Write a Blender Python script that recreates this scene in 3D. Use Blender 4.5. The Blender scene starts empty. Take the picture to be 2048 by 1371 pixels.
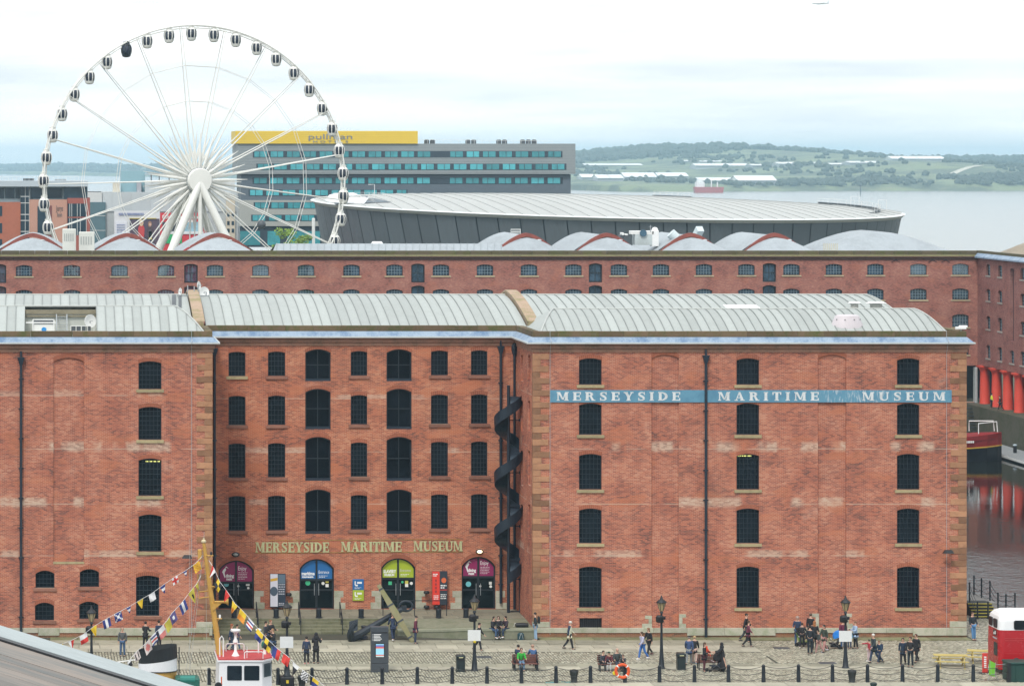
import bpy, bmesh, math, random
import numpy as np
from mathutils import Vector, Matrix
random.seed(7)
R = math.radians
PI = math.pi
SC = bpy.context.scene
COL = SC.collection

# ------------------------------------------------------------------ camera
F, V, H, CH = 6500.0, 100.0, 325.0, 29.2      # focal length, vanishing point and horizon in photo pixels, eye height in metres
def PX(px, Y): return (px - V) * Y / F
def PZ(py, Y): return CH - (py - H) * Y / F
def GY(py, z=0.0): return F * (CH - z) / (py - H)
def G(px, py, z=0.0):
    Y = GY(py, z); return (PX(px, Y), Y, z)
cam_d = bpy.data.cameras.new('camera')
cam = bpy.data.objects.new('camera', cam_d); COL.objects.link(cam)
cam.location = (0, 0, CH); cam.rotation_euler = (R(90), 0, 0)
cam_d.sensor_width = 36.0; cam_d.lens = F / 2048 * 36
cam_d.shift_x = (1024 - V) / 2048; cam_d.shift_y = -(685.5 - H) / 2048
cam_d.clip_start = 0.5; cam_d.clip_end = 40000
SC.camera = cam

# ------------------------------------------------------------------ overcast sky and sun
SUN_EL, SUN_AZ = 52, 205
w = bpy.data.worlds.new('World'); SC.world = w; w.use_nodes = True
nt = w.node_tree; nt.nodes.clear()
out = nt.nodes.new('ShaderNodeOutputWorld'); bg = nt.nodes.new('ShaderNodeBackground')
sky = nt.nodes.new('ShaderNodeTexSky'); sky.sky_type = 'NISHITA'; sky.sun_disc = False
sky.sun_elevation = R(SUN_EL); sky.sun_rotation = R(SUN_AZ); sky.air_density = 1.0; sky.dust_density = 3.0
mulsky = nt.nodes.new('ShaderNodeMixRGB'); mulsky.blend_type = 'MULTIPLY'; mulsky.inputs[0].default_value = 1
mulsky.inputs[2].default_value = (0.10, 0.10, 0.10, 1)
tc = nt.nodes.new('ShaderNodeTexCoord'); mp = nt.nodes.new('ShaderNodeMapping'); mp.inputs['Scale'].default_value = (3, 3, 34)
nz = nt.nodes.new('ShaderNodeTexNoise'); nz.inputs['Scale'].default_value = 1.6; nz.inputs['Detail'].default_value = 5; nz.inputs['Roughness'].default_value = .55
cr = nt.nodes.new('ShaderNodeValToRGB')
cr.color_ramp.elements[0].position = .36; cr.color_ramp.elements[0].color = (.62, .675, .705, 1)
cr.color_ramp.elements[1].position = .62; cr.color_ramp.elements[1].color = (.98, .985, .975, 1)
mx = nt.nodes.new('ShaderNodeMixRGB'); mx.inputs[0].default_value = .90
L = nt.links.new
L(sky.outputs[0], mulsky.inputs[1]); L(tc.outputs['Generated'], mp.inputs[0]); L(mp.outputs[0], nz.inputs['Vector'])
L(nz.outputs['Fac'], cr.inputs[0]); L(mulsky.outputs[0], mx.inputs[1]); L(cr.outputs[0], mx.inputs[2]); L(mx.outputs[0], bg.inputs[0])
L(bg.outputs[0], out.inputs[0]); bg.inputs[1].default_value = 1.0
sun_d = bpy.data.lights.new('sun', 'SUN'); sun_d.energy = 1.5; sun_d.angle = R(14); sun_d.color = (1, .97, .92)
sun = bpy.data.objects.new('sun', sun_d); COL.objects.link(sun)
sun.location = (-60, -60, 120)
sun.rotation_euler = (R(90 - SUN_EL), 0, R(-25))       # light from behind the camera and a little from its left
vs = SC.view_settings; vs.view_transform = 'Standard'; vs.look = 'None'; vs.exposure = 0.6; vs.gamma = 1.0; vs.use_curve_mapping = False
SC.cycles.use_denoising = True; SC.cycles.denoising_prefilter = 'ACCURATE'
SC.cycles.max_bounces = 6; SC.cycles.diffuse_bounces = 3; SC.cycles.glossy_bounces = 3; SC.cycles.transparent_max_bounces = 12
SC.cycles.volume_bounces = 1; SC.cycles.sample_clamp_indirect = 6
SC.cycles.caustics_reflective = False; SC.cycles.caustics_refractive = False

# ------------------------------------------------------------------ materials
MATS = {}
def _nodes(name):
    m = bpy.data.materials.new(name); m.use_nodes = True
    t = m.node_tree; b = t.nodes['Principled BSDF']
    return m, t, b
def lk(t, a, b): t.links.new(a, b)
def node(t, typ, **kw):
    n = t.nodes.new(typ)
    for k, v in kw.items(): setattr(n, k, v)
    return n
def mathn(t, op, a, b=None, c=None, clamp=False):
    n = t.nodes.new('ShaderNodeMath'); n.operation = op; n.use_clamp = clamp
    for i, x in enumerate((a, b, c)):
        if x is None: continue
        if isinstance(x, (int, float)): n.inputs[i].default_value = x
        else: t.links.new(x, n.inputs[i])
    return n.outputs[0]
def mixc(t, fac, a, b, mode='MIX'):
    n = t.nodes.new('ShaderNodeMixRGB'); n.blend_type = mode
    for i, x in enumerate((fac, a, b)):
        if isinstance(x, (int, float)): n.inputs[i].default_value = x
        elif isinstance(x, (tuple, list)): n.inputs[i].default_value = (*x[:3], 1)
        else: t.links.new(x, n.inputs[i])
    return n.outputs[0]
def sstep(t, v, a, b):
    n = t.nodes.new('ShaderNodeMapRange'); n.interpolation_type = 'SMOOTHSTEP'
    t.links.new(v, n.inputs[0]); n.inputs[1].default_value = a; n.inputs[2].default_value = b
    return n.outputs[0]
def noise(t, vec, scale, detail=3, rough=.55, dist=0.0):
    n = t.nodes.new('ShaderNodeTexNoise'); t.links.new(vec, n.inputs['Vector'])
    n.inputs['Scale'].default_value = scale; n.inputs['Detail'].default_value = detail
    n.inputs['Roughness'].default_value = rough; n.inputs['Distortion'].default_value = dist
    return n.outputs['Fac']
def coords(t, rnd=True):
    tcn = t.nodes.new('ShaderNodeTexCoord')
    if not rnd: return tcn.outputs['Object']
    oi = t.nodes.new('ShaderNodeObjectInfo')
    v = t.nodes.new('ShaderNodeVectorMath'); v.operation = 'ADD'
    t.links.new(tcn.outputs['Object'], v.inputs[0])
    s = mathn(t, 'MULTIPLY', oi.outputs['Random'], 37.0)
    t.links.new(s, v.inputs[1])
    return v.outputs[0]
def M(name, col=None, rough=.7, metal=0.0, var=.12, scale=3.0, objvar=0.0, bump=0.0, bscale=30.0, col2=None, stretch=None, emit=None, spec=None, alpha=None):
    """weathered paint, stone or metal: base colour with noise, a second colour in patches, per-object variation"""
    if name in MATS: return MATS[name]
    m, t, b = _nodes(name); MATS[name] = m
    b.inputs['Roughness'].default_value = rough; b.inputs['Metallic'].default_value = metal
    if spec is not None: b.inputs['Specular IOR Level'].default_value = spec
    cv = coords(t)
    if stretch:
        mpn = node(t, 'ShaderNodeMapping'); mpn.inputs['Scale'].default_value = stretch; lk(t, cv, mpn.inputs[0]); cv = mpn.outputs[0]
    n1 = noise(t, cv, scale, 5, .6)
    n2 = noise(t, cv, scale * 7.3, 3, .6)
    f = mathn(t, 'ADD', mathn(t, 'MULTIPLY', n1, .7), mathn(t, 'MULTIPLY', n2, .3))
    c2 = col2 if col2 else tuple(x * .55 for x in col)
    base = mixc(t, mathn(t, 'MULTIPLY', sstep(t, f, .40, .68), min(1, var * 3 if not col2 else 1.0)), col, c2)
    if not col2:
        val = mathn(t, 'MULTIPLY_ADD', f, var * 1.6, 1 - var * .8)
        base = mixc(t, 1.0, base, _grey(t, val), 'MULTIPLY')
    if objvar:
        oi = node(t, 'ShaderNodeObjectInfo')
        val = mathn(t, 'MULTIPLY_ADD', oi.outputs['Random'], 2 * objvar, 1 - objvar)
        base = mixc(t, 1.0, base, _grey(t, val), 'MULTIPLY')
    lk(t, base, b.inputs['Base Color'])
    lk(t, mathn(t, 'MULTIPLY_ADD', n2, .25, max(0.02, rough - .12), clamp=True), b.inputs['Roughness'])
    if emit:
        lk(t, base, b.inputs['Emission Color']); b.inputs['Emission Strength'].default_value = emit
    if bump:
        bn = node(t, 'ShaderNodeBump'); bn.inputs['Strength'].default_value = bump; bn.inputs['Distance'].default_value = .02
        lk(t, noise(t, cv, bscale, 4, .6), bn.inputs['Height']); lk(t, bn.outputs[0], b.inputs['Normal'])
    return m
def _grey(t, v):
    n = t.nodes.new('ShaderNodeCombineColor')
    for i in range(3): t.links.new(v, n.inputs[i])
    return n.outputs[0]

def brick_mat(name, reds, mortar, bands=(), tint=(1, 1, 1), seed=0.0, pale=.5, bw=.235, bh=.078, ms=.010, fresh=.5, moss=None):
    """brickwork: single bricks of several firings, mortar courses, repaired patches, pale lime washed out below floor levels"""
    if name in MATS: return MATS[name]
    m, t, b = _nodes(name); MATS[name] = m
    b.inputs['Roughness'].default_value = .88
    tcn = node(t, 'ShaderNodeTexCoord'); sp = node(t, 'ShaderNodeSeparateXYZ'); lk(t, tcn.outputs['Object'], sp.inputs[0])
    u = mathn(t, 'ADD', sp.outputs[0], mathn(t, 'MULTIPLY_ADD', sp.outputs[1], 1.0, seed)); v = sp.outputs[2]
    cb = node(t, 'ShaderNodeCombineXYZ'); lk(t, u, cb.inputs[0]); lk(t, v, cb.inputs[1]); uv = cb.outputs[0]
    row = mathn(t, 'FLOOR', mathn(t, 'DIVIDE', v, bh))
    par = mathn(t, 'MODULO', row, 2.0)
    ub = mathn(t, 'ADD', mathn(t, 'DIVIDE', u, bw), mathn(t, 'MULTIPLY', mathn(t, 'ABSOLUTE', par), .5))
    cid = node(t, 'ShaderNodeCombineXYZ'); lk(t, mathn(t, 'FLOOR', ub), cid.inputs[0]); lk(t, row, cid.inputs[1])
    wn = node(t, 'ShaderNodeTexWhiteNoise'); wn.noise_dimensions = '2D'; lk(t, cid.outputs[0], wn.inputs['Vector'])
    fu = mathn(t, 'FRACT', ub); fv = mathn(t, 'FRACT', mathn(t, 'DIVIDE', v, bh))
    du = mathn(t, 'MULTIPLY', mathn(t, 'MINIMUM', fu, mathn(t, 'SUBTRACT', 1.0, fu)), bw)
    dv = mathn(t, 'MULTIPLY', mathn(t, 'MINIMUM', fv, mathn(t, 'SUBTRACT', 1.0, fv)), bh)
    dm = mathn(t, 'MINIMUM', du, dv)
    mort = mathn(t, 'LESS_THAN', dm, ms * .5 + .001)
    n_big = noise(t, uv, .16, 4, .6); n_mid = noise(t, uv, .55, 2.5, .5); n_sm = noise(t, uv, 3.2, 3, .6)
    # brick tone: random per brick, shifted by slow drifts
    tone = mathn(t, 'ADD', mathn(t, 'MULTIPLY', wn.outputs['Value'], .66), mathn(t, 'MULTIPLY_ADD', n_mid, 1.15, -.37))
    ramp = node(t, 'ShaderNodeValToRGB'); e = ramp.color_ramp.elements
    pos = [0.0, .3, .55, .8, 1.0]
    e[0].position = 0; e[0].color = (*reds[0], 1); e[1].position = 1; e[1].color = (*reds[4], 1)
    for p, c in zip(pos[1:4], reds[1:4]):
        x = e.new(p); x.color = (*c, 1)
    lk(t, tone, ramp.inputs[0]); col = ramp.outputs[0]
    # fresh orange repairs
    cbr = node(t, 'ShaderNodeMapping'); lk(t, uv, cbr.inputs[0]); cbr.inputs['Scale'].default_value = (.45, .9, 1); cbr.inputs['Location'].default_value = (seed + 9, 4, 0)
    nf = noise(t, cbr.outputs[0], .9, 1.5, .4)
    col = mixc(t, mathn(t, 'MULTIPLY', sstep(t, nf, .60, .66), fresh), col, (.50, .150, .065))
    # sooty drifts
    col = mixc(t, mathn(t, 'MULTIPLY', sstep(t, n_big, .56, .74), .30), col, (.12, .060, .048))
    # mortar: pale where it has washed out
    mfac = mathn(t, 'MULTIPLY', mort, mathn(t, 'MULTIPLY_ADD', sstep(t, n_mid, .36, .62), .45, .55))
    col = mixc(t, mfac, col, mortar)
    # pale bands under the floor levels
    for (z, hw, amt, frq) in bands:
        dz = mathn(t, 'ABSOLUTE', mathn(t, 'SUBTRACT', v, z))
        wob = mathn(t, 'MULTIPLY_ADD', n_sm, hw * .8, -hw * .4)
        bm = mathn(t, 'SUBTRACT', 1.0, sstep(t, mathn(t, 'ADD', dz, wob), hw * .35, hw))
        mpb = node(t, 'ShaderNodeMapping'); lk(t, uv, mpb.inputs[0]); mpb.inputs['Location'].default_value = (z * 3.1 + seed, 0, 0); mpb.inputs['Scale'].default_value = (1, .15, 1)
        nb = noise(t, mpb.outputs[0], frq, 3, .6)
        msk = mathn(t, 'MULTIPLY', mathn(t, 'MULTIPLY', bm, sstep(t, nb, .50, .57)), amt)
        msk = mathn(t, 'MULTIPLY', msk, mathn(t, 'MULTIPLY_ADD', mort, .45, mathn(t, 'MULTIPLY_ADD', wn.outputs['Value'], .5, .30)))
        col = mixc(t, mathn(t, 'MINIMUM', msk, 1.0), col, (.60, .47, .36))
        ln = mathn(t, 'MULTIPLY', mathn(t, 'LESS_THAN', mathn(t, 'ABSOLUTE', mathn(t, 'SUBTRACT', v, z - .12)), .028), mathn(t, 'MULTIPLY', sstep(t, noise(t, mpb.outputs[0], .35, 2, .5), .42, .56), .55))
        col = mixc(t, ln, col, (.58, .46, .36))
    # scattered lime bloom
    col = mixc(t, mathn(t, 'MULTIPLY', sstep(t, noise(t, uv, .42, 4, .7), .60, .80), pale), col, (.52, .36, .28))
    if moss:
        zz = mathn(t, 'SUBTRACT', 1.0, sstep(t, mathn(t, 'ADD', v, mathn(t, 'MULTIPLY', n_sm, .5)), moss[0], moss[1]))
        col = mixc(t, mathn(t, 'MULTIPLY', zz, .7), col, (.16, .135, .06))
    col = mixc(t, 1.0, col, tint, 'MULTIPLY')
    lk(t, col, b.inputs['Base Color'])
    bn = node(t, 'ShaderNodeBump'); bn.inputs['Strength'].default_value = .6; bn.inputs['Distance'].default_value = .012
    lk(t, mathn(t, 'MULTIPLY_ADD', mort, -1.0, mathn(t, 'MULTIPLY', wn.outputs['Value'], .5)), bn.inputs['Height']); lk(t, bn.outputs[0], b.inputs['Normal'])
    return m

def glass_mat(name, tint, clear=.35, rough=.06, var=.5):
    """window glass: partly see-through into a dim room, the rest a dim reflection"""
    if name in MATS: return MATS[name]
    m, t, b = _nodes(name); MATS[name] = m
    cv = coords(t)
    n = noise(t, cv, .9, 3, .6)
    base = mixc(t, mathn(t, 'MULTIPLY', sstep(t, n, .45, .65), var), tint, tuple(x * 2.2 + .004 for x in tint))
    lk(t, base, b.inputs['Base Color']); b.inputs['Roughness'].default_value = rough; b.inputs['Specular IOR Level'].default_value = .22
    bn = node(t, 'ShaderNodeBump'); bn.inputs['Strength'].default_value = .08; bn.inputs['Distance'].default_value = .05
    lk(t, noise(t, cv, 1.3, 2, .5), bn.inputs['Height']); lk(t, bn.outputs[0], b.inputs['Normal'])
    tr = node(t, 'ShaderNodeBsdfTransparent'); tr.inputs[0].default_value = (.62, .72, .74, 1)
    ms = node(t, 'ShaderNodeMixShader'); ms.inputs[0].default_value = clear
    lk(t, b.outputs[0], ms.inputs[1]); lk(t, tr.outputs[0], ms.inputs[2])
    lk(t, ms.outputs[0], t.nodes['Material Output'].inputs[0])
    return m

# ------------------------------------------------------------------ mesh builder
class MB:
    def __init__(s): s.v = []; s.f = []; s.m = []
    def add(s, vs, fs, m=0):
        o = len(s.v); s.v.extend(tuple(p) for p in vs)
        for f in fs: s.f.append(tuple(i + o for i in f)); s.m.append(m)
        return s
    def quad(s, a, b, c, d, m=0): return s.add([a, b, c, d], [(0, 1, 2, 3)], m)
    def poly(s, pts, m=0): return s.add(pts, [tuple(range(len(pts)))], m)
    def box(s, x0, x1, y0, y1, z0, z1, m=0):
        return s.add([(x0,y0,z0),(x1,y0,z0),(x1,y1,z0),(x0,y1,z0),(x0,y0,z1),(x1,y0,z1),(x1,y1,z1),(x0,y1,z1)],
                     [(0,3,2,1),(4,5,6,7),(0,1,5,4),(1,2,6,5),(2,3,7,6),(3,0,4,7)], m)
    def cbox(s, c, sx, sy, sz, m=0): return s.box(c[0]-sx/2, c[0]+sx/2, c[1]-sy/2, c[1]+sy/2, c[2]-sz/2, c[2]+sz/2, m)
    def bev(s, x0, x1, y0, y1, z0, z1, e=.02, m=0):
        """box with chamfered upright and top edges"""
        e = min(e, (x1-x0)*.45, (y1-y0)*.45, (z1-z0)*.45)
        def ring(x0, x1, y0, y1, z, e): return [(x0+e,y0,z),(x1-e,y0,z),(x1,y0+e,z),(x1,y1-e,z),(x1-e,y1,z),(x0+e,y1,z),(x0,y1-e,z),(x0,y0+e,z)]
        A = ring(x0,x1,y0,y1,z0,e); B = ring(x0,x1,y0,y1,z1-e,e); C = ring(x0+e,x1-e,y0+e,y1-e,z1,e*.6)
        fs = [tuple(range(7,-1,-1)), tuple(range(16,24))]
        for k in (0, 8):
            for i in range(8): fs.append((k+i, k+(i+1)%8, k+8+(i+1)%8, k+8+i))
        return s.add(A+B+C, fs, m)
    def prism(s, pts, fn, d0, d1, m=0):
        """2D outline pts through fn(u,v,w) from depth d0 to d1"""
        n = len(pts)
        vs = [fn(u, v, d0) for u, v in pts] + [fn(u, v, d1) for u, v in pts]
        fs = [tuple(range(n)), tuple(range(2*n-1, n-1, -1))] + [(i, n+i, n+(i+1)%n, (i+1)%n) for i in range(n)]
        return s.add(vs, fs, m)
    def tube(s, pts, r, n=8, m=0, cap=True):
        pts = [Vector(p) for p in pts]; k = len(pts)
        rs = r if isinstance(r, (list, tuple)) else [r]*k
        o = len(s.v); prev = None
        for i, p in enumerate(pts):
            d = (pts[min(i+1,k-1)] - pts[max(i-1,0)])
            d = d.normalized() if d.length > 1e-9 else Vector((0,0,1))
            if prev is None:
                a = Vector((0,0,1)) if abs(d.z) < .9 else Vector((1,0,0)); x = d.cross(a).normalized()
            else:
                x = (prev - d*prev.dot(d)); x = x.normalized() if x.length > 1e-6 else d.orthogonal().normalized()
            prev = x; y = d.cross(x)
            for j in range(n):
                q = 2*PI*(j+.5)/n
                s.v.append(tuple(p + (x*math.cos(q) + y*math.sin(q))*rs[i]))
        for i in range(k-1):
            for j in range(n):
                s.f.append((o+i*n+j, o+i*n+(j+1)%n, o+(i+1)*n+(j+1)%n, o+(i+1)*n+j)); s.m.append(m)
        if cap:
            s.f.append(tuple(o+j for j in range(n-1,-1,-1))); s.m.append(m)
            s.f.append(tuple(o+(k-1)*n+j for j in range(n))); s.m.append(m)
        return s
    def lathe(s, prof, n=12, c=(0,0,0), m=0, ax='z', sx=1, sy=1, cap=True):
        o = len(s.v); k = len(prof)
        for r, z in prof:
            for j in range(n):
                q = 2*PI*j/n; a, b = r*math.cos(q)*sx, r*math.sin(q)*sy
                p = (a,b,z) if ax=='z' else ((z,a,b) if ax=='x' else (a,z,b))
                s.v.append((p[0]+c[0], p[1]+c[1], p[2]+c[2]))
        for i in range(k-1):
            for j in range(n):
                s.f.append((o+i*n+j, o+i*n+(j+1)%n, o+(i+1)*n+(j+1)%n, o+(i+1)*n+j)); s.m.append(m)
        if cap:
            s.f.append(tuple(o+j for j in range(n-1,-1,-1))); s.m.append(m); s.f.append(tuple(o+(k-1)*n+j for j in range(n))); s.m.append(m)
        return s
    def ball(s, c, rx, ry, rz, n=10, k=7, m=0):
        prof = [(max(.001, math.sin(PI*i/k)), -math.cos(PI*i/k)) for i in range(k+1)]
        o = len(s.v); s.lathe(prof, n, (0,0,0), m)
        for i in range(o, len(s.v)):
            x,y,z = s.v[i]; s.v[i] = (c[0]+x*rx, c[1]+y*ry, c[2]+z*rz)
        return s
    def bar(s, a, b, w, h, m=0, up=(0,0,1)):
        a, b = Vector(a), Vector(b); d = (b-a).normalized(); up = Vector(up)
        x = d.cross(up); x = x.normalized() if x.length > 1e-5 else d.orthogonal().normalized(); y = x.cross(d)
        vs = [p + x*i*w/2 + y*j*h/2 for p in (a, b) for i, j in ((-1,-1),(1,-1),(1,1),(-1,1))]
        return s.add(vs, [(0,3,2,1),(4,5,6,7),(0,1,5,4),(1,2,6,5),(2,3,7,6),(3,0,4,7)], m)
    def move(s, d, o=0):
        s.v[o:] = [(x+d[0], y+d[1], z+d[2]) for x,y,z in s.v[o:]]; return s
    def mesh(s, name, mats, smooth=False, org=(0,0,0)):
        me = bpy.data.meshes.new(name)
        vs = s.v if not any(org) else [(x-org[0], y-org[1], z-org[2]) for x,y,z in s.v]
        me.from_pydata(vs, [], s.f)
        for mt in (mats if isinstance(mats, (list, tuple)) else [mats]): me.materials.append(mt)
        if any(s.m): me.polygons.foreach_set('material_index', s.m)
        if smooth: me.polygons.foreach_set('use_smooth', [True]*len(s.f)); me.set_sharp_from_angle(angle=R(40))
        me.update(); return me
ORG = {}
def worg(o):
    v = Vector((0,0,0))
    while o is not None: v += Vector(o.location); o = o.parent
    return v
def link(name, me, parent=None, loc=(0,0,0)):
    o = bpy.data.objects.new(name, me); COL.objects.link(o); o.location = loc
    if parent is not None: o.parent = parent
    return o
def tag(o, label=None, cat=None, group=None, kind=None):
    if label: o['label'] = label
    if cat: o['category'] = cat
    if group: o['group'] = group
    if kind: o['kind'] = kind
    return o
def thing(name, label, cat, loc=(0,0,0), rz=0.0, group=None):
    o = bpy.data.objects.new(name, None); COL.objects.link(o); o.empty_display_size = .2
    o.location = loc; o.rotation_euler = (0,0,rz)
    return tag(o, label, cat, group)
def part(name, mb, mats, parent, smooth=False, world=True):
    """a part whose mesh is given in world coordinates (world=True) or in its thing's own"""
    org = worg(parent) if world else (0,0,0)
    return link(name, mb.mesh(name, mats, smooth, org), parent)
def single(name, mb, mats, label=None, cat=None, group=None, kind=None, smooth=False, loc=(0,0,0)):
    o = link(name, mb.mesh(name, mats, smooth, loc), None, loc)
    return tag(o, label, cat, group, kind)
def copy_tree(o, parent=None):
    c = o.copy(); COL.objects.link(c); c.parent = parent
    for ch in list(o.children): copy_tree(ch, c)
    return c

# a wall sheet with arched openings; fn maps (along, up, outward) to the world
def wall_sheet(mb, fn, u0, u1, v0, v1, ops, m=0, mrev=0, N=8):
    us = sorted({u0, u1, *[x for o in ops for x in (o[0], o[1])]}); us = [x for x in us if u0 <= x <= u1]
    for a, b in zip(us[:-1], us[1:]):
        mid = (a+b)/2
        inside = sorted([(o[2], o[3]) for o in ops if o[0] < mid < o[1]])
        z = v0
        for lo, hi in inside:
            if lo > z: mb.quad(fn(a,z,0), fn(b,z,0), fn(b,lo,0), fn(a,lo,0), m)
            z = max(z, hi)
        if z < v1: mb.quad(fn(a,z,0), fn(b,z,0), fn(b,v1,0), fn(a,v1,0), m)
    for o in ops:
        ua, ub, va, vb, rise, dep = o[:6]
        pts = arch_pts(ua, ub, vb, rise, N)
        if rise > 0:
            for (p, q) in zip(pts[:-1], pts[1:]):
                mb.quad(fn(p[0],p[1],0), fn(q[0],q[1],0), fn(q[0],vb+1e-4,0), fn(p[0],vb+1e-4,0), m)
        out = [(ua,va)] + pts + [(ub,va)]
        for p, q in zip(out, out[1:]+out[:1]):
            mb.quad(fn(p[0],p[1],0), fn(q[0],q[1],0), fn(q[0],q[1],-dep), fn(p[0],p[1],-dep), mrev)
def arch_pts(ua, ub, vb, rise, N=8):
    if rise <= 0: return [(ua,vb),(ub,vb)]
    w_ = (ub-ua)/2; rad = (w_*w_+rise*rise)/(2*rise); c = (ua+ub)/2; zc = vb-rad
    a0 = math.asin(min(1, w_/rad))
    return [(c+rad*math.sin(-a0+2*a0*i/N), zc+rad*math.cos(-a0+2*a0*i/N)) for i in range(N+1)]
def ring_prism(mb, fn, outer, inner, d0, d1, m=0):
    n = len(outer)
    for i in range(n):
        j = (i+1) % n
        O0,O1,I0,I1 = outer[i],outer[j],inner[i],inner[j]
        mb.quad(fn(*O0,d1), fn(*O1,d1), fn(*I1,d1), fn(*I0,d1), m)
        mb.quad(fn(*I0,d0), fn(*I1,d0), fn(*I1,d1), fn(*I0,d1), m)
        mb.quad(fn(*O0,d0), fn(*O1,d0), fn(*O1,d1), fn(*O0,d1), m)
def text_mesh(body, size, extrude=.004, bold=0.0, xs=1.0):
    """flat lettering from Blender's built-in face, upright in the xz plane, facing -y"""
    c = bpy.data.curves.new('lettering', 'FONT'); c.body = body; c.size = size; c.extrude = extrude; c.offset = bold
    c.align_x = 'LEFT'; c.resolution_u = 3
    o = bpy.data.objects.new('lettering_tmp', c); COL.objects.link(o)
    dg = bpy.context.evaluated_depsgraph_get(); dg.update()
    me = bpy.data.meshes.new_from_object(o.evaluated_get(dg))
    me.transform(Matrix.Rotation(R(90), 4, 'X') @ Matrix.Diagonal((xs,1,1,1)))
    bpy.data.objects.remove(o); bpy.data.curves.remove(c)
    return me
def text_part(name, body, x0, x1, z0, h, y, mat, parent, extrude=.006, bold=0.0):
    """lettering fitted between x0 and x1 with cap height h, standing in the plane y"""
    me = text_mesh(body, h/.70, extrude, bold)
    xs = [v.co.x for v in me.vertices]; lo, hi = min(xs), max(xs)
    k = (x1-x0)/max(1e-6, hi-lo)
    me.transform(Matrix.Diagonal((k,1,1,1))); 
    me.materials.clear(); me.materials.append(mat)
    org = worg(parent)
    return link(name, me, parent, (x0-lo*k-org[0], y-org[1], z0-org[2]))

# ------------------------------------------------------------------ palette
REDS = [(.14,.050,.040), (.29,.084,.054), (.40,.115,.066), (.48,.150,.082), (.53,.225,.140)]
BANDS = [(11.72,.42,.95,.33), (8.32,.40,.95,.30), (5.15,.30,.75,.35), (15.0,.25,.5,.4)]
BRICK = brick_mat('brick_warehouse', REDS, (.55,.40,.30), BANDS, seed=0.0, pale=.45, moss=(.15,.75))
BRICK_REC = brick_mat('brick_recess', [(c[0]*1.02,c[1]*1.0,c[2]*.90) for c in REDS], (.54,.40,.28), [(14.3,.2,.7,.3),(10.9,.25,.8,.4),(7.6,.25,.7,.3)], seed=31.0, pale=.25, fresh=.75)
BRICK_BLIND = brick_mat('brick_blind', [tuple(x*.97 for x in c) for c in REDS], (.53,.38,.29), BANDS, seed=5.0, pale=.3, fresh=.7)
BRICK_FAR = brick_mat('brick_far', [(.13,.048,.042),(.26,.086,.066),(.33,.108,.080),(.38,.132,.095),(.43,.18,.13)], (.46,.33,.26), [], seed=12.0, pale=.2, fresh=.25)
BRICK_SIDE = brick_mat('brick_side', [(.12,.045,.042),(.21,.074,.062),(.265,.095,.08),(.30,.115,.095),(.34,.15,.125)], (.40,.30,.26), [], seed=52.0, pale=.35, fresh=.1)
HEADER = M('brick_header', (.36,.115,.062), .85, var=.3, scale=6, objvar=.12, bump=.3)
QUOIN = M('sandstone', (.36,.185,.10), .85, var=.25, scale=1.8, objvar=.38, bump=.35, bscale=14)
SILL = M('sill_stone', (.40,.33,.185), .85, var=.25, scale=2.5, objvar=.15, bump=.3)
SILL_RED = M('sill_red', (.27,.125,.085), .85, var=.25, scale=2.5, objvar=.2, bump=.3)
GRANITE = M('granite', (.44,.42,.34), .8, var=.22, scale=2.0, objvar=.14, bump=.3, col2=(.30,.32,.22))
COPING = M('coping_stone', (.15,.10,.058), .9, var=.3, scale=1.2, objvar=.25, bump=.5, bscale=9, col2=(.075,.085,.022))
LEAD = M('lead_sheet', (.29,.375,.475), .5, metal=.0, var=.25, scale=1.1, col2=(.11,.19,.32), stretch=(1,1,.2))
LEAD_EDGE = M('lead_edge', (.56,.60,.60), .55, var=.15, scale=2)
CORNICE = M('cornice_stone', (.36,.19,.13), .9, var=.35, scale=1.3, bump=.4, bscale=8, col2=(.20,.13,.085))
ROOF = M('roof_sheet', (.385,.415,.40), .55, var=.07, scale=.7, objvar=.10)
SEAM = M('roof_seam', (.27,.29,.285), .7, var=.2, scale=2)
ROOF_TRIM = M('roof_trim', (.46,.48,.46), .55, var=.1, scale=1)
IRON = M('black_iron', (.012,.018,.026), .42, var=.3, scale=4)
IRON_BLUE = M('blue_black_iron', (.014,.026,.042), .4, var=.3, scale=3)
FRAME = M('window_frame', (.008,.015,.022), .5, var=.25, scale=5)
BARS = M('glazing_bar', (.012,.022,.030), .5, var=.2, scale=5)
GLASS = glass_mat('window_glass', (.008,.016,.024), .38)
GLASS_BAY = glass_mat('bay_glass', (.004,.008,.013), .5, var=.9)
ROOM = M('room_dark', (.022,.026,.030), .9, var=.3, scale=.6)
TUBE = M('tube_light', (1,.86,.25), .5, emit=3.0, var=0.02)
WHITE = M('white_paint', (.80,.81,.80), .45, var=.05, scale=2)
WHITE_MT = M('white_metal', (.74,.75,.73), .45, var=.08, scale=2)
GREYM = M('grey_metal', (.34,.37,.39), .5, var=.15, scale=2)
DGREY = M('dark_grey_metal', (.075,.085,.095), .5, var=.15, scale=2)
BLACK = M('black_paint', (.014,.015,.018), .45, var=.2, scale=3)

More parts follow.
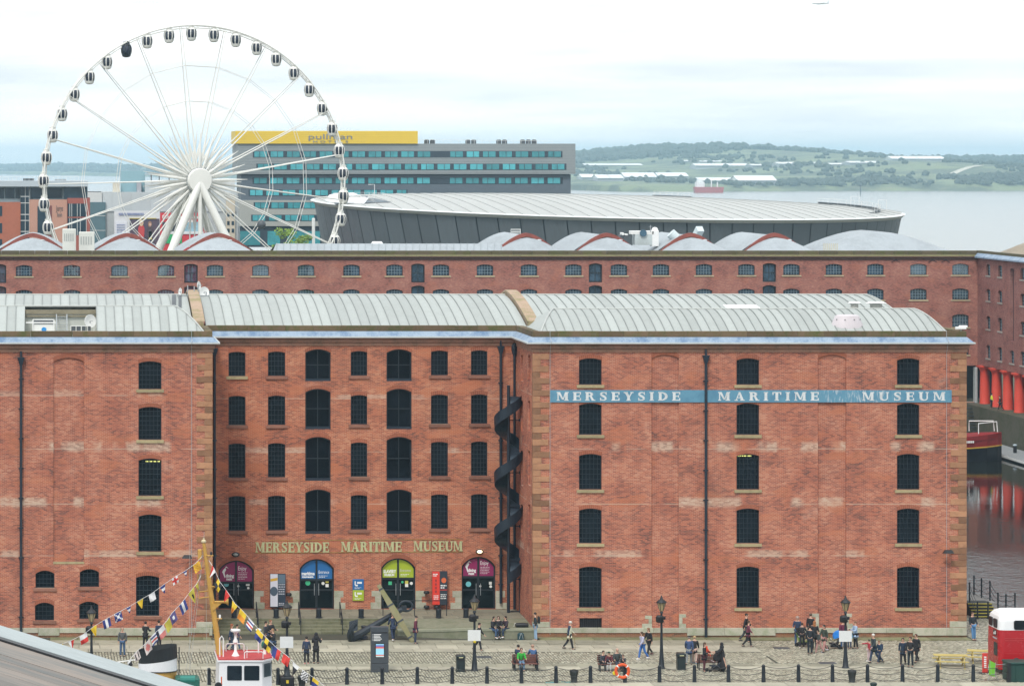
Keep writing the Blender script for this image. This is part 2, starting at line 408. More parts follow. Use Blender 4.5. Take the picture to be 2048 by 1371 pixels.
# ------------------------------------------------------------------ water, quays, land
def water_mat():
    m, t, b = _nodes('dock_water'); MATS['dock_water'] = m
    g = node(t, 'ShaderNodeNewGeometry'); P = g.outputs['Position']
    sp = node(t, 'ShaderNodeSeparateXYZ'); lk(t, P, sp.inputs[0])
    b.inputs['Base Color'].default_value = (.012,.016,.014,1); b.inputs['Roughness'].default_value = .03; b.inputs['IOR'].default_value = 1.333
    # wind patch: the near end of the basin is ruffled, the far end lies still; the open river is choppy
    nb = noise(t, P, .03, 3, .6)
    near = mathn(t, 'SUBTRACT', 1.0, sstep(t, mathn(t, 'ADD', sp.outputs[1], mathn(t, 'MULTIPLY', nb, 14)), 262, 288))
    river = sstep(t, sp.outputs[1], 600, 900)
    amt = mathn(t, 'MAXIMUM', mathn(t, 'MAXIMUM', near, mathn(t, 'MULTIPLY', river, .55)), .07)
    mpn = node(t, 'ShaderNodeMapping'); lk(t, P, mpn.inputs[0]); mpn.inputs['Scale'].default_value = (1.0, 1.0, 1)
    h = mathn(t, 'ADD', noise(t, mpn.outputs[0], 1.15, 4, .6), mathn(t, 'MULTIPLY', noise(t, mpn.outputs[0], .35, 2, .5), .6))
    bn = node(t, 'ShaderNodeBump'); bn.inputs['Distance'].default_value = .09
    lk(t, amt, bn.inputs['Strength']); lk(t, h, bn.inputs['Height']); lk(t, bn.outputs[0], b.inputs['Normal'])
    rg = mathn(t, 'MULTIPLY_ADD', river, .12, .03); lk(t, mathn(t,'MULTIPLY_ADD', mathn(t,'MULTIPLY',near,mathn(t,'SUBTRACT',1.0,river)), .12, rg), b.inputs['Roughness'])
    lk(t, mixc(t, river, (.012,.016,.014), (.20,.19,.17)), b.inputs['Base Color'])
    return m
WATER = water_mat()
WL = -3.0
mb = MB(); mb.quad((-9000,-600,WL), (9000,-600,WL), (9000,14000,WL), (-9000,14000,WL))
single('water', mb, WATER, 'dark still dock water and the pale open river beyond', 'water', kind='structure')

def ground_mat():
    m, t, b = _nodes('quay_joint'); MATS['quay_joint'] = m
    cv = coords(t, False)
    c = mixc(t, sstep(t, noise(t, cv, .5, 5, .6), .4, .65), (.075,.072,.052), (.055,.055,.038))
    lk(t, c, b.inputs['Base Color']); b.inputs['Roughness'].default_value = .95
    return m
SETT_BED = ground_mat()
QWALL = M('quay_wall_stone', (.085,.08,.055), .9, var=.4, scale=.35, bump=.5, bscale=2.2, col2=(.05,.06,.026))
TARMAC = M('far_ground', (.16,.155,.145), .9, var=.2, scale=.05)
Q0 = 181.2                                   # outer edge of the near quay
mb = MB()
mb.box(-320, 330, Q0, 213.6, -6, 0, 0); mb.box(-320, 56.3, 213.61, 233, -6, -.002, 0)
single('quay', mb, SETT_BED, 'stone quay in front of the museum', 'quay', kind='structure')
mb = MB(); mb.box(-700, 800, 381.5, 800, -6, .95); mb.box(107.6, 420, 237, 381.4, -6, .95); mb.box(-320, -60, 237, 381.4, -6, .95)
single('dock_side', mb, QWALL, 'mossy dock walls and the ground behind them', 'dock side', kind='structure')

# setts laid in slanting rows, joined into one bed
def setts(y0, y1, x0, x1, seed):
    rs = np.random.RandomState(seed)
    a = R(90.6); ca, sa = math.cos(a), math.sin(a)
    L_, W_ = .26, .150
    cx, cy = (x0+x1)/2, (y0+y1)/2; rad = math.hypot(x1-x0, y1-y0)/2
    rows = np.arange(-rad, rad, W_+.026); V_ = []; n = 0
    cs = []
    for k, r in enumerate(rows):
        us = np.arange(-rad, rad, L_+.016) + (k % 2)*.14 + rs.uniform(-.03,.03)
        X = cx + us*ca - r*sa; Y = cy + us*sa + r*ca
        ok = (X > x0+.075) & (X < x1-.07) & (Y > y0+.13) & (Y < y1-.13)
        cs.append(np.stack([X[ok], Y[ok]], 1))
    c = np.concatenate(cs); n = len(c)
    hl = L_/2*rs.uniform(.88,1.0,n); hw = W_/2*rs.uniform(.82,1.0,n); zt = .035+rs.uniform(-.012,.012,n)
    verts = np.zeros((n,8,3))
    for i,(su,sv,tp) in enumerate([(-1,-1,0),(1,-1,0),(1,1,0),(-1,1,0),(-1,-1,1),(1,-1,1),(1,1,1),(-1,1,1)]):
        k = 1.0 if tp == 0 else .82
        uu = su*hl*(1 if tp==0 else .9); vv = sv*hw*k
        verts[:,i,0] = c[:,0]+uu*ca-vv*sa; verts[:,i,1] = c[:,1]+uu*sa+vv*ca; verts[:,i,2] = .004 if tp==0 else zt
    fq = np.array([[4,5,6,7],[0,1,5,4],[1,2,6,5],[2,3,7,6],[3,0,4,7]])
    faces = (np.arange(n)[:,None,None]*8 + fq[None]).reshape(-1,4)
    me = bpy.data.meshes.new('setts'); me.vertices.add(n*8); me.vertices.foreach_set('co', verts.reshape(-1))
    me.loops.add(len(faces)*4); me.loops.foreach_set('vertex_index', faces.reshape(-1).astype(np.int32))
    me.polygons.add(len(faces)); me.polygons.foreach_set('loop_start', np.arange(0,len(faces)*4,4,dtype=np.int32))
    me.update(calc_edges=True); return me
def sett_mat():
    m, t, b = _nodes('sett_stone'); MATS['sett_stone'] = m
    g = node(t, 'ShaderNodeNewGeometry'); cv = g.outputs['Position']
    r = g.outputs['Random Per Island']
    c = mixc(t, r, (.245,.24,.185), (.47,.45,.355))
    c = mixc(t, mathn(t,'MULTIPLY', sstep(t, noise(t, cv, .35, 4, .6), .5, .7), .45), c, (.25,.245,.17))
    lk(t, c, b.inputs['Base Color']); b.inputs['Roughness'].default_value = .09
    return m
SETT = sett_mat()
for k, (y0, y1, x0, x1) in enumerate([(189.6, 194.0, -1, 42.5), (189.6, 198.7, 42.42, 64), (198.7, 199.6, 56.5, 64), (182.5, 187.2, -1, 64), (199.6, 213.4, 56.6, 66)]):
    o = link('setts', setts(y0, y1, x0, x1, 40+k), bpy.data.objects['quay']); o.data.materials.append(SETT); o['kind'] = 'stuff'
# flagstones of the footway under the wall and of the strip across the setts
FLAG = M('flagstone', (.42,.40,.315), .8, var=.2, scale=1.2, objvar=.17, bump=.25, bscale=12)
MOSSF = M('mossy_gutter', (.22,.215,.12), .9, var=.3, scale=.8, objvar=.2, bump=.3, bscale=10, col2=(.13,.14,.06))
FLAG_D = M('flagstone_dark', (.32,.31,.235), .8, var=.25, scale=1.2, objvar=.2, bump=.25, bscale=12)
QUAY = bpy.data.objects['quay']
rnd = random.Random(3)
def flags(y0, y1, x0, x1, lmin, lmax, mat, h=.03, name='flagstone'):
    x = x0
    while x < x1-.15:
        l = min(rnd.uniform(lmin, lmax), x1-x+.001); mb = MB(); mb.bev(-l/2+.012, l/2-.012, -(y1-y0)/2+.012, (y1-y0)/2-.012, 0, h+rnd.uniform(0,.008), .012)
        link(name, mb.mesh(name, mat), QUAY, (x+l/2, (y0+y1)/2, .003)); x += l
flags(194.1, 195.3, 0, 42.5, .9, 1.7, FLAG); flags(195.32, 196.6, 0, 42.5, 1.0, 1.9, FLAG)
flags(187.3, 188.35, 0, 64, 1.2, 2.2, FLAG); flags(188.37, 189.5, 0, 64, 1.2, 2.2, FLAG_D)
flags(196.62, 197.6, 0, 42.5, 1.0, 2.0, FLAG_D); flags(197.65, 198.7, 0, 42.5, 1.1, 2.1, FLAG_D); flags(198.72, 199.9, 0, 9.9, 1.2, 2.2, MOSSF)
flags(198.72, 199.9, 30.0, 56.4, 1.2, 2.2, MOSSF)
flags(Q0+.02, 182.45, 0, 64, 1.4, 2.4, FLAG, .05, 'coping_slab')
for (px, py, l, wh) in [(968,1314,.9,'the lamp post with the yellow tag'),(1563,1296,.9,'the family group with pushchairs'),(1655,1326,1.0,'the lamp post with the blue pushchair'),(1395,1325,.8,'the elderly couple by the bin')]:
    mb = MB(); X, Y, _ = G(px, py); mb.bev(X-l/2, X+l/2, Y-.35, Y+.35, .004, .052, .01)
    for i in range(5): mb.box(X-l/2+.06, X+l/2-.06, Y-.28+i*.12, Y-.24+i*.12, .05, .056)
    single('manhole_cover', mb, DGREY, 'dark iron manhole cover in the quay beside '+wh, 'manhole', 'manhole covers in the quay', loc=(X,Y,0))

# ------------------------------------------------------------------ the museum warehouse
YF, YR = 200.0, 207.0
XL0, XL1, XR0, XR1 = PX(-442,YF), PX(425,YF), PX(1066,YF), PX(1933,YF)
ZT = 17.9                                    # top of the brickwork
def zf(py): return PZ(py, YF)
def xf(px): return PX(px, YF)
def zr(py): return PZ(py, YR)
def xr(px): return PX(px, YR)
MUS = thing('warehouse', 'red brick museum warehouse with sheet roofs, two wings and a recessed entrance front', 'warehouse', ((XL1+XR0)/2, YR, 0))
fnF = lambda u,v,w_: (u, YF-w_, v)
fnR = lambda u,v,w_: (u, YR-w_, v)
fnSL = lambda u,v,w_: (XR0-w_, u, v)        # left flank of the right wing
fnSR = lambda u,v,w_: (XL1+w_, u, v)

def window(parent, fn, op, cols, rows, sill=SILL, arch=True, glass=GLASS, fw=.055, setback=.03, sw=.14, sh=.19, sp=.09, hh=.24, bars=BARS, bw=.026):
    ua, ub, va, vb, rise, dep = op[:6]; d = -dep+setback
    outer = [(ua,va)] + arch_pts(ua,ub,vb,rise) + [(ub,va)]
    inner = [(ua+fw,va+fw)] + arch_pts(ua+fw,ub-fw,vb-fw,rise*.9) + [(ub-fw,va+fw)]
    mb = MB(); ring_prism(mb, fn, outer, inner, d-.03, d+.05)
    win = part('window', mb, FRAME, parent)
    mb = MB()
    def top(u):
        if rise <= 0: return vb-fw
        p = arch_pts(ua+fw,ub-fw,vb-fw,rise*.9,24); return min(p, key=lambda q: abs(q[0]-u))[1]
    for i in range(1, cols):
        u = ua+(ub-ua)*i/cols; mb.prism([(u-bw/2,va+fw),(u+bw/2,va+fw),(u+bw/2,top(u)),(u-bw/2,top(u))], fn, d-.01, d+.03)
    for j in range(1, rows):
        v = va+(vb-va)*j/rows
        if v < vb-rise: mb.prism([(ua+fw,v-bw/2),(ub-fw,v-bw/2),(ub-fw,v+bw/2),(ua+fw,v+bw/2)], fn, d-.012, d+.032)
    if mb.v: part('glazing_bars', mb, bars, win)
    mb = MB(); mb.poly([fn(u,v,d-.006) for u,v in inner]); part('glass', mb, glass, win)
    if sill:
        mb = MB(); mb.prism([(ua-sw,va-sh),(ub+sw,va-sh),(ub+sw,va-.003),(ua-sw,va-.003)], fn, -.1, sp); part('sill', mb, sill, win)
    if arch and rise > 0:
        mb = MB(); o2 = arch_pts(ua-.02,ub+.02,vb+hh,rise*1.05); i2 = arch_pts(ua,ub,vb,rise); N = len(i2)-1
        nv = max(7, int((ub-ua)/.115))
        o2 = arch_pts(ua-.03,ub+.03,vb+hh,rise*1.1,nv*2); i2 = arch_pts(ua,ub,vb,rise,nv*2)
        for i in range(nv):
            a, b = 2*i, 2*i+2; e = .08
            I0 = [i2[a][k]*(1-e)+i2[b][k]*e for k in (0,1)]; I1 = [i2[a][k]*e+i2[b][k]*(1-e) for k in (0,1)]
            O0 = [o2[a][k]*(1-e)+o2[b][k]*e for k in (0,1)]; O1 = [o2[a][k]*e+o2[b][k]*(1-e) for k in (0,1)]
            mb.prism([I0,I1,O1,O0], fn, -.02, .006+.003*(i%2))
        part('brick_arch', mb, HEADER, win)
    return win

DEP = .22
def op_f(x0,x1,y0,y1,rise=.13,dep=DEP): return (xf(x0),xf(x1),zf(y1),zf(y0),rise,dep)
def op_r(x0,x1,y0,y1,rise=.12,dep=DEP): return (xr(x0),xr(x1),zr(y1),zr(y0),rise,dep)
# right wing
rw_ops = []
for x0,x1 in ((1158,1203.5),(1473,1518.5),(1794,1839)):
    for y0,y1 in ((716,769),(806,869),(907,978.5),(1016,1086),(1132,1214.5)): rw_ops.append(op_f(x0,x1,y0,y1))
rw_blind = [op_f(1303,1358,709,1254,.22,.09), op_f(1636,1692,709,1254,.22,.09)]
rw_grate = [op_f(1159,1204,1235,1256,0,.3)]
mb = MB(); wall_sheet(mb, fnF, XR0, XR1, 0, ZT, rw_ops+rw_blind+rw_grate); part('wall', mb, BRICK, MUS)
for o in rw_blind:
    mb = MB(); mb.poly([fnF(u,v,-.09) for u,v in [(o[0],o[2])]+arch_pts(*o[:2],o[3],o[4])+[(o[1],o[2])]]); part('blind_bay', mb, BRICK_BLIND, MUS)
for o in rw_ops: window(MUS, fnF, o, 6, max(5, round((o[3]-o[2])/.31)))
for o in rw_blind:
    mb = MB(); nv = 14; o2 = arch_pts(o[0]-.03,o[1]+.03,o[3]+.26,.24,nv*2); i2 = arch_pts(o[0],o[1],o[3],.22,nv*2)
    for i in range(nv): mb.prism([i2[2*i],i2[2*i+2],o2[2*i+2],o2[2*i]], fnF, -.02, .004+.005*(i%2))
    part('brick_arch', mb, HEADER, MUS)
g = rw_grate[0]; mb = MB()
mb.poly([fnF(u,v,-.25) for u,v in ((g[0],g[2]),(g[1],g[2]),(g[1],g[3]),(g[0],g[3]))])
for i in range(12):
    u = g[0]+(g[1]-g[0])*(i+.5)/12; mb.prism([(u-.015,g[2]),(u+.015,g[2]),(u+.015,g[3]),(u-.015,g[3])], fnF, -.2, -.16)
part('basement_grille', mb, BLACK, MUS)
# left wing
lw_ops = [op_f(277,323,y0,y1) for y0,y1 in ((722,778),(813,879),(916,991),(1028,1102.5))] + [op_f(272,318.5,1150,1231)]
lw_small = [op_f(71,109,1140,1175,.2), op_f(159.5,198,1137,1173,.2), op_f(70,108,1204,1240,.2), op_f(158.5,197,1202,1237,.2)]
lw_blind = [op_f(107,168,715,1124,.24,.09)]
more = [op_f(-160,-114,y0,y1) for y0,y1 in ((722,778),(813,879),(916,991),(1028,1102.5),(1150,1231))]
mb = MB(); wall_sheet(mb, fnF, XL0, XL1, 0, ZT, lw_ops+lw_small+lw_blind+more); part('wall', mb, BRICK, MUS)
mb = MB(); o = lw_blind[0]; mb.poly([fnF(u,v,-.09) for u,v in [(o[0],o[2])]+arch_pts(*o[:2],o[3],o[4])+[(o[1],o[2])]]); part('blind_bay', mb, BRICK_BLIND, MUS)
mb = MB(); nv = 16; o2 = arch_pts(o[0]-.03,o[1]+.03,o[3]+.26,.26,nv*2); i2 = arch_pts(o[0],o[1],o[3],.24,nv*2)
for i in range(nv): mb.prism([i2[2*i],i2[2*i+2],o2[2*i+2],o2[2*i]], fnF, -.02, .004+.005*(i%2))
part('brick_arch', mb, HEADER, MUS)
mb = MB(); mb.prism([(o[0]-.02,o[2]-.1),(o[1]+.02,o[2]-.1),(o[1]+.02,o[2]+.04),(o[0]-.02,o[2]+.04)], fnF, -.1, .02); part('blind_bay_sill', mb, SILL, MUS)
for i, o in enumerate(lw_ops): window(MUS, fnF, o, 6, max(5, round((o[3]-o[2])/.31)), sill=SILL if i < 4 else SILL_RED)
for o in more: window(MUS, fnF, o, 6, 6)
for o in lw_small: window(MUS, fnF, o, 5, 4, sill=SILL_RED)
# recessed centre
rec_win = []; rec_bay = []; rec_door = []
for x0,x1 in ((457,491),(536,570.5),(701.5,734.5),(862,896),(942,975)):
    k = (x0-457)/500
    for y0,y1 in ((703-k*3,752-k*2),(791-k*3,850-k*3),(886-k*4,955-k*4),(991-k*4,1061-k*5)): rec_win.append(op_r(x0,x1,y0,y1,.09))
for x0,x1 in ((610.5,661.5),(773,823.5)):
    for y0,y1 in ((698,762),(777,858),(873,961),(978,1067)): rec_bay.append(op_r(x0,x1,y0,y1,.23,.34))
for x0,x1,y0,y1 in ((437,508,1120,1223),(599,668,1117,1221),(762.5,831,1115.5,1219),(923.5,991,1112.5,1216)):
    rec_door.append((xr(x0),xr(x1),.80,zr(y0),.62,.30))
mb = MB(); wall_sheet(mb, fnR, XL1, XR0, 0, ZT, rec_win+rec_bay+rec_door, N=12); part('wall', mb, BRICK_REC, MUS)
for i, o in enumerate(rec_win): window(MUS, fnR, o, 5, max(5, round((o[3]-o[2])/.29)), sill=SILL_RED if i else SILL, sp=.1)
for o in rec_bay: window(MUS, fnR, o, 2, 2, sill=None, glass=GLASS_BAY, fw=.09, bw=.05, setback=.06)
for o in rec_bay:                         # lead lip and iron threshold of each loading bay
    mb = MB(); mb.prism([(o[0],o[2]+.0),(o[1],o[2]+.0),(o[1],o[2]+.16),(o[0],o[2]+.16)], fnR, -.29, -.05); part('bay_threshold', mb, IRON_BLUE, MUS)
# flank walls, rear wall, inner dark rooms
fl_ops = []
for px in (1044, 1058.5):
    yc = F*XR0/(px-V)
    for y0,y1 in ((709,762),(800,862),(900,970),(1008,1076)): fl_ops.append((yc-.5, yc+.5, PZ(y1,yc), PZ(y0,yc), .13, .12))
mb = MB(); wall_sheet(mb, fnSL, YF, YR, 0, ZT, fl_ops); part('flank_wall', mb, BRICK, MUS)
for o in fl_ops:
    mb = MB(); mb.poly([fnSL(u,v,-.12) for u,v in [(o[0],o[2])]+arch_pts(*o[:2],o[3],o[4])+[(o[1],o[2])]]); part('blind_slot', mb, BRICK_BLIND, MUS)
mb = MB(); wall_sheet(mb, fnSR, YF, YR, 0, ZT, []); part('flank_wall', mb, BRICK, MUS)
YB = 229.0
mb = MB(); mb.quad((XR1,YF,0),(XR1,YB,0),(XR1,YB,ZT),(XR1,YF,ZT)); mb.quad((XL0,YF,0),(XL0,YB,0),(XL0,YB,ZT),(XL0,YF,ZT)); mb.quad((XL0,YB,0),(XR1,YB,0),(XR1,YB,ZT),(XL0,YB,ZT))
part('rear_wall', mb, BRICK_SIDE, MUS)
mb = MB()
for x0,x1,y in ((XL0+.3,XL1-.3,YF+2.2),(XR0+.3,XR1-.3,YF+2.2),(XL1,XR0,YR+2.6)):
    mb.quad((x0,y,0),(x1,y,0),(x1,y,ZT-.3),(x0,y,ZT-.3))
    for z in (zf(1105),zf(995),zf(893),zf(795)): mb.box(x0,x1,y-2.0 if y < 205 else y-2.2,y,z-.05,z+.05)
part('inner_room', mb, ROOM, MUS)
for (x0,x1,py,Y) in ((291,322,922,YF),(1473,1505,911,YF)):     # fluorescent tubes seen through two windows
    for k in range(4 if x0 < 400 else 3):
        wdt = (x1-x0)/(4 if x0 < 400 else 3); mb = MB(); yy = YF+.9
        xa = PX(x0+k*wdt,yy); mb.box(xa, xa+PX(V+wdt-2,yy), yy-.03, yy+.03, PZ(py+1,yy), PZ(py-1,yy)); part('ceiling_tube', mb, TUBE, MUS)

# cornice, lead flashing, parapet
def sweep(mb, path, prof, mats):
    n = len(path); off = []
    for i, p in enumerate(path):
        def nrm(a, b):
            d = Vector((b[0]-a[0], b[1]-a[1])).normalized(); return Vector((d.y, -d.x))
        if i == 0: v = nrm(path[0],path[1])
        elif i == n-1: v = nrm(path[-2],path[-1])
        else:
            a, b = nrm(path[i-1],p), nrm(p,path[i+1]); v = (a+b)/(1+a.dot(b))
        off.append(v)
    for i in range(n-1):
        for k in range(len(prof)-1):
            (w0,z0),(w1,z1) = prof[k],prof[k+1]
            q = lambda j,w_,z: (path[j][0]+off[j].x*w_, path[j][1]+off[j].y*w_, z)
            mb.quad(q(i,w0,z0), q(i+1,w0,z0), q(i+1,w1,z1), q(i,w1,z1), mats[k])
path = [(XL0,YB),(XL0,YF),(XL1,YF),(XL1,YR),(XR0,YR),(XR0,YF),(XR1,YF),(XR1,YB)]
mb = MB(); sweep(mb, path, [(0,ZT-.36),(.06,ZT-.36),(.06,ZT-.18),(.16,ZT-.12),(.16,ZT+.08),(.36,ZT+.12),(.40,ZT+.17)], [0,0,0,0,0,0]); part('cornice', mb, CORNICE, MUS)
mb = MB(); sweep(mb, path, [(.40,ZT+.17),(.44,ZT+.17),(.44,ZT+.26),(.36,ZT+.265),(.02,ZT+.57)], [1,1,1,0]); part('lead_flashing', mb, [LEAD,LEAD_EDGE], MUS)
ZP0, ZP1 = ZT+.56, ZT+.94
rnd = random.Random(11)
def coping_run(a, b):
    a, b = Vector((*a,0)), Vector((*b,0)); d = b-a; Ln = d.length; d.normalize(); nrm = Vector((d.y,-d.x,0)); x = 0
    while x < Ln-.05:
        l = min(rnd.uniform(1.4,2.6), Ln-x)
        if Ln-x-l < .6: l = Ln-x
        p0, p1 = a+d*(x+.006), a+d*(x+l-.006); h = ZP1+rnd.uniform(-.008,.008)
        mb = MB(); prof = [(0,ZP0),(.012,ZP1-.28),(.012,h-.03),(-.02,h),(-.42,h-.02),(-.42,ZP0)]
        vs = [(*(p+nrm*w_)[:2], z) for p in (p0,p1) for w_,z in prof]; n = len(prof)
        mb.add(vs, [tuple(range(n)), tuple(range(2*n-1,n-1,-1))]+[(i,n+i,n+(i+1)%n,(i+1)%n) for i in range(n)])
        part('coping_stone', mb, COPING, MUS); x += l
coping_run((XL0,YF),(XL1+.0,YF)); coping_run((XL1,YF+.43),(XL1,YR)); coping_run((XL1,YR),(XR0+.0,YR)); coping_run((XR0,YR-.01),(XR0,YF+.43)); coping_run((XR0,YF),(XR1,YF)); coping_run((XR1,YF+.43),(XR1,YB))
# quoins
def quoins(x, sgn, z0, z1, seed):
    r = random.Random(seed); z = z0; k = 0
    while z < z1-.1:
        h = min(.375+r.uniform(-.02,.02), z1-z); ln = (1.0 if k%2==0 else .50)+r.uniform(-.05,.05)
        xa, xb = (x-.018, x+ln) if sgn > 0 else (x-ln, x+.018)
        mb = MB(); mb.bev(xa+.006, xb-.012, YF-.03-r.uniform(0,.02), YF+.35, z+.013, z+h-.013, .014)
        part('quoin', mb, GRANITE if z < 1.2 and k%2 == 0 else QUOIN, MUS); z += h; k += 1
quoins(XR0, 1, .62, ZT-.4, 1); quoins(XR1, -1, .62, ZT-.4, 2); quoins(XL1, -1, .62, ZT-.4, 3)
# plinth course
rnd = random.Random(5)
for a, b in ((XL0,XL1),(XR0,XR1)):
    x = a
    while x < b-.2:
        l = min(rnd.uniform(1.3,2.4), b-x); dp = .16 if rnd.random() < .3 else 0
        mb = MB(); mb.bev(x+.006, x+l-.006, YF-.07, YF+.2, .30-dp, .60, .015); part('plinth_stone', mb, GRANITE, MUS); x += l
for px0,px1,y0,y1 in ((1290,1304,1230,1237),(1297,1304,1237,1246),(1284,1304,1246,1255),(1358,1372,1227,1234),(1358,1365,1234,1246),(1358,1372,1246,1255),(1624,1638,1226,1233),(1631,1638,1233,1246),(1627,1638,1246,1255),(1692,1704,1226,1233),(1692,1698,1233,1246),(1692,1706,1246,1255),(392,424,1245,1256)):
    mb = MB(); mb.bev(xf(px0)+.004, xf(px1)-.004, YF-.014, YF+.1, zf(y1)+.004, zf(y0)-.004, .01); part('jamb_stone', mb, GRANITE, MUS)

# sheet roofs with standing seams
def sheet_roof(x0, x1, y0, yr, ze, zr_, hl, hr, pw, gaps=(), back=None, ends=True):
    rf = part('roof', MB().quad((x0+hl,yr,zr_-.02),(x1-hr,yr,zr_-.02),(x1,back,ze-.02),(x0,back,ze-.02)), ROOF, MUS)
    N = 8; prof = lambda t: (y0+t*(yr-y0), ze+(zr_-ze)*(1-(1-t)**1.55))
    n = max(1, round((x1-x0)/pw)); pw = (x1-x0)/n
    for i in range(n):
        a, b = x0+i*pw, x0+(i+1)*pw
        if any(a < g1-.05 and b > g0+.05 for g0,g1 in gaps): continue
        mb = MB(); rows = []
        for k in range(N+1):
            t = k/N; lo, hi = x0+hl*t, x1-hr*t; aa, bb = max(a,lo), min(b,hi)
            if aa < bb-.004: rows.append((aa,bb,*prof(t)))
            elif rows:
                t0 = (k-1)/N
                if b > x1-hr: tt = (x1-a)/hr if hr else 1
                else: tt = (b-x0)/hl if hl else 1
                tt = min(max(tt,t0),1); lo, hi = x0+hl*tt, x1-hr*tt
                xx = min(max(a, lo), hi); rows.append((xx,xx+.004,*prof(tt))); break
        if len(rows) < 2: continue
        for (p,q) in zip(rows[:-1],rows[1:]):
            mb.quad((p[0],p[2],p[3]),(p[1],p[2],p[3]),(q[1],q[2],q[3]),(q[0],q[2],q[3]),0)
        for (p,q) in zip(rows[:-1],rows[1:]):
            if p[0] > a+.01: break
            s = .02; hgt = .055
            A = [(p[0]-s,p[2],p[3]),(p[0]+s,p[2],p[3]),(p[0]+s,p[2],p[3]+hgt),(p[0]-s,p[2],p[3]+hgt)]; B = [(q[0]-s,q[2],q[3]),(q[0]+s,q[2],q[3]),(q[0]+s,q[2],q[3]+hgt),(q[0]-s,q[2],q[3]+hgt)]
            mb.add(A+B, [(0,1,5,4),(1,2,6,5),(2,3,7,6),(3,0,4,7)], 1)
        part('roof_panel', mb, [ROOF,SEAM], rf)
    if hl: part('hip_end', MB().poly([(x0,y0,ze-.01),(x0+hl,yr,zr_-.01),(x0,back,ze-.01)]), ROOF, rf)
    if hr: part('hip_end', MB().poly([(x1,y0,ze-.01),(x1-hr,yr,zr_-.01),(x1,back,ze-.01)]), ROOF, rf)
    mb = MB(); mb.tube([(x0+hl,yr,zr_+.02),(x1-hr,yr,zr_+.02)], .06, 6)
    for h_, xe, sg in ((hl,x0,1),(hr,x1,-1)):
        if h_: mb.tube([(xe+sg*h_*t, prof(t)[0], prof(t)[1]+.03) for t in [k/8 for k in range(9)]], .055, 6)
    part('ridge_roll', mb, ROOF_TRIM, rf)
    return rf
ZE = ZT+.62
yw = 205.8; zw = PZ(618, yw); zw2 = PZ(612.5, yw)
gx0, gx1 = PX(50,203), PX(193,203)
RWR = sheet_roof(XR0+.5, XR1-.9, YF+.6, yw, ZE, zw, PX(1107,yw)-XR0-.5, XR1-.9-PX(1828,yw), .56, back=YF+11.6)
LWR = sheet_roof(XL0+.5, XL1-.35, YF+.6, yw, ZE, zw2, 2.0, XL1-.35-PX(349,yw), .56, gaps=[(gx0,gx1)], back=YF+11.6)
ym = 217.5; zm = PZ(589.5, ym); ZEM = ZT+.85
xw1, xw2 = PX(392,ym)-.55, PX(1011,ym)
sheet_roof(XL0+.5, xw1-.1, YR+.6, ym, ZEM, zm, 0, 0, .60, back=YB-.6)
sheet_roof(xw1+.75, xw2-.05, YR+.6, ym, ZEM, zm, 0, 0, .62, back=YB-.6)
sheet_roof(xw2+.75, PX(1788,212), YR+.6, ym, ZEM, zm, 0, PX(1788,212)-PX(1733,ym), .62, back=YB-.6)
FIRE = M('fire_wall_stone', (.42,.30,.22), .9, var=.3, scale=1.3, bump=.4, bscale=8, col2=(.24,.22,.10))
for x, k in ((xw1+.3,0),(xw2+.35,1)):          # fire walls standing through the main roof
    mb = MB(); N = 10; pts = []
    for i in range(N+1):
        t = i/N; pts.append((YR+.45+t*(ym-YR-.3), ZEM+(zm-ZEM)*(1-(1-t)**1.55)+.34))
    pts += [(YB-.6, ZEM+.3)]
    low = [(y,z-.8) for y,z in pts]
    for (p,q,r_,s_) in zip(pts[:-1],pts[1:],low[1:],low[:-1]):
        for dx in (-.30,.30): mb.quad((x+dx,*p),(x+dx,*q),(x+dx,*r_),(x+dx,*s_))
        mb.quad((x-.36,p[0],p[1]),(x+.36,p[0],p[1]),(x+.36,q[0],q[1]),(x-.36,q[0],q[1]),0)
        mb.quad((x-.36,p[0],p[1]),(x-.36,q[0],q[1]),(x-.36,q[0],q[1]-.12),(x-.36,p[0],p[1]-.12)); mb.quad((x+.36,p[0],p[1]),(x+.36,q[0],q[1]),(x+.36,q[0],q[1]-.12),(x+.36,p[0],p[1]-.12))
    mb.quad((x-.3,*pts[0]),(x+.3,*pts[0]),(x+.3,*low[0]),(x-.3,*low[0]))
    part('fire_wall', mb, FIRE, MUS)
# pieces set on the roofs
mb = MB(); mb.box(gx0,gx1,YF+.7,YF+6,ZE-.3,ZE-.02); mb.quad((gx0,YF+4.6,ZE),(gx1,YF+4.6,ZE),(gx1,YF+4.6,zw2-.35),(gx0,YF+4.6,zw2-.35)); 
for gx in (gx0,gx1):
    mb.poly([(gx,YF+.7,ZE-.05)]+[(gx,YF+.6+t*5.2,ZE+(zw2-ZE)*(1-(1-t)**1.55)) for t in (0,.25,.5,.75,1)]+[(gx,yw,ZE-.05)])
part('plant_well', mb, M('well_sheet',(.50,.52,.48),.6,var=.12), MUS)
mb = MB(); mb.box(gx0,gx1,YF+4.5,YF+4.75,zw2-.42,zw2-.16); mb.box(gx0,gx1,YF+4.45,YF+4.6,zw2-.60,zw2-.50); part('well_beam', mb, M('well_beam',(.26,.23,.16),.8,var=.2), MUS)
for (px0,px1) in ((344,352),(357,363)):
    mb = MB(); yy = 214; 
    for k in range(4):
        t0,t1 = .35+k*.15,.5+k*.15; f_ = lambda t: (YR+.6+t*(ym-YR-.6), ZEM+(zm-ZEM)*(1-(1-t)**1.55)+.07)
        mb.quad((PX(px0,f_(t0)[0]),*f_(t0)),(PX(px1,f_(t0)[0]),*f_(t0)),(PX(px1,f_(t1)[0]),*f_(t1)),(PX(px0,f_(t1)[0]),*f_(t1)))
    part('roof_light', mb, DGREY, MUS)

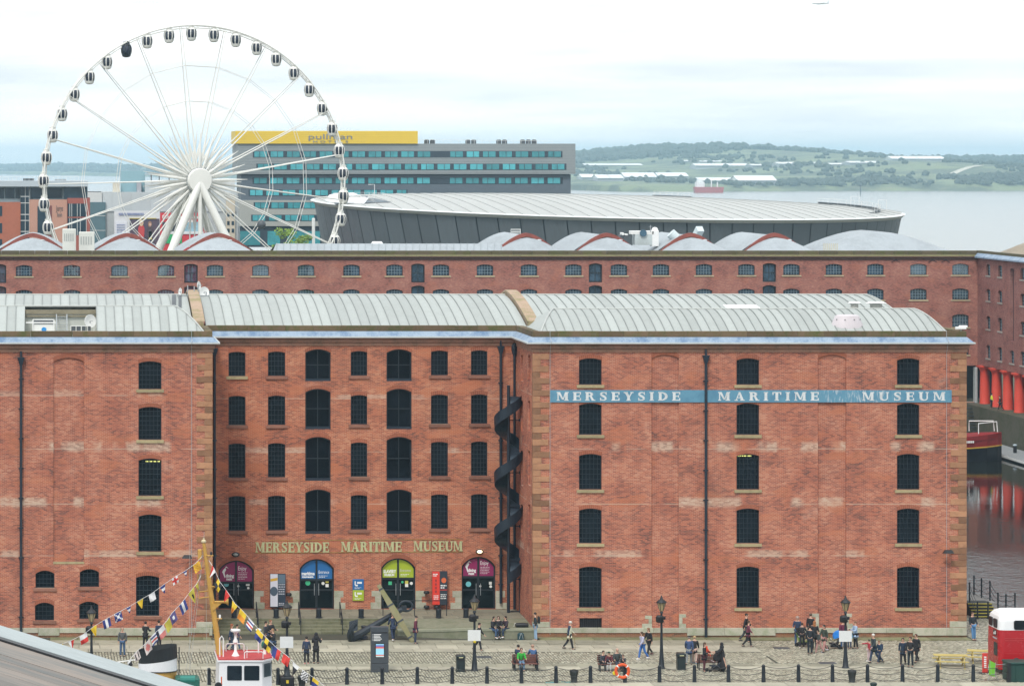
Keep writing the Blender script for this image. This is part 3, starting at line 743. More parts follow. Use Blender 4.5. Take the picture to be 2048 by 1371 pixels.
# downpipes and conductors
def downpipe(px, py0, py1, Y, r=.085):
    mb = MB(); x = PX(px,Y); z0, z1 = PZ(py1,Y), PZ(py0,Y); y = Y-.14
    mb.tube([(x,y,z0),(x,y,z1-.3)], r, 8)
    mb.add([(x-.2,y-.14,z1-.15),(x+.2,y-.14,z1-.15),(x+.2,y+.14,z1-.15),(x-.2,y+.14,z1-.15),(x-.09,y-.09,z1-.6),(x+.09,y-.09,z1-.6),(x+.09,y+.09,z1-.6),(x-.09,y+.09,z1-.6)],
           [(0,1,2,3),(4,5,1,0),(5,6,2,1),(6,7,3,2),(7,4,0,3)])
    mb.box(x-.22,x+.22,y-.15,y+.13,z1-.18,z1-.12); mb.tube([(x,y,z1-.15),(x,y+.02,z1+.25)],.07,8)
    z = z0+1.2
    while z < z1-1: mb.lathe([(r*1.0,z-.06),(r*1.35,z-.05),(r*1.35,z+.05),(r*1.0,z+.06)],8,(x,y,0)); mb.box(x-.16,x+.16,y+.03,y+.12,z-.03,z+.03); z += 1.83
    part('downpipe', mb, IRON_BLUE, MUS, smooth=True)
downpipe(1411,706,1276,YF); downpipe(42,710,1272,YF); downpipe(1001,688,1205,YR); downpipe(429,692,1205,YR)
X1 = XR0-.14; mb = MB(); yy = F*X1/(1029-V)
mb.tube([(X1,yy,PZ(1222,yy)),(X1,yy,PZ(712,yy))],.085,8); mb.lathe([(.09,PZ(712,yy)),(.2,PZ(700,yy)),(.2,PZ(690,yy)),(.12,PZ(686,yy))],8,(X1,yy,0)); part('downpipe', mb, IRON_BLUE, MUS, smooth=True)
for px in (1100,1893,383):
    mb = MB(); x = xf(px); mb.tube([(x,YF-.04,zf(1268)),(x,YF-.04,ZT-.4),(x,YF-.3,ZT+.1),(x,YF-.56,ZT+.3),(x,YF-.02,ZT+.6),(x,YF-.02,ZT+1)],.014,5); part('conductor_strip', mb, M('conductor',(.42,.44,.45),.5), MUS)

# ------------------------------------------------------------------ entrance doors
def pmat(name, c, rough=.5, emit=None): return M(name, c, rough, var=.05, scale=1.5, emit=emit)
MAG, BLU, LIM = pmat('magenta_board',(.27,.014,.10)), pmat('blue_board',(.012,.13,.36)), pmat('lime_board',(.36,.46,.02))
PRINT = pmat('white_print',(.82,.83,.82)); PRINT2 = pmat('pale_print',(.60,.55,.60))
SYMB = [pmat('sticker_cyan',(.16,.50,.55)), pmat('sticker_white',(.75,.75,.72)), pmat('sticker_green',(.05,.45,.22)), pmat('sticker_yellow',(.62,.55,.10))]
DGLASS = glass_mat('door_glass', (.010,.018,.022), .45, var=.9)
def small_print(mb, x0, x1, z0, n, y, h=.03, gap=.085, seed=1):
    r = random.Random(seed)
    for i in range(n):
        x = x0; z = z0-i*gap
        while x < x1-.05*r.random():
            l = min(r.uniform(.05,.15), x1-x); mb.box(x, x+l, y-.004, y, z, z+h); x += l+.03
            if i == n-1 and x > x0+(x1-x0)*.7: break
for i, (o, mat) in enumerate(zip(rec_door, (MAG,BLU,LIM,MAG))):
    ua,ub,va,vb,rise,dep = o; d = -dep+.05; fw = .10; c = (ua+ub)/2; zs = zr((1185,1177,1175,1171)[i]) if False else vb-1.86*.98
    zs = PZ((1165,1159.5,1157,1154)[i], YR)
    outer = [(ua,va)]+arch_pts(ua,ub,vb,rise,12)+[(ub,va)]; inner = [(ua+fw,va+fw*.3)]+arch_pts(ua+fw,ub-fw,vb-fw,rise*.93,12)+[(ub-fw,va+fw*.3)]
    mb = MB(); ring_prism(mb, fnR, outer, inner, d-.05, d+.08)
    mb.prism([(c-.06,va),(c+.06,va),(c+.06,vb-fw),(c-.06,vb-fw)], fnR, d-.04, d+.07)
    mb.prism([(ua+fw,zs-.07),(ub-fw,zs-.07),(ub-fw,zs+.07),(ua+fw,zs+.07)], fnR, d-.04, d+.075)
    zm2 = va+1.18
    mb.prism([(ua+fw,zm2-.05),(ub-fw,zm2-.05),(ub-fw,zm2+.05),(ua+fw,zm2+.05)], fnR, d-.04, d+.065)
    dr = part('door', mb, FRAME, MUS)
    arc = arch_pts(ua+fw,ub-fw,vb-fw,rise*.93,12)
    for sd in (0,1):
        pts = [p for p in arc if (p[0] <= c-.06 if sd == 0 else p[0] >= c+.06)]
        xa, xb = (ua+fw, c-.06) if sd == 0 else (c+.06, ub-fw)
        pts = ([(xa,zs+.07)]+pts+[(xb,vb-fw-.001),(xb,zs+.07)]) if sd == 0 else ([(xa,zs+.07),(xa,vb-fw-.001)]+pts+[(xb,zs+.07)])
        mb = MB(); mb.prism(pts, fnR, d-.01, d+.03); part('fanlight_board', mb, mat, dr)
        mb = MB(); mb.poly([fnR(u,v,d) for u,v in ((xa,va+.04),(xb,va+.04),(xb,zs-.07),(xa,zs-.07))]); part('door_glass', mb, DGLASS, dr)
    yp = YR-d-.034; wdt = c-.06-ua-fw
    if i in (0,3):
        text_part('lettering','Enjoy', c+.14, c+.14+.52, zs+.78, .26, yp, PRINT, dr, .003, .0)
        text_part('lettering','dining', c-.66, c-.14, zs+.34, .20, yp, PRINT, dr, .003, .012); text_part('lettering','room', c-.62, c-.26, zs+.15, .17, yp, PRINT, dr, .003, .012)
        mb = MB(); x0 = ua+fw+.10; z0 = zs+.30                       # white heron-like emblem
        mb.prism([(x0+.20,z0),(x0+.25,z0+.03),(x0+.20,z0+.34),(x0+.30,z0+.52),(x0+.24,z0+.64),(x0+.12,z0+.52),(x0+.04,z0+.36),(x0+.10,z0+.28)], lambda u,v,w_: (u,yp-w_,v), 0, .004)
        mb.prism([(x0+.2,z0+.60),(x0+.30,z0+.74),(x0+.46,z0+.60),(x0+.32,z0+.66)], lambda u,v,w_: (u,yp-w_,v), 0, .005)
        small_print(mb, c+.14, c+.72, zs+.62, 5, yp, .025, .10, i+2); part('print', mb, PRINT, dr)
    elif i == 1:
        mb = MB(); small_print(mb, c+.16, c+.7, zs+.24, 2, yp, .03, .09, 9); part('print', mb, PRINT, dr)
        text_part('lettering','Entrance', c+.14, c+.80, zs+.40, .20, yp, PRINT, dr, .003); text_part('lettering','maritime', ua+fw+.06, c-.12, zs+.30, .22, yp, PRINT, dr, .003, .012); text_part('lettering','museum', ua+fw+.08, c-.2, zs+.14, .12, yp, PRINT, dr, .003, .010)
    else:
        mb = MB(); small_print(mb, c+.16, c+.7, zs+.26, 2, yp, .03, .09, 19); part('print', mb, PRINT, dr)
        text_part('lettering','Entrance', c+.14, c+.80, zs+.44, .18, yp, PRINT2, dr, .003); text_part('lettering','SLAVERY', ua+fw+.06, c-.12, zs+.36, .20, yp, PRINT, dr, .003, .012); text_part('lettering','MUSEUM', ua+fw+.12, c-.24, zs+.17, .13, yp, PRINT, dr, .003, .010)
    yg = YR-d-.012
    spots = [((-.62,1.55,.17,0,'o'),(.14,1.42,.07,1,'o'),(.75,1.55,.12,1,'r'),(.78,1.3,.08,1,'o')), ((-.55,1.62,.16,2,'o'),(.42,1.6,.10,1,'o'),(.68,1.72,.10,3,'r'),(.68,1.45,.10,1,'r')),
             ((-.5,1.6,.11,2,'r'),(.28,1.68,.08,2,'o'),(.55,1.66,.10,3,'r'),(.55,1.46,.10,1,'r'),(.85,1.6,.10,1,'o')), ((-.62,1.55,.17,0,'o'),(.14,1.42,.07,1,'o'),(.78,1.6,.09,1,'r'),(.8,1.4,.09,1,'o'))][i]
    for (sx,sz,r_,mi,sh) in spots:
        mb = MB()
        if sh == 'o': mb.prism([(c+sx+r_*math.cos(a*PI/8), va+sz+r_*math.sin(a*PI/8)) for a in range(16)], lambda u,v,w_: (u,yg-w_,v), 0, .004)
        else: mb.box(c+sx-r_, c+sx+r_, yg-.004, yg, va+sz-r_*.9, va+sz+r_*1.1)
        part('sticker', mb, SYMB[mi], dr)
    mb = MB()
    for sg in (-1,1): mb.tube([(c+sg*.14,yg-.09,va+.85),(c+sg*.14,yg-.09,va+1.6)],.018,6)
    part('handle', mb, GREYM, dr)
    nv = 20; mb = MB(); o2 = arch_pts(ua-.06,ub+.06,vb+.26,rise*1.12,nv*2); i2 = arch_pts(ua,ub,vb,rise,nv*2)
    for k in range(nv): mb.prism([i2[2*k],i2[2*k+2],o2[2*k+2],o2[2*k]], fnR, -.02, .005+.004*(k%2))
    part('brick_arch', mb, HEADER, dr)
    for sg, e in ((-1,ua),(1,ub)):                                  # granite jambs
        if i == 0 and sg < 0: continue
        z = .8
        for k, (l, h) in enumerate(((.72,.40),(.42,.34),(.60,.42)) if i % 2 else ((.68,.42),(.40,.38),(.62,.36))):
            xa, xb = (e-l,e-.004) if sg < 0 else (e+.004,e+l)
            if xb > XR0-.05: xb = XR0-.06
            mb = MB(); mb.bev(xa,xb,YR-.018,YR+.2,z+.004,z+h-.004,.01); part('jamb_stone', mb, GRANITE, MUS); z += h
# lamps over the outer doors
for px, py, on in ((471,1108,0),(959,1102,1)):
    x, z = xr(px), zr(py); t = thing('bulkhead_lamp', 'oval bulkhead lamp, %s, over the magenta door %s' % (('unlit','by the corner downpipe') if not on else ('lit','beside the spiral chute')), 'lamp', (x,YR,z))
    mb = MB(); mb.lathe([(.10,0),(.24,.02),(.26,.08),(.20,.10)],14,(x,YR-.1,z),ax='y',sy=.6); part('housing', mb, BLACK, t, True)
    mb = MB(); mb.ball((x,YR-.12,z-.0),.17,.10,.10,12,6); part('lens', mb, M('lamp_lit',(1,.85,.5),.4,emit=2.0,var=.02) if on else M('lamp_off',(.30,.32,.30),.3), t, True)

# ------------------------------------------------------------------ serif lettering
def glyph(ch):
    T, t, s, o = .26, .11, .105, .08
    P = []
    rect = lambda x0,x1,z0,z1: P.append([(x0,z0),(x1,z0),(x1,z1),(x0,z1)])
    def stem(x, w_=T, top=True, bot=True):
        rect(x,x+w_,0,1)
        if bot: rect(x-o,x+w_+o,0,s)
        if top: rect(x-o,x+w_+o,1-s,1)
    def stroke(pts, ws):
        for k in range(len(pts)-1):
            (x0,z0),(x1,z1) = pts[k],pts[k+1]; dx,dz = x1-x0,z1-z0; l = math.hypot(dx,dz); nx,nz = -dz/l,dx/l; a,b = ws[k]/2,ws[k+1]/2
            P.append([(x0+nx*a,z0+nz*a),(x0-nx*a,z0-nz*a),(x1-nx*b,z1-nz*b),(x1+nx*b,z1+nz*b)])
    if ch == 'I': stem(o); return T+2*o, P
    if ch == 'E':
        stem(o); w_ = .78
        rect(o,w_,0,t); rect(o,w_,1-t,1); rect(o+T,w_-.16,.46,.46+t); rect(w_-t,w_,0,.30); rect(w_-t,w_,.70,1); rect(w_-.2,w_-.12,.36,.66); return w_, P
    if ch == 'T':
        w_ = .84; stem(w_/2-T/2, top=False); rect(0,w_,1-t,1); rect(0,t,.68,1); rect(w_-t,w_,.68,1); return w_, P
    if ch == 'M':
        w_ = 1.14; rect(o,o+t,0,1); rect(0,.28,0,s); rect(0,.24,1-s,1); rect(w_-o-T,w_-o,0,1); rect(w_-T-2*o-.02,w_,0,s); rect(w_-T-o,w_,1-s,1)
        P.append([(.08,1),(.32,1),(w_/2+.10,.12),(w_/2-.06,.12)]); P.append([(w_-o-T,1),(w_-o-T+.1,1),(w_/2+.10,.12),(w_/2+.0,.12)]); return w_, P
    if ch == 'A':
        w_ = .98; P.append([(.10,0),(.20,0),(.50,.96),(.42,1)]); P.append([(.38,1),(.56,1),(.90,0),(.62,0)]); rect(.24,.68,.28,.28+t); rect(0,.32,0,s); rect(.54,w_,0,s); return w_, P
    if ch == 'U':
        w_ = .96; rect(o,o+T,.30,1); rect(0,T+2*o,1-s,1); rect(w_-o-t-.02,w_-o,.30,1); rect(w_-.30,w_,1-s,1)
        pts = [(o+T/2+(w_-2*o-T/2-t/2)*(1-math.cos(a))/2, .30-.24*math.sin(a)) for a in [PI*k/8 for k in range(9)]]
        stroke(pts, [T,T*.95,T*.85,T*.7,.13,.12,.11,.11,.11]); return w_, P
    if ch == 'Y':
        w_ = .94; rect(w_/2-T/2,w_/2+T/2,0,.46); rect(w_/2-T/2-o,w_/2+T/2+o,0,s); P.append([(.06,1),(.34,1),(w_/2+T/2,.44),(w_/2-T/2,.44)]); P.append([(.74,1),(.86,1),(w_/2+T/2,.44),(w_/2+.02,.44)]); rect(0,.40,1-s,1); rect(.64,w_,1-s,1); return w_, P
    if ch == 'D':
        w_ = .94; stem(o); pts = [(o+T*.6+.56*math.sin(a), .5+.45*math.cos(a)) for a in [PI*k/10 for k in range(11)]]
        stroke(pts, [.10,.12,.17,.22,T,T,T,.22,.17,.12,.10]); return w_, P
    if ch == 'R':
        w_ = .98; stem(o); pts = [(o+T*.7+.40*math.sin(a), .735+.215*math.cos(a)) for a in [PI*k/8 for k in range(9)]]
        stroke(pts, [.10,.13,.19,T,T,T,.19,.13,.10]); P.append([(.44,.52),(.64,.52),(.90,0),(.64,0)]); rect(.62,w_,0,s); return w_, P
    if ch == 'S':
        w_ = .74; pts = [(.66,.72),(.60,.90),(.40,.955),(.17,.88),(.13,.73),(.26,.58),(.48,.46),(.61,.30),(.57,.12),(.35,.045),(.14,.11),(.08,.28)]
        stroke(pts, [.10,.10,.11,.16,.21,.24,.24,.21,.16,.11,.10,.10]); rect(.60,.68,.66,1); rect(.06,.14,0,.34); return w_, P
    return .5, P
def serif_text(mb, txt, x0, x1, z0, h, y, th=.03, gap=.10, kx=None, wide=1.0):
    gs = [(w0*wide,[[(u*wide,v) for u,v in pl] for pl in P0]) for w0,P0 in map(glyph,txt)]; tot = sum(g[0] for g in gs)*h; n = len(txt)
    gw = (x1-x0-tot)/(n-1) if kx is None else gap*h
    k = 1.0
    if gw < .04*h: gw = .06*h; k = (x1-x0-gw*(n-1))/tot
    x = x0; e = 0
    for w_, P in gs:
        for pl in P:
            e = (e+1) % 9
            mb.prism([(x+u*h*k, z0+v*h) for u,v in pl], lambda u,v,d: (u,y-d,v), 0, th+e*.0012)
        x += w_*h*k+gw
GOLD = M('wall_letters', (.50,.50,.27), .6, var=.15, scale=3)
wl = thing('wall_sign', 'pale green serif letters naming the museum on the brick above the doors', 'sign', (xr(718),YR,zr(1103)))
for wd, a, b in (('MERSEYSIDE',511,658),('MARITIME',682,803),('MUSEUM',827,925)):
    k = (a-511)/414*3; n = len(wd)
    mb = MB(); serif_text(mb, wd, xr(a), xr(b), zr(1103.5-k), 20*YR/F, YR-.012, .05); part('lettering', mb, GOLD, wl)
for py, a, b in ((1080,540,920),(1105,511,925)):
    mb = MB(); z = zr(py); mb.bar((xr(a),YR-.02,z),(xr(b),YR-.02,z+.08),.02,.03); part('rule_line', mb, M('brass_rule',(.40,.26,.07),.5), wl)
def board_mat():
    m, t, b = _nodes('blue_sign_board'); cv = coords(t, False); sp = node(t,'ShaderNodeSeparateXYZ'); lk(t, cv, sp.inputs[0])
    n = noise(t, cv, 1.2, 5, .7); st = node(t,'ShaderNodeMapping'); lk(t, cv, st.inputs[0]); st.inputs['Scale'].default_value = (3.5,1,.8)
    pe = mathn(t,'MULTIPLY', sstep(t, noise(t, st.outputs[0], 1.6, 5, .75), .50, .62), mathn(t,'MULTIPLY', sstep(t, sp.outputs[0], 3.6, 5.2), mathn(t,'SUBTRACT',1.0, sstep(t, sp.outputs[0], 7.4, 9.0))))
    c = mixc(t, sstep(t, n, .4,.7), (.115,.285,.40), (.085,.225,.34)); c = mixc(t, mathn(t,'MULTIPLY',pe,.75), c, (.52,.58,.62))
    lk(t, c, b.inputs['Base Color']); b.inputs['Roughness'].default_value = .6; return m
x0, x1 = xf(1100), xf(1903); zb0, zb1 = zf(804), zf(779.5)
SG = thing('sign_board', 'long blue painted board with white slab serif letters across the wing wall', 'sign', ((x0+x1)/2,YF,zb0))
mb = MB(); mb.bev(x0, x1, YF-.06, YF-.015, zb0, zb1, .01); part('board', mb, board_mat(), SG)
mb = MB(); r = random.Random(2); x = x0+1.5
part('batten', MB().box(x0,x1,YF-.014,YF+.002,zb0+.05,zb0+.12), GREYM, SG)
WLET = M('sign_letters', (.70,.73,.74), .6, var=.22, scale=2.2)
for wd, a, b in (('MERSEYSIDE',1113,1360),('MARITIME',1436,1637),('MUSEUM',1724,1890)):
    mb = MB(); serif_text(mb, wd, xf(a), xf(b), zf(800.5), 17.2*YF/F, YF-.062, .006, wide=1.22); part('lettering', mb, WLET, SG)

# ------------------------------------------------------------------ wall banners
def panel_sign(name, label, x0, x1, y0, y1, Y, cols, proud=.12):
    t = thing(name, label, 'sign', ((x0+x1)/2, Y, PZ(y1,Y))); z0, z1 = PZ(y1,Y), PZ(y0,Y)
    mb = MB(); mb.bev(x0,x1,Y-proud,Y-proud+.07,z0,z1,.008); part('panel', mb, cols[0], t)
    mb = MB(); 
    for zz in (z0+.25,z1-.25): mb.box((x0+x1)/2-.04,(x0+x1)/2+.04,Y-proud+.06,Y+.02,zz-.04,zz+.04)
    part('bracket', mb, BLACK, t)
    return t, z0, z1, Y-proud-.003
NAVY = pmat('navy_print',(.02,.035,.06)); GREYP = pmat('grey_print',(.42,.44,.50)); YEL = pmat('yellow_print',(.62,.36,.03)); DARKP = pmat('dark_print',(.025,.035,.05))
SLATE = pmat('slate_print',(.06,.09,.13)); REDP = pmat('red_print',(.72,.045,.025)); ORP = pmat('orange_print',(.70,.15,.05))
# left banner: pale poster beside a navy one
xa, xm, xb = xr(539), xr(555), xr(570.5)
t, z0, z1, yp = panel_sign('exhibition_banner', 'tall banner of a pale photo poster and a navy poster between two doors', xa, xb, 1145, 1212, YR, [NAVY], .35)
mb = MB(); mb.box(xa+.03,xm-.01,yp-.004,yp,z0+.05,z1-.02); part('poster', mb, pmat('pale_poster',(.62,.62,.70)), t)
fnP = lambda u,v,w_: (u,yp-.005-w_,v)
mb = MB(); mb.prism([(xa+.04,z1-.5),(xm-.02,z1-.42),(xm-.02,z1-.25),(xa+.04,z1-.33)], fnP, 0,.003); part('print', mb, YEL, t)
mb = MB(); mb.prism([((xa+xm)/2+.24*math.cos(a*PI/8), (z0+z1)/2-.05+.30*math.sin(a*PI/8)) for a in range(16)], fnP, 0,.003); part('print', mb, SLATE, t)
mb = MB(); mb.box(xm+.02,xb-.03,yp-.004,yp,z1-.62,z1-.05); part('poster', mb, pmat('steel_poster',(.10,.15,.20)), t)
mb = MB(); small_print(mb, xm+.04, xb-.05, z1-.72, 5, yp, .07, .15, 4); small_print(mb, xm+.05, xb-.1, z0+.22, 2, yp, .06, .10, 6); part('print', mb, GREYP, t)
mb = MB(); mb.box((xa+xb)/2-.05,(xa+xb)/2+.05,YR-.3,YR+.01,z0-.28,z0); part('bracket', mb, BLACK, t)
# blue over lime plaque
t, z0, z1, yp = panel_sign('gallery_plaque', 'square blue plaque above a lime green one between the two entrances', xr(705), xr(727.5), 1157, 1200, YR, [BLU], .08)
mb = MB(); mb.box(xr(705)+.005,xr(727.5)-.005,yp-.003,yp,z0+.005,(z0+z1)/2); part('lower_panel', mb, LIM, t)
for zb in ((z0+z1)/2, z0):
    mb = MB(); x = xr(709); yq = yp-.005
    mb.box(x,x+.07,yq-.004,yq,zb+.34,zb+.56); mb.prism([(x+.0,zb+.34),(x+.06,zb+.24),(x+.2,zb+.24),(x+.2,zb+.34)], lambda u,v,w_: (u,yq-w_,v), 0,.004)
    mb.box(x+.16,x+.46,yq-.004,yq,zb+.40,zb+.52); small_print(mb, x, x+.42, zb+.14, 2, yq, .025, .06, 3); part('print', mb, PRINT, t)
# red and black banner
xa, xm, xb = xr(863), xr(878), xr(893.5)
t, z0, z1, yp = panel_sign('exhibition_banner', 'tall banner of a red poster and a black poster beside the lime door', xa, xb, 1140, 1207, YR, [DARKP], .35)
mb = MB(); mb.box(xa+.01,xm,yp-.004,yp,z0+.01,z1-.01); part('poster', mb, REDP, t)
mb = MB(); small_print(mb, xa+.05, xm-.08, z1-.22, 2, yp-.004, .06, .10, 5); small_print(mb, xa+.1, xm-.06, z0+.55, 3, yp-.004, .05, .10, 7); small_print(mb, xm+.06, xb-.06, z0+.62, 3, yp, .05, .12, 8); small_print(mb, xm+.06, xb-.06, z1-.95, 2, yp, .08, .14, 8); part('print', mb, PRINT, t)
mb = MB()
for k in range(4): mb.prism([((xa+xm)/2+.06*math.cos(a*PI/4), z1-.6-.23*k+.09*math.sin(a*PI/4)) for a in range(8)], fnP, 0,.003)
part('print', mb, pmat('maroon_print',(.30,.03,.03)), t)
mb = MB(); mb.prism([((xm+xb)/2+.02+.16*math.cos(a*PI/8), z1-.58+.17*math.sin(a*PI/8)) for a in range(16)], fnP, 0,.003); part('print', mb, ORP, t)
mb = MB(); mb.box(xm+.01,xb,yp-.005,yp,z0+.93,z0+.97); part('print', mb, REDP, t)
mb = MB(); mb.box((xa+xb)/2-.05,(xa+xb)/2+.05,YR-.3,YR+.01,z0-.28,z0); part('bracket', mb, BLACK, t)
# wall floodlights and hanging baskets
def flood(px, py, Y, label):
    x, z = PX(px,Y), PZ(py,Y); t = thing('floodlight', label, 'floodlight', (x,Y,z))
    mb = MB(); mb.tube([(x+.15,Y+.01,z-.05),(x+.15,Y-.5,z)],.03,6); mb.box(x+.05,x+.25,Y-.03,Y+.01,z-.12,z+.02); part('arm', mb, BLACK, t)
    mb = MB(); mb.add([(x-.35,Y-.75,z-.10),(x+.3,Y-.75,z-.10),(x+.3,Y-.4,z-.12),(x-.35,Y-.4,z-.12),(x-.2,Y-.68,z+.1),(x+.2,Y-.68,z+.1),(x+.2,Y-.45,z+.1),(x-.2,Y-.45,z+.1)],[(0,3,2,1),(4,5,6,7),(0,1,5,4),(1,2,6,5),(2,3,7,6),(3,0,4,7)]); part('head', mb, BLACK, t)
flood(374,1110,YF,'dark floodlight on the left wing beside the quoins'); flood(1892,1100,YF,'small dark floodlight high beside the right wing quoins')
for px,py,lab in ((577,1187,'black hanging lamp on the wall right of the navy banner'),(852,1183,'black uplighter on the wall left of the red banner'),(852,1212,'black downlighter under the uplighter by the red banner'),(873,1212,'black spotlight below the foot of the red banner')):
    x, z = xr(px), zr(py); t = thing('wall_lamp', lab, 'lamp', (x,YR,z)); mb = MB(); mb.lathe([(.05,-.10),(.17,-.07),(.19,.02),(.15,.10),(.04,.12)],12,(x,YR-.28,z),sx=1); part('shade', mb, BLACK, t, True)
    mb = MB(); mb.tube([(x,YR-.28,z),(x,YR+.01,z)],.025,6); part('arm', mb, BLACK, t)

# ------------------------------------------------------------------ entrance platform, steps, ramp wall, rails
STEP = M('step_stone', (.19,.185,.12), .85, var=.25, scale=.8, objvar=.1, bump=.3, col2=(.11,.115,.06))
PAVE = M('platform_paving', (.24,.225,.165), .85, var=.2, scale=.9, objvar=.12)
PL = thing('entrance_terrace', 'raised stone terrace with five long steps in front of the museum doors', 'terrace', (20,203,0))
xs1 = PX(930,201.8)
ZPL = .78
mb = MB(); mb.box(XL1+.02, XR0-.02, 202.9, YR-.02, .0, ZPL-.03); part('terrace_core', mb, STEP, PL)
rnd = random.Random(21)
y = 202.92
while y < YR-.3:
    x = XL1+.05
    while x < XR0-.1:
        l = min(rnd.uniform(1.0,1.9), XR0-.04-x); mb = MB(); mb.bev(x+.008,x+l-.008,y+.008,min(y+1.0,YR-.03)-.008,ZPL-.03,ZPL,.01); part('paving_slab', mb, PAVE, PL); x += l
    y += 1.02
for k in range(4):
    mb = MB(); z1 = ZPL*(4-k)/5; y0 = 202.9-.38*(k+1); xe = PX((985,955,925,840)[k],202)
    x = XL1+.03
    while x < xe-.1:
        l = min(rnd.uniform(1.6,2.6), xe-x)
        if xe-x-l < .6: l = xe-x
        mb = MB(); mb.bev(x+.005,x+l-.005,y0,y0+.41,0.003,z1-.012,.014); part('step', mb, STEP, PL); x += l
# low ramp with its seat wall
RP = M('ramp_stone', (.23,.23,.165), .85, var=.25, scale=.6, bump=.3, col2=(.15,.165,.10))
xa, xb = PX(800,199.4), XR0-.02
mb = MB(); N = 16; top = []
for i in range(N+1):
    t_ = i/N; x = xa+(xb-xa)*t_; yy = 199.25+1.5*(1-t_)**3; zz = .60*min(1,(.55+.45*t_*2))
    top.append((x,yy,zz))
for p,q in zip(top[:-1],top[1:]):
    zb_ = lambda x: ZPL-.035
    mb.quad(p,q,(q[0],202.89,ZPL-.04),(p[0],202.89,ZPL-.04)); mb.quad((p[0],p[1],0),(q[0],q[1],0),q,p)
mb.quad((xb,199.25,0),(xb,202.89,0),(xb,202.89,ZPL-.04),top[-1])
part('ramp', mb, RP, PL)
mb = MB()
for p,q in zip(top[:-1],top[1:]): mb.add([(p[0],p[1]-.04,p[2]-.10),(q[0],q[1]-.04,q[2]-.10),(q[0],q[1]-.04,q[2]+.02),(p[0],p[1]-.04,p[2]+.02),(p[0],p[1]+.32,p[2]+.05),(q[0],q[1]+.32,q[2]+.05)],[(0,1,2,3),(3,2,5,4)])
part('wall_coping', mb, M('ramp_coping',(.28,.29,.21),.85,var=.2,scale=1), PL)
# handrails down the steps
for k,px in enumerate((515,600,683)):
    x = PX(px,202); t = thing('handrail', 'slim black handrail on the terrace steps '+('before the first magenta door','left of the blue door','left of the blue and lime plaque')[k], 'handrail', (x,202,0), group='handrails on the terrace steps')
    for xx in (x,):
        mb = MB(); mb.tube([(xx,203.2,ZPL),(xx,203.2,ZPL+.98),(xx,201.35,1.0),(xx,201.35,0.0)],.028,6); part('rail', mb, IRON, t, True)
        mb = MB(); mb.tube([(xx,202.3,.45),(xx,202.3,1.38)],.025,6); mb.tube([(xx,203.2,ZPL+.5),(xx,201.35,.52)],.016,5); part('post', mb, IRON, t)
xg = [PX(766,204), PX(829,204), PX(893,204)]
t = thing('guard_rail', 'black horizontal guard rail in front of the lime green door', 'railing', (xg[1],204,ZPL))
mb = MB(); mb.tube([(xg[0],204,ZPL+.95),(xg[2],204,ZPL+.95)],.025,6); mb.tube([(xg[0],204,ZPL+.5),(xg[2],204,ZPL+.5)],.014,6); part('rail', mb, IRON, t)
for x in xg: part('post', MB().tube([(x,204,ZPL),(x,204,ZPL+.97)],.026,6), IRON, t)
# stub bollards on the terrace
stub = MB(); stub.lathe([(.20,0),(.20,.04),(.165,.06),(.165,.46),(.185,.48),(.185,.52),(.15,.56),(.02,.58)],14)
sm = stub.mesh('stub_bollard', IRON, True)
for px, py, z in ((470,1239,ZPL),(554,1238,ZPL),(639,1237,ZPL),(724,1237,ZPL),(881,1239,ZPL),(932,1234,ZPL)):
    X, Y, Z = G(px,py,z); o = link('stub_bollard', sm, None, (X,max(Y,203.1),z)); tag(o, 'squat black bollard standing on the entrance terrace', 'bollard', 'squat bollards on the terrace')
o = link('stub_bollard', sm, None, G(728,1268,0.0)); tag(o, 'squat black bollard standing at the foot of the steps beside the anchor', 'bollard')

# ------------------------------------------------------------------ spiral chute
xc, yc = PX(1017,205.4), 205.4
SPN = thing('spiral_chute', 'blue-black steel spiral escape chute winding down in the inner corner', 'chute', (xc,yc,ZPL))
mb = MB(); zt_, zb_ = PZ(792,yc), PZ(1163,yc); r0, r1 = .10, .88; pitch = 111*yc/F; N = 150
tot = (zt_-zb_)/pitch*2*PI
a0 = R(22)
fl, wl2 = [], []
for i in range(N+1):
    a = a0-tot*i/N; z = zt_-(zt_-zb_)*i/N
    fl.append(((xc+r0*math.cos(a),yc+r0*math.sin(a),z),(xc+r1*math.cos(a),yc+r1*math.sin(a),z-.05),(xc+(r1+.03)*math.cos(a),yc+(r1+.03)*math.sin(a),z+.66)))
for p,q in zip(fl[:-1],fl[1:]): mb.quad(p[0],p[1],q[1],q[0])
part('chute_floor', mb, M('worn_steel',(.035,.055,.08),.3,metal=.3,var=.3,scale=2), SPN, True)
mb = MB()
for p,q in zip(fl[:-1],fl[1:]): mb.quad(p[1],q[1],q[2],p[2])
part('chute_wall', mb, IRON_BLUE, SPN, True)
mb = MB(); mb.tube([(xc,yc,ZPL),(xc,yc,PZ(770,yc))],.10,10); part('centre_post', mb, IRON_BLUE, SPN, True)
e = fl[-1]
mb = MB(); mb.tube([(xc+.75,yc+.3,ZPL),(xc+.75,yc+.3,zb_+.2)],.05,8); part('end_post', mb, IRON_BLUE, SPN)
for py in (800,840,907,945,1012,1052,1118,1158,1222):
    z = PZ(py,yc); mb = MB(); mb.tube([(xc,yc+.0,z),(XR0+.02,yc+.15,z)],.03,6); mb.lathe([(.10,-.03),(.10,.03)],8,(XR0-.02,yc+.15,z),ax='x'); part('wall_stay', mb, IRON_BLUE, SPN)

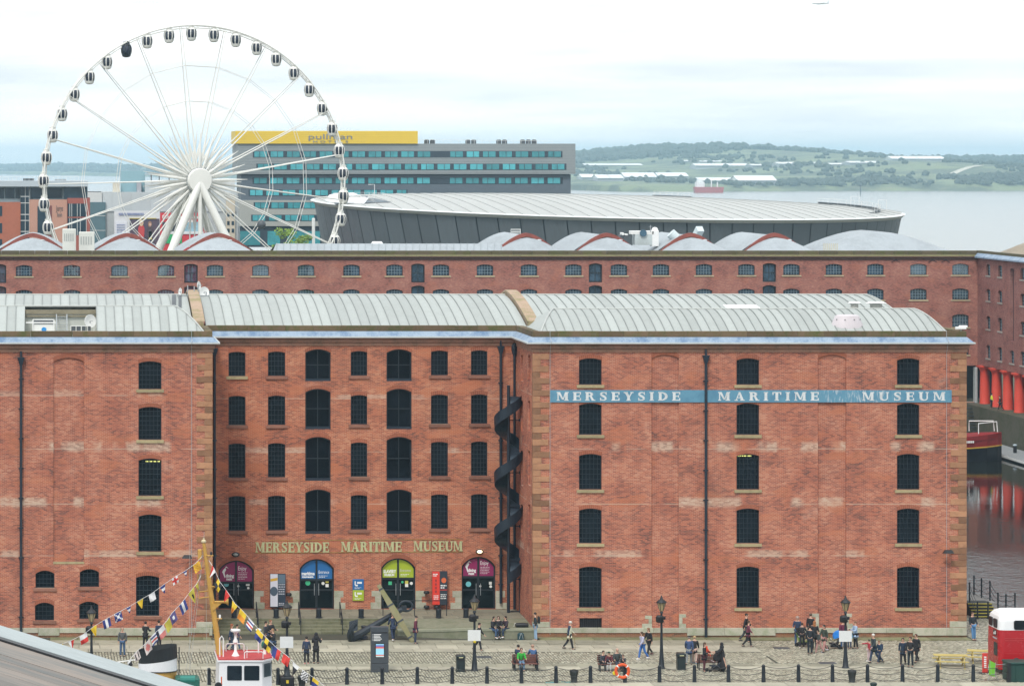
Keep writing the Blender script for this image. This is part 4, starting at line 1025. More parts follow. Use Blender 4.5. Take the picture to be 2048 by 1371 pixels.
# ------------------------------------------------------------------ plant on the museum roof
t = thing('air_handling_unit', 'white roof plant cabinet with a blue disc mark in the roof well', 'plant unit', (PX(90,202.5),202.5,ZE))
x0, x1 = PX(66,202.5), PX(108,202.5)
mb = MB(); mb.bev(x0,x1,202,203.6,ZE-.02,PZ(647,202.5),.03); part('cabinet', mb, WHITE_MT, t)
mb = MB(); mb.box(x0+.05,x1-.05,202.1,203.4,PZ(647,202.5),PZ(640,202.5)); part('louvre', mb, DGREY, t)
mb = MB(); mb.prism([(PX(88,202)+.16*math.cos(a*PI/8),PZ(658.5,202)+.14*math.sin(a*PI/8)) for a in range(16)], lambda u,v,w_:(u,201.995-w_,v),0,.004); part('disc_mark', mb, pmat('disc_blue',(.02,.25,.62)), t)
mb = MB(); zz = PZ(639,202); mb.tube([(PX(52,202),201.95,PZ(645,202)),(x1+.1,201.95,PZ(645,202))],.04,6)
for x in (x0,x1): mb.tube([(x,201.95,ZE),(x,201.95,zz)],.035,6)
mb.tube([(x0,201.95,zz),(x1,201.95,zz)],.03,6); part('guard_frame', mb, WHITE, t)
t = thing('roof_ladder', 'pale aluminium roof ladder leaning in the roof well', 'ladder', (PX(124,203),203,ZE))
mb = MB()
for px in (113,134): mb.bar((PX(px,203),202.6,ZE-.02),(PX(px,203),204.4,PZ(630,203.5)),.06,.06)
part('rail', mb, GREYM, t)
for k in range(7):
    f_ = (k+.7)/7.6; z = ZE+(PZ(630,203.5)-ZE)*f_; y = 202.6+1.8*f_; part('rung', MB().bar((PX(113,203),y,z),(PX(134,203),y,z),.04,.04), GREYM, t)
t = thing('condenser_bank', 'low dark framed condenser bank on the roof well floor', 'plant unit', (PX(165,202.5),202.5,ZE))
for k in range(4):
    xx = PX(143+k*10,202.5); mb = MB(); mb.bev(xx,xx+.26,202.2,203,ZE-.02,PZ(652,202.5),.02); part('condenser', mb, DGREY, t)
mb = MB()
for zz in (ZE+.2,PZ(651,202.5)): mb.bar((PX(141,202.5),202.15,zz),(PX(188,202.5),202.15,zz),.03,.04)
for px in (141,152,163,175,188): mb.bar((PX(px,202.5),202.15,ZE-.02),(PX(px,202.5),202.15,PZ(651,202.5)),.03,.03)
part('frame', mb, WHITE_MT, t)
def dish(px, py, Y, r_, label, aim=(-.4,-1,.2), pole=1.2):
    x, z = PX(px,Y), PZ(py,Y); t = thing('satellite_dish', label, 'dish', (x,Y,z-pole))
    d = Vector(aim).normalized(); q = d.to_track_quat('Z','Y').to_matrix()
    mb = MB(); mb.lathe([(.02,-.10*r_*2),(r_*.5,-.07*r_*2),(r_*.85,.0),(r_,.06*r_*2),(r_*.97,.08*r_*2),(r_*.5,-.03*r_*2),(.02,-.07*r_*2)],14)
    mb.v = [tuple(q@Vector(p)+Vector((x,Y,z))) for p in mb.v]; part('reflector', mb, WHITE, t, True)
    mb = MB(); mb.tube([(x,Y+.06,z-pole),(x,Y+.06,z)],.035,6); mb.tube([(x,Y,z)]+[tuple(Vector((x,Y,z))+d*r_*.9)],.02,5); part('mount', mb, GREYM, t)
    return t
dish(180,642,203.2,.42,'white satellite dish in the museum roof well', (.5,-1,.1), .9)
ya = 216.8
dish(361,583,ya,.26,'small white dish left of the fire wall mast cluster',(-1,-.4,.1),.55); dish(408,584,ya,.36,'round white dish right of the fire wall mast cluster',(.3,-1,.1),.55); dish(397,571,ya,.30,'upper white drum dish on the fire wall mast',(1,-.5,.1),.8)
t = thing('aerial_mast', 'cluster of slim grey aerial masts on the fire wall', 'mast', (PX(385,ya),ya,PZ(592,ya)))
for px, y0, y1 in ((375,570,600),(388,572,600),(396,568,604),(412,583,596)): part('mast_pole', MB().tube([(PX(px,ya),ya-.3,PZ(y1,ya)),(PX(px,ya),ya-.3,PZ(y0,ya))],.04,6), GREYM, t)
mb = MB(); mb.tube([(PX(360,ya),ya-.3,PZ(590,ya)),(PX(418,ya),ya-.3,PZ(591,ya))],.035,6); mb.tube([(PX(366,ya),ya-.3,PZ(597,ya)),(PX(412,ya),ya-.3,PZ(598,ya))],.03,6); part('cross_rail', mb, GREYM, t)
# fan cowl and vents
yy = 202.3; x = PX(1694,yy); t = thing('fan_cowl', 'pinkish white domed fan cowl on the right wing roof', 'vent', (x,yy,PZ(650,yy)))
mb = MB(); prof = [(1.05,PZ(664,yy)),(1.02,PZ(652,yy)),(.88,PZ(642,yy)),(.74,PZ(631,yy)),(.55,PZ(629,yy)),(.02,PZ(628.4,yy))]
mb.lathe(prof,24,(x,yy,0),sy=.72); part('dome', mb, M('cowl_white',(.60,.55,.575),.4,var=.04), t, True)
mb = MB()
for a in (-2.6,-1.9,-1.2,-.5): mb.ball((x+.85*math.cos(a),yy+.66*math.sin(a),PZ(638,yy)),.045,.03,.03,8,5)
part('fixing', mb, DGREY, t)
mb = MB(); mb.box(x-.9,x+.9,yy-.65,yy+.65,ZE-.1,PZ(657,yy)); part('kerb', mb, GREYM, t)
for px, w_, lab in ((1709,.36,'slim white cowl vent on the far roof of the right range'),(1752,.56,'wide white slatted cowl vent near the hipped roof end')):
    yy = 211; x = PX(px,yy); z0 = PZ(624,yy)-.3; t = thing('roof_vent', lab, 'vent', (x,yy,z0))
    part('stack', MB().lathe([(w_*.7,z0),(w_*.7,PZ(608,yy)),(w_*.75,PZ(607.5,yy))],12,(x,yy,0)), M('vent_slats',(.45,.45,.42),.6,stretch=(1,1,9),scale=2,var=.4), t, True)
    part('cap', MB().lathe([(w_*1.1,PZ(606,yy)),(w_*1.2,PZ(605.5,yy)),(w_*.8,PZ(603,yy)),(.02,PZ(602.5,yy))],14,(x,yy,0)), WHITE, t, True)
yy = 211.2; mb = MB(); mb.add([(PX(1456,yy),yy,PZ(617,yy)),(PX(1523,yy),yy,PZ(617,yy)),(PX(1523,yy),yy+1.6,PZ(609,yy+1.6)+.0),(PX(1456,yy),yy+1.6,PZ(609,yy+1.6))],[(0,1,2,3)]); 
mb.v += [(a,b,c-.15) for a,b,c in mb.v]; mb.f += [(4,7,6,5),(0,1,5,4),(1,2,6,5),(2,3,7,6),(3,0,4,7)]; mb.m += [0]*5
single('skylight', mb, M('skylight_white',(.84,.86,.86),.3,var=.03), 'long white skylight hatch on the right range roof', 'skylight', loc=(PX(1490,yy),yy,PZ(617,yy)))
t = thing('camera_bracket', 'small white cctv cluster on the parapet end', 'camera', (PX(1922,200.4),200.4,ZP1))
x = PX(1922,200.4); part('housing', MB().bev(x-.35,x+.3,200.25,200.5,ZP1+.10,ZP1+.24,.03).bev(x-.1,x+.42,200.4,200.6,ZP1+.2,ZP1+.32,.03), WHITE, t); part('stand', MB().tube([(x,200.4,ZP1-.02),(x,200.4,ZP1+.2)],.04,6), GREYM, t)

# ------------------------------------------------------------------ warehouse across the basin
YB2 = 383.0
xb_ = lambda px: PX(px,YB2)
zb = lambda py: PZ(py,YB2)
fnB = lambda u,v,w_: (u,YB2-w_,v)
XC = xb_(1955)                                # inner corner of the dock
FAR = thing('warehouse', 'long red brick warehouse across the basin with a row of grey vaulted roofs', 'warehouse', (xb_(1000),YB2,1))
FARSILL = M('far_sill',(.50,.42,.27),.85,var=.15,objvar=.1); FARBAR = M('far_bar',(.20,.27,.31),.5,var=.15); FARGL = glass_mat('far_glass',(.028,.055,.085),.2,.1,.9); FARDOOR = M('far_door',(.018,.030,.040),.4,var=.3)
xs = [48,144,239,332,430,521,612,703,789,882,970,1058,1147,1238,1322,1408,1493,1583,1668,1751,1837,1921]
ops = []; doors = []
for x in xs:
    k = x/1921; y0 = 530-3*k
    ops.append((xb_(x-16.5),xb_(x+16.5),zb(y0+22.5),zb(y0),.22,.25)); ops.append((xb_(x-16.5),xb_(x+16.5),zb(y0+72),zb(y0+49.5),.22,.25))
    if x > 1700:
        ops.append((xb_(x-16.5),xb_(x+16.5),zb(y0+127),zb(y0+101),.22,.25)); ops.append((xb_(x-16.5),xb_(x+16.5),zb(y0+182),zb(y0+154),.22,.25))
for x in (-1,382,836,1191,1539):
    y0 = 528-2*x/1539; doors.append((xb_(x-13.5),xb_(x+13.5),zb(y0+38),zb(y0),.2,.4)); doors.append((xb_(x-13.5),xb_(x+13.5),zb(y0+84),zb(y0+44),.2,.4))
gate = (xb_(1900),xb_(1953),1.0,5.3,0,.5)
mb = MB(); wall_sheet(mb, fnB, xb_(-60), XC, .9, 18.0, ops+doors+[gate]); part('wall', mb, BRICK_FAR, FAR)
for i, o in enumerate(ops): window(FAR, fnB, o, 6, 4, sill=FARSILL, arch=False, glass=FARGL, fw=.07, bars=FARBAR, bw=.04, sh=.16, sw=.18)
for o in doors:
    w_ = window(FAR, fnB, o, 2, 2, sill=None, arch=False, glass=FARGL, fw=.16, bars=FARDOOR, bw=.1)
mb = MB(); mb.quad((gate[0]-6,YB2+6,1),(gate[1]+4,YB2+6,1),(gate[1]+4,YB2+6,5.3),(gate[0]-6,YB2+6,5.3)); mb.quad((gate[0],YB2+.5,5.3),(gate[1],YB2+.5,5.3),(gate[1],YB2+6,5.3),(gate[0],YB2+6,5.3)); part('loading_passage', mb, ROOM, FAR)
mb = MB(); mb.bev(xb_(1949),xb_(1954),YB2-.3,YB2+.6,.95,5.1,.05); part('pier', mb, M('grey_pier',(.42,.44,.44),.8,var=.2), FAR)
FCOP = M('far_coping',(.12,.095,.058),.9,var=.3,scale=.5,objvar=.2,col2=(.09,.095,.03)); 
mb = MB(); sweep(mb, [(xb_(-60),YB2),(XC+.01,YB2)], [(0,17.7),(.10,17.8),(.10,17.95),(.34,18.05),(.36,18.2),(.05,18.3)], [0,0,0,0,0]); part('cornice', mb, M('far_cornice',(.17,.095,.07),.9,var=.3), FAR)
mb = MB(); sweep(mb, [(xb_(-60),YB2),(XC+.01,YB2)], [(.362,18.17),(.368,18.25),(.05,18.32)], [0,0]); part('lichen_edge', mb, M('lichen',(.27,.25,.12),.9,var=.3), FAR)
x = xb_(-60); r = random.Random(4)
while x < XC-.2:
    l = min(r.uniform(1.6,3.0), XC-x); mb = MB(); mb.bev(x+.01,x+l-.01,YB2-.04,YB2+.5,18.3,18.83,.04); part('coping_stone', mb, FCOP, FAR); x += l
for px in (1791,1865,1891):                   # wall ties in cross form
    mb = MB(); x, z = xb_(px), zb(519.5)
    for s in (-1,1): mb.bar((x-.5,YB2-.05,z-.28*s),(x+.5,YB2-.05,z+.28*s),.09,.05)
    part('tie_plate', mb, BLACK, FAR)
VROOF = M('vault_sheet',(.36,.40,.43),.6,var=.18,scale=.35,objvar=.06,stretch=(1,.3,1)); VRED = M('gable_brick',(.27,.072,.052),.85,var=.25,scale=.8); LGV = M('vent_grey',(.52,.55,.56),.5); FRSEAM = M('vault_seam',(.28,.32,.34),.7)
def vault(pxc, pxw, peak, wall=True, back=413, hip=8.0, wy=394.0):
    xc = PX(pxc,wy); hw = pxw*wy/F; z0 = 18.45; zp = PZ(peak,wy); N = 12
    prof = lambda t: z0+(zp-z0)*max(0,1-abs(t)**1.6)
    rf = None; mb = MB()
    rows = []
    for k in range(7):
        f_ = k/6; y = YB2+.9+f_*hip; row = []
        for i in range(N+1):
            t_ = -1+2*i/N; row.append((xc+hw*1.18*t_, y, z0+(prof(t_)-(.48 if wall else .2)-z0)*math.sin(f_*PI/2) if True else 0))
        rows.append(row)
    rows.append([(p[0],wy,p[2]) for p in rows[-1]])
    for A,B in zip(rows[:-1],rows[1:]):
        for i in range(N): mb.quad(A[i],A[i+1],B[i+1],B[i])
    rf = part('roof', mb, VROOF, FAR, True)
    mb = MB()
    for i in range(N):
        t0,t1 = -1+2*i/N,-1+2*(i+1)/N
        mb.quad((xc+hw*1.18*t0,wy-(0 if not wall else -.5),prof(t0)-.2),(xc+hw*1.18*t1,wy-(0 if not wall else -.5),prof(t1)-.2),(xc+hw*1.18*t1,back,prof(t1)-.2),(xc+hw*1.18*t0,back,prof(t0)-.2))
    part('rear_vault', mb, VROOF, rf, True)
    if wall:
        mb = MB(); pts = [(xc+hw*t_, prof(t_)+.10) for t_ in [-1+2*i/16 for i in range(17)]]
        lo = [(x,z-.48) for x,z in pts]
        for a in range(16):
            mb.prism([lo[a],lo[a+1],pts[a+1],pts[a]], lambda u,v,w_: (u,wy-w_,v), -.5, 0)
        part('gable_wall', mb, VRED, rf)
    mb = MB(); zz = prof(.25)-.22; mb.ball((xc+hw*.3,wy-3,zz-.30),.30,.4,.14,8,5); part('roof_vent', mb, LGV, rf)
    return rf
for pxc in (65,255,437): vault(pxc,66,467.5)
for pxc in (1053,1214,1382,1550): vault(pxc,60,467)
vault(1755,118,459,False,back=402,hip=9)
vault(-110,66,467.5)
yl = 387.5; zl = PZ(487,yl); mb = MB()
mb.quad((PX(545,YB2),YB2+.8,18.5),(PX(1010,YB2),YB2+.8,18.5),(PX(1003,yl),yl,zl),(PX(552,yl),yl,zl)); mb.quad((PX(552,yl),yl,zl),(PX(1003,yl),yl,zl),(PX(1000,yl),yl+6,18.4),(PX(545,yl),yl+6,18.4))
lr = part('roof', mb, VROOF, FAR)
for k in range(34):
    a = 553+k*13.6; mb = MB(); mb.bar((PX(a,YB2+.8),YB2+.8,18.53),(PX(a+1,yl),yl,zl+.03),.06,.08); part('roof_seam', mb, FRSEAM, lr)
# plant standing on those roofs
yq = 397.0
def px_box(name, label, cat, px0, px1, py0, py1, Y, dep, mat, extra=None, zfoot=None):
    t = thing(name, label, cat, ((PX(px0,Y)+PX(px1,Y))/2, Y, PZ(py1,Y)))
    mb = MB(); mb.bev(PX(px0,Y),PX(px1,Y),Y,Y+dep,PZ(py1,Y) if zfoot is None else zfoot,PZ(py0,Y),.06); part('casing', mb, mat, t); return t
CREAM = M('chiller_cream',(.66,.67,.62),.5,var=.08,scale=.5)
for (a,b,c,d,lab) in ((125,152,458,490,'taller cream chiller box standing between two vaulted roofs'),(158,189,464,497,'shorter cream chiller box with louvres between two vaulted roofs')):
    t = px_box('chiller',lab,'plant unit',a,b,c,d,388,2.0,CREAM,zfoot=18.0)
    for k in range(5):
        x = PX(a+3+k*(b-a-6)/5,388); mb = MB(); mb.box(x,x+(b-a-6)/5*388/F*.55,387.97,388.02,PZ(d-8,388),PZ(c+9,388)); part('louvre', mb, M('louvre_grey',(.42,.44,.42),.6), t)
t = thing('roof_plant', 'cluster of white ducts, drums and a fan stack on the far warehouse roof', 'plant unit', (PX(1290,yq),yq,18.2))
B = lambda a,b,c,d,m=WHITE_MT,dep=1.5: MB().bev(PX(a,yq),PX(b,yq),yq,yq+dep,PZ(d,yq),PZ(c,yq),.05)
part('duct', B(1262,1308,461.5,468.5), WHITE_MT, t); part('cabinet', B(1270,1305,468,490,dep=2), M('plant_grey',(.50,.56,.56),.5,var=.2,scale=.8), t); part('fan_stack', B(1304,1318,461,492), WHITE, t)
part('fan_dome', MB().ball((PX(1311.5,yq),yq+.6,PZ(461,yq)),.42,.5,.42,12,8), WHITE, t, True)
part('fan_disc', MB().lathe([(.42,-.1),(.42,.1)],16,(PX(1286,yq),yq-.15,PZ(466,yq)),ax='y'), M('disc_slate',(.05,.12,.18),.5), t)
part('cabinet', B(1241,1258,469.5,476), DGREY, t); part('duct', B(1244,1248,465,474), WHITE_MT, t); part('duct', B(1250,1256,467.5,471), WHITE_MT, t)
part('aerial', MB().tube([(PX(1301,yq),yq,PZ(464,yq)),(PX(1301,yq),yq,PZ(450,yq))],.05,5).tube([(PX(1297,yq),yq,PZ(453,yq)),(PX(1306,yq),yq,PZ(453,yq))],.03,4), GREYM, t)
part('duct_elbow', MB().tube([(PX(1352,yq),yq,PZ(476,yq)),(PX(1341,yq),yq,PZ(466,yq))],.62,10), M('elbow_pale',(.60,.68,.70),.4), t, True)
t = thing('roof_duct', 'square louvred duct outlet tilted above a red gable wall', 'duct', (PX(1392,yq+3),yq+3,19.6)); 
part('outlet', MB().bar((PX(1393,yq+3),yq+3,PZ(472,yq+3)),(PX(1397,yq+3),yq+2,PZ(457,yq+3)),.85,.8), M('duct_pale',(.62,.70,.72),.4,stretch=(1,1,8),var=.2), t)
t = thing('roof_cage', 'small white ladder cage above the vaulted roofs', 'ladder', (PX(1031,400),400,19.5))
for px in (1022,1026,1030,1034,1038,1041): part('upright', MB().tube([(PX(px,400),400,19.4),(PX(px,400),400,PZ(458,400))],.035,5), WHITE_MT, t)
part('hoop', MB().tube([(PX(1022,400),400,PZ(458.5,400)),(PX(1041,400),400,PZ(458.5,400))],.04,5).tube([(PX(1022,400),400,PZ(464,400)),(PX(1041,400),400,PZ(464,400))],.04,5), WHITE_MT, t)
t = thing('roof_hatch', 'white lidded hatch on the low ridge roof', 'hatch', (PX(755,389),389,zl)); part('lid', MB().add([(PX(743,389),388.4,zl-.1),(PX(766,389),388.4,zl-.1),(PX(766,389),390,zl-.1),(PX(743,389),390,zl-.1),(PX(746,389),388.6,PZ(483,389)),(PX(763,389),388.6,PZ(483,389)),(PX(763,389),389.8,PZ(483,389)),(PX(746,389),389.8,PZ(483,389))],[(0,3,2,1),(4,5,6,7),(0,1,5,4),(1,2,6,5),(2,3,7,6),(3,0,4,7)]), WHITE, t)
t = thing('roof_fence', 'short white slatted fence at the foot of the big grey roof', 'fence', (PX(1660,386),386,18.7))
for k in range(8): part('slat', MB().box(PX(1647+k*3.8,386),PX(1647+k*3.8,386)+.12,386,386.1,18.6,PZ(486.5,386)), M('slat_cream',(.60,.58,.48),.6), t)

# ------------------------------------------------------------------ colonnaded warehouse on the right
fnC = lambda u,v,w_: (XC-w_, u, v)
RGT = thing('warehouse', 'red brick warehouse standing on fat red iron columns beside the basin', 'warehouse', (XC,370,.95))
zc = lambda px,py: (lambda Y: PZ(py,Y))(F*XC/(px-V))
ops2 = []
for yc in [F*XC/(1976.5-V),F*XC/(2000-V),F*XC/(2045-V),F*XC/(2068-V)]+[355.5-4.6*k for k in range(6)]:
    for zt2,h in ((17.4,1.35),(14.5,1.4),(11.35,1.55),(8.0,1.6)): ops2.append((yc-.78,yc+.78,zt2-h,zt2,.25,.3))
yc = F*XC/(2024-V); slit = (yc-.75,yc+.75,8.9,17.2,.2,.35); ops2.append((yc-.78,yc+.78,6.4,7.9,.25,.3))
mb = MB(); wall_sheet(mb, fnC, 300, YB2, 5.4, 18.0, ops2+[slit]); part('wall', mb, BRICK_SIDE, RGT)
mb = MB(); mb.poly([fnC(u,v,-.35) for u,v in ((slit[0],slit[2]),(slit[1],slit[2]),(slit[1],slit[3]),(slit[0],slit[3]))]); part('hoist_slot', mb, M('slot_maroon',(.085,.035,.04),.7,var=.2), RGT)
for o in ops2: window(RGT, fnC, o, 3, 4, sill=M('grey_sill',(.36,.35,.31),.85,objvar=.1), arch=False, glass=FARGL, fw=.07, bars=FARBAR, bw=.035, sh=.16, sw=.14)
mb = MB(); sweep(mb, [(XC,YB2),(XC,300)], [(0,17.7),(-.10,17.8),(-.10,17.95),(-.34,18.05),(-.4,18.2)], [0,0,0,0]); mb.v = [(2*XC-x if False else x,y,z) for x,y,z in mb.v]; part('cornice', mb, CORNICE, RGT)
mb = MB(); mb.quad((XC-.45,YB2-.4,18.16),(XC-.45,300,18.16),(XC-.02,300,18.55),(XC-.02,YB2,18.55)); mb.quad((XC-.45,YB2-.4,18.16),(XC-.45,300,18.16),(XC-.45,300,18.0),(XC-.45,YB2-.4,18.0)); part('lead_flashing', mb, LEAD, RGT)
mb = MB(); mb.box(XC-.01,XC+.5,300,YB2+.4,18.5,18.85); part('parapet', mb, FCOP, RGT)
mb = MB(); mb.quad((XC+4.5,300,.95),(XC+4.5,YB2,.95),(XC+4.5,YB2,5.4),(XC+4.5,300,5.4)); mb.quad((XC,300,5.41),(XC+4.5,300,5.41),(XC+4.5,YB2,5.41),(XC,YB2,5.41)); part('arcade_back', mb, ROOM, RGT)
RB = M('brown_roof',(.30,.25,.185),.7,var=.2,scale=.3)
for (px,pk,w_) in ((2016,465,58),(2075,474,60)):
    yv = 376; xv = PX(px,yv); mb = MB(); N = 12; hw = 8.5; zp = PZ(pk,yv)
    for i in range(N):
        t0,t1 = -1+2*i/N,-1+2*(i+1)/N; P_ = lambda t_: 18.4+(zp-18.4)*math.cos(t_*PI/2)
        for s in range(6):
            a0_,a1_ = s/6,(s+1)/6; yy0, yy1 = yv+(px==2075)*-14+t0*7, yv+(px==2075)*-14+t1*7
            f0,f1 = min(1,a0_*2),min(1,a1_*2)
            xq = lambda a: XC+.6+a*16
            Zq = lambda t_,f_: 18.4+(P_(t_)-18.4)*math.sin(f_*PI/2)
            mb.quad((xq(a0_),yy0,Zq(t0,f0)),(xq(a0_),yy1,Zq(t1,f0)),(xq(a1_),yy1,Zq(t1,f1)),(xq(a1_),yy0,Zq(t0,f1)))
    part('roof', mb, RB, RGT, True)
REDC = M('column_red',(.72,.075,.045),.5,var=.08,scale=.8)
colmb = MB(); colmb.lathe([(.62,0),(.62,.10),(.60,.2),(.60,1.0),(.585,2.0),(.54,3.7),(.56,3.75),(.56,3.9),(.66,4.05),(.74,4.2),(.74,4.28)],20); colmb.box(-.76,.76,-.76,.76,4.27,4.46)
cme = colmb.mesh('column', REDC, True)
for yc in [F*(XC+.35)/(px-V) for px in (1970,1993.5,2016,2039,2062)]+[356.4-4.45*k for k in range(7)]:
    link('column', cme, RGT, (.35,yc-370,0))
# quay ladder, steps and pontoon
t = thing('dock_stair', 'dark timber stair down to the water in the basin corner', 'stair', (xb_(1945),380,-3))
for k in range(9): part('tread', MB().box(xb_(1915),xb_(1962),379.2-k*.35,379.6-k*.35,.6-k*.42-.1,.6-k*.42), M('dark_timber',(.03,.035,.035),.7), t)
t = thing('pontoon', 'grey floating pontoon along the mossy dock wall', 'pontoon', (105.5,350,-3))
part('deck', MB().box(103.6,107.3,318,372,-2.75,-2.55), M('pontoon_grey',(.26,.28,.29),.8,var=.15), t); part('float', MB().box(103.75,107.2,318.1,371.9,-3.4,-2.76), BLACK, t)
part('fender_strip', MB().box(103.5,103.6,318,372,-2.8,-2.58), WHITE_MT, t)
xx, yy, _ = G(2030,905,-2.55); t = thing('mooring_post', 'short black mooring post with pale cap on the pontoon', 'post', (xx,yy,-2.55)); part('shaft', MB().lathe([(.2,-2.55),(.2,-1.75)],10,(xx,yy,0)), BLACK, t); part('cap', MB().lathe([(.23,-1.76),(.23,-1.64),(.05,-1.6)],10,(xx,yy,0)), M('cap_pale',(.5,.6,.66),.5), t)
# red workboat moored in the basin
bt = thing('workboat', 'red and black workboat with a white railed cabin moored at the pontoon', 'boat', (97,351,WL))
HRED = M('hull_red',(.30,.028,.030),.4,var=.12,scale=.5); HBLK = M('hull_black',(.012,.013,.018),.4,var=.2)
st = [(-9,1.9,0,.75),(-4,2.3,0,.75),(0,2.4,.0,.78),(3,2.3,.05,.85),(5,1.7,.18,.95),(6.4,.7,.35,1.1),(7,.06,.45,1.15)]
cx, cy = PX(2003,352)-7, 352.0
def hullring(s, lv):
    x, hw, _, sh = s; k, z = lv; return [(cx+x+(.6*k if x > 5 else 0)*0, cy+sg*hw*(.78+.22*k), WL-.5+z*(1+.12*max(0,(x-2))/5)) for sg in (-1,1)]
for nm, l0, l1, mt in (('lower_hull',(0,0),(.55,1.9),HBLK),('upper_hull',(.55,1.9),(1,3.15),HRED)):
    mb = MB()
    for A,B_ in zip(st[:-1],st[1:]):
        a0_,a1_ = hullring(A,l0),hullring(A,l1); b0,b1 = hullring(B_,l0),hullring(B_,l1)
        for i in (0,1): mb.quad(a0_[i],b0[i],b1[i],a1_[i])
        if nm == 'upper_hull': mb.quad((a1_[0][0],a1_[0][1],a1_[0][2]-.5),(b1[0][0],b1[0][1],b1[0][2]-.5),(b1[1][0],b1[1][1],b1[1][2]-.5),(a1_[1][0],a1_[1][1],a1_[1][2]-.5))
    part(nm, mb, mt, bt, False)
mb = MB()
for A,B_ in zip(st[:-1],st[1:]):
    a,b = hullring(A,(.56,1.92)),hullring(B_,(.56,1.92))
    for i,s in ((0,-1),(1,1)): mb.bar((a[i][0],a[i][1]+s*.03,a[i][2]),(b[i][0],b[i][1]+s*.03,b[i][2]),.1,.12)
part('rubbing_strake', mb, M('strake_yellow',(.62,.40,.05),.5), bt)
z0 = WL+2.1
mb = MB(); mb.bev(cx-7,cx+1.6,cy-1.4,cy+1.4,z0,z0+.9,.1); part('cabin_base', mb, HRED, bt)
mb = MB(); 
for x in (-7,-4.6,-2.3,0,1.5):
    for s in (-1,1): mb.bar((cx+x,cy+s*1.35,z0+.9),(cx+x-(.35 if x > 1 else 0),cy+s*1.35,z0+2.0),.12,.12)
mb.bev(cx-7.2,cx+1.5,cy-1.5,cy+1.5,z0+1.95,z0+2.15,.05); part('cabin_frame', mb, WHITE, bt)
mb = MB(); mb.box(cx-6.9,cx+1.2,cy-1.3,cy+1.3,z0+.92,z0+1.94); part('cabin_glass', mb, FARGL, bt)
mb = MB()
for s in (-1,1):
    for zz in (.45,.85): mb.tube([(cx-7+0,cy+s*2.2,WL+2.9+zz),(cx+2.0,cy+s*2.2,WL+2.9+zz),(cx+2.3,cy+s*2.15,WL+2.8)],.05,5)
    for x in (-6,-3.5,-1,1.5): mb.tube([(cx+x,cy+s*2.2,WL+2.6),(cx+x,cy+s*2.2,WL+3.75)],.05,5)
    mb.tube([(cx+4,cy+s*1.8,WL+3),(cx+4,cy+s*1.8,WL+4.1),(cx+6.3,cy+s*.6,WL+4.2),(cx+6.4,cy+s*.6,WL+3.1)],.06,5)
part('railing', mb, WHITE, bt)
part('mast', MB().tube([(cx+1.0,cy,z0+1),(cx+.3,cy,z0+3.0)],.09,6), GREYM, bt)
mb = MB(); r = random.Random(1)
for k in range(16): mb.box(cx-.6+k*.24+(.2 if k > 6 else 0), cx-.6+k*.24+(.2 if k > 6 else 0)+.16, cy-2.43+max(0,(k*.24-3.2))*.3, cy-2.40+max(0,(k*.24-3.2))*.3, WL+2.05, WL+2.28)
part('name_print', mb, PRINT, bt)
part('light_bar', MB().bev(cx-7.0,cx-6.1,cy-.5,cy+.5,z0+2.14,z0+2.4,.06), M('beacon_blue',(.03,.16,.6),.3), bt)

# ------------------------------------------------------------------ footbridge corner right of the museum
t = thing('bridge_steps', 'black steps with yellow edges up to the footbridge', 'steps', (PX(1962,209),209,0))
YE = M('yellow_edge',(.52,.44,.06),.6,var=.25,scale=3); BT = M('black_tread',(.03,.03,.03),.8)
xa, xb2 = PX(1938,209)+.1, PX(1989,209)
for k in range(5):
    z1 = .16*(k+1); y0 = 208.2+k*.34
    part('step', MB().box(xa,xb2-(.0 if k > 1 else .3)*0,y0,y0+1.5 if k == 4 else y0+.345,.003,z1-.004*1), BT, t); part('nosing', MB().box(xa,xb2,y0-.015,y0+.09,z1-.045,z1+.004), YE, t)
mb = MB(); mb.box(xa,xb2+.4,209.92,214.2,.6,.79); part('landing', mb, M('landing_grey',(.30,.29,.27),.8), t)
def chain_mesh(mb, a, b, sag, r_=.018, n=10):
    a, b = Vector(a), Vector(b); mb.tube([tuple(a.lerp(b,i/n)-Vector((0,0,sag*4*(i/n)*(1-i/n)))) for i in range(n+1)], r_, 5)
t = thing('bridge_fence', 'black chain fence with tall posts along the footbridge', 'fence', (PX(1960,212),212,.8))
posts = [(PX(1939,210.2),210.2,.16*5,1.25),(PX(1948,213.8),213.8,.79,1.25),(PX(1963,212.4),212.4,.79,1.25),(PX(1980,211),211,.79,1.25)]
for x,y,z,h in posts: part('post', MB().tube([(x,y,z-.02),(x,y,z+h)],.05,8).ball((x,y,z+h),.06,.06,.06,8,5), IRON, t)
low = [(PX(1955,208.05),208.05,0,1.1),(PX(1976,208.05),208.05,0,1.1),(PX(1996,212),212,0.0,1.15),(PX(2012,212.5),212.5,0,1.0),(PX(2030,213),213,0,1.0)]
for x,y,z,h in low: part('post', MB().tube([(x,y,z),(x,y,z+h)],.05,8).ball((x,y,z+h),.06,.06,.06,8,5), IRON, t)
for A,B_ in zip(posts[1:-1],posts[2:]):
    for f_ in (.97,.70,.42,.16): part('chain', MB() if False else (lambda m_: (chain_mesh(m_,(A[0],A[1],A[2]+A[3]*f_),(B_[0],B_[1],B_[2]+B_[3]*f_),.16),m_)[1])(MB()), IRON, t)
for A,B_ in ((posts[3],low[2]),(low[2],low[3]),(low[3],low[4]),(posts[0],low[0])):
    for f_ in (.95,.65,.35): part('chain', (lambda m_: (chain_mesh(m_,(A[0],A[1],A[2]+A[3]*f_),(B_[0],B_[1],B_[2]+B_[3]*f_),.14),m_)[1])(MB()), IRON, t)

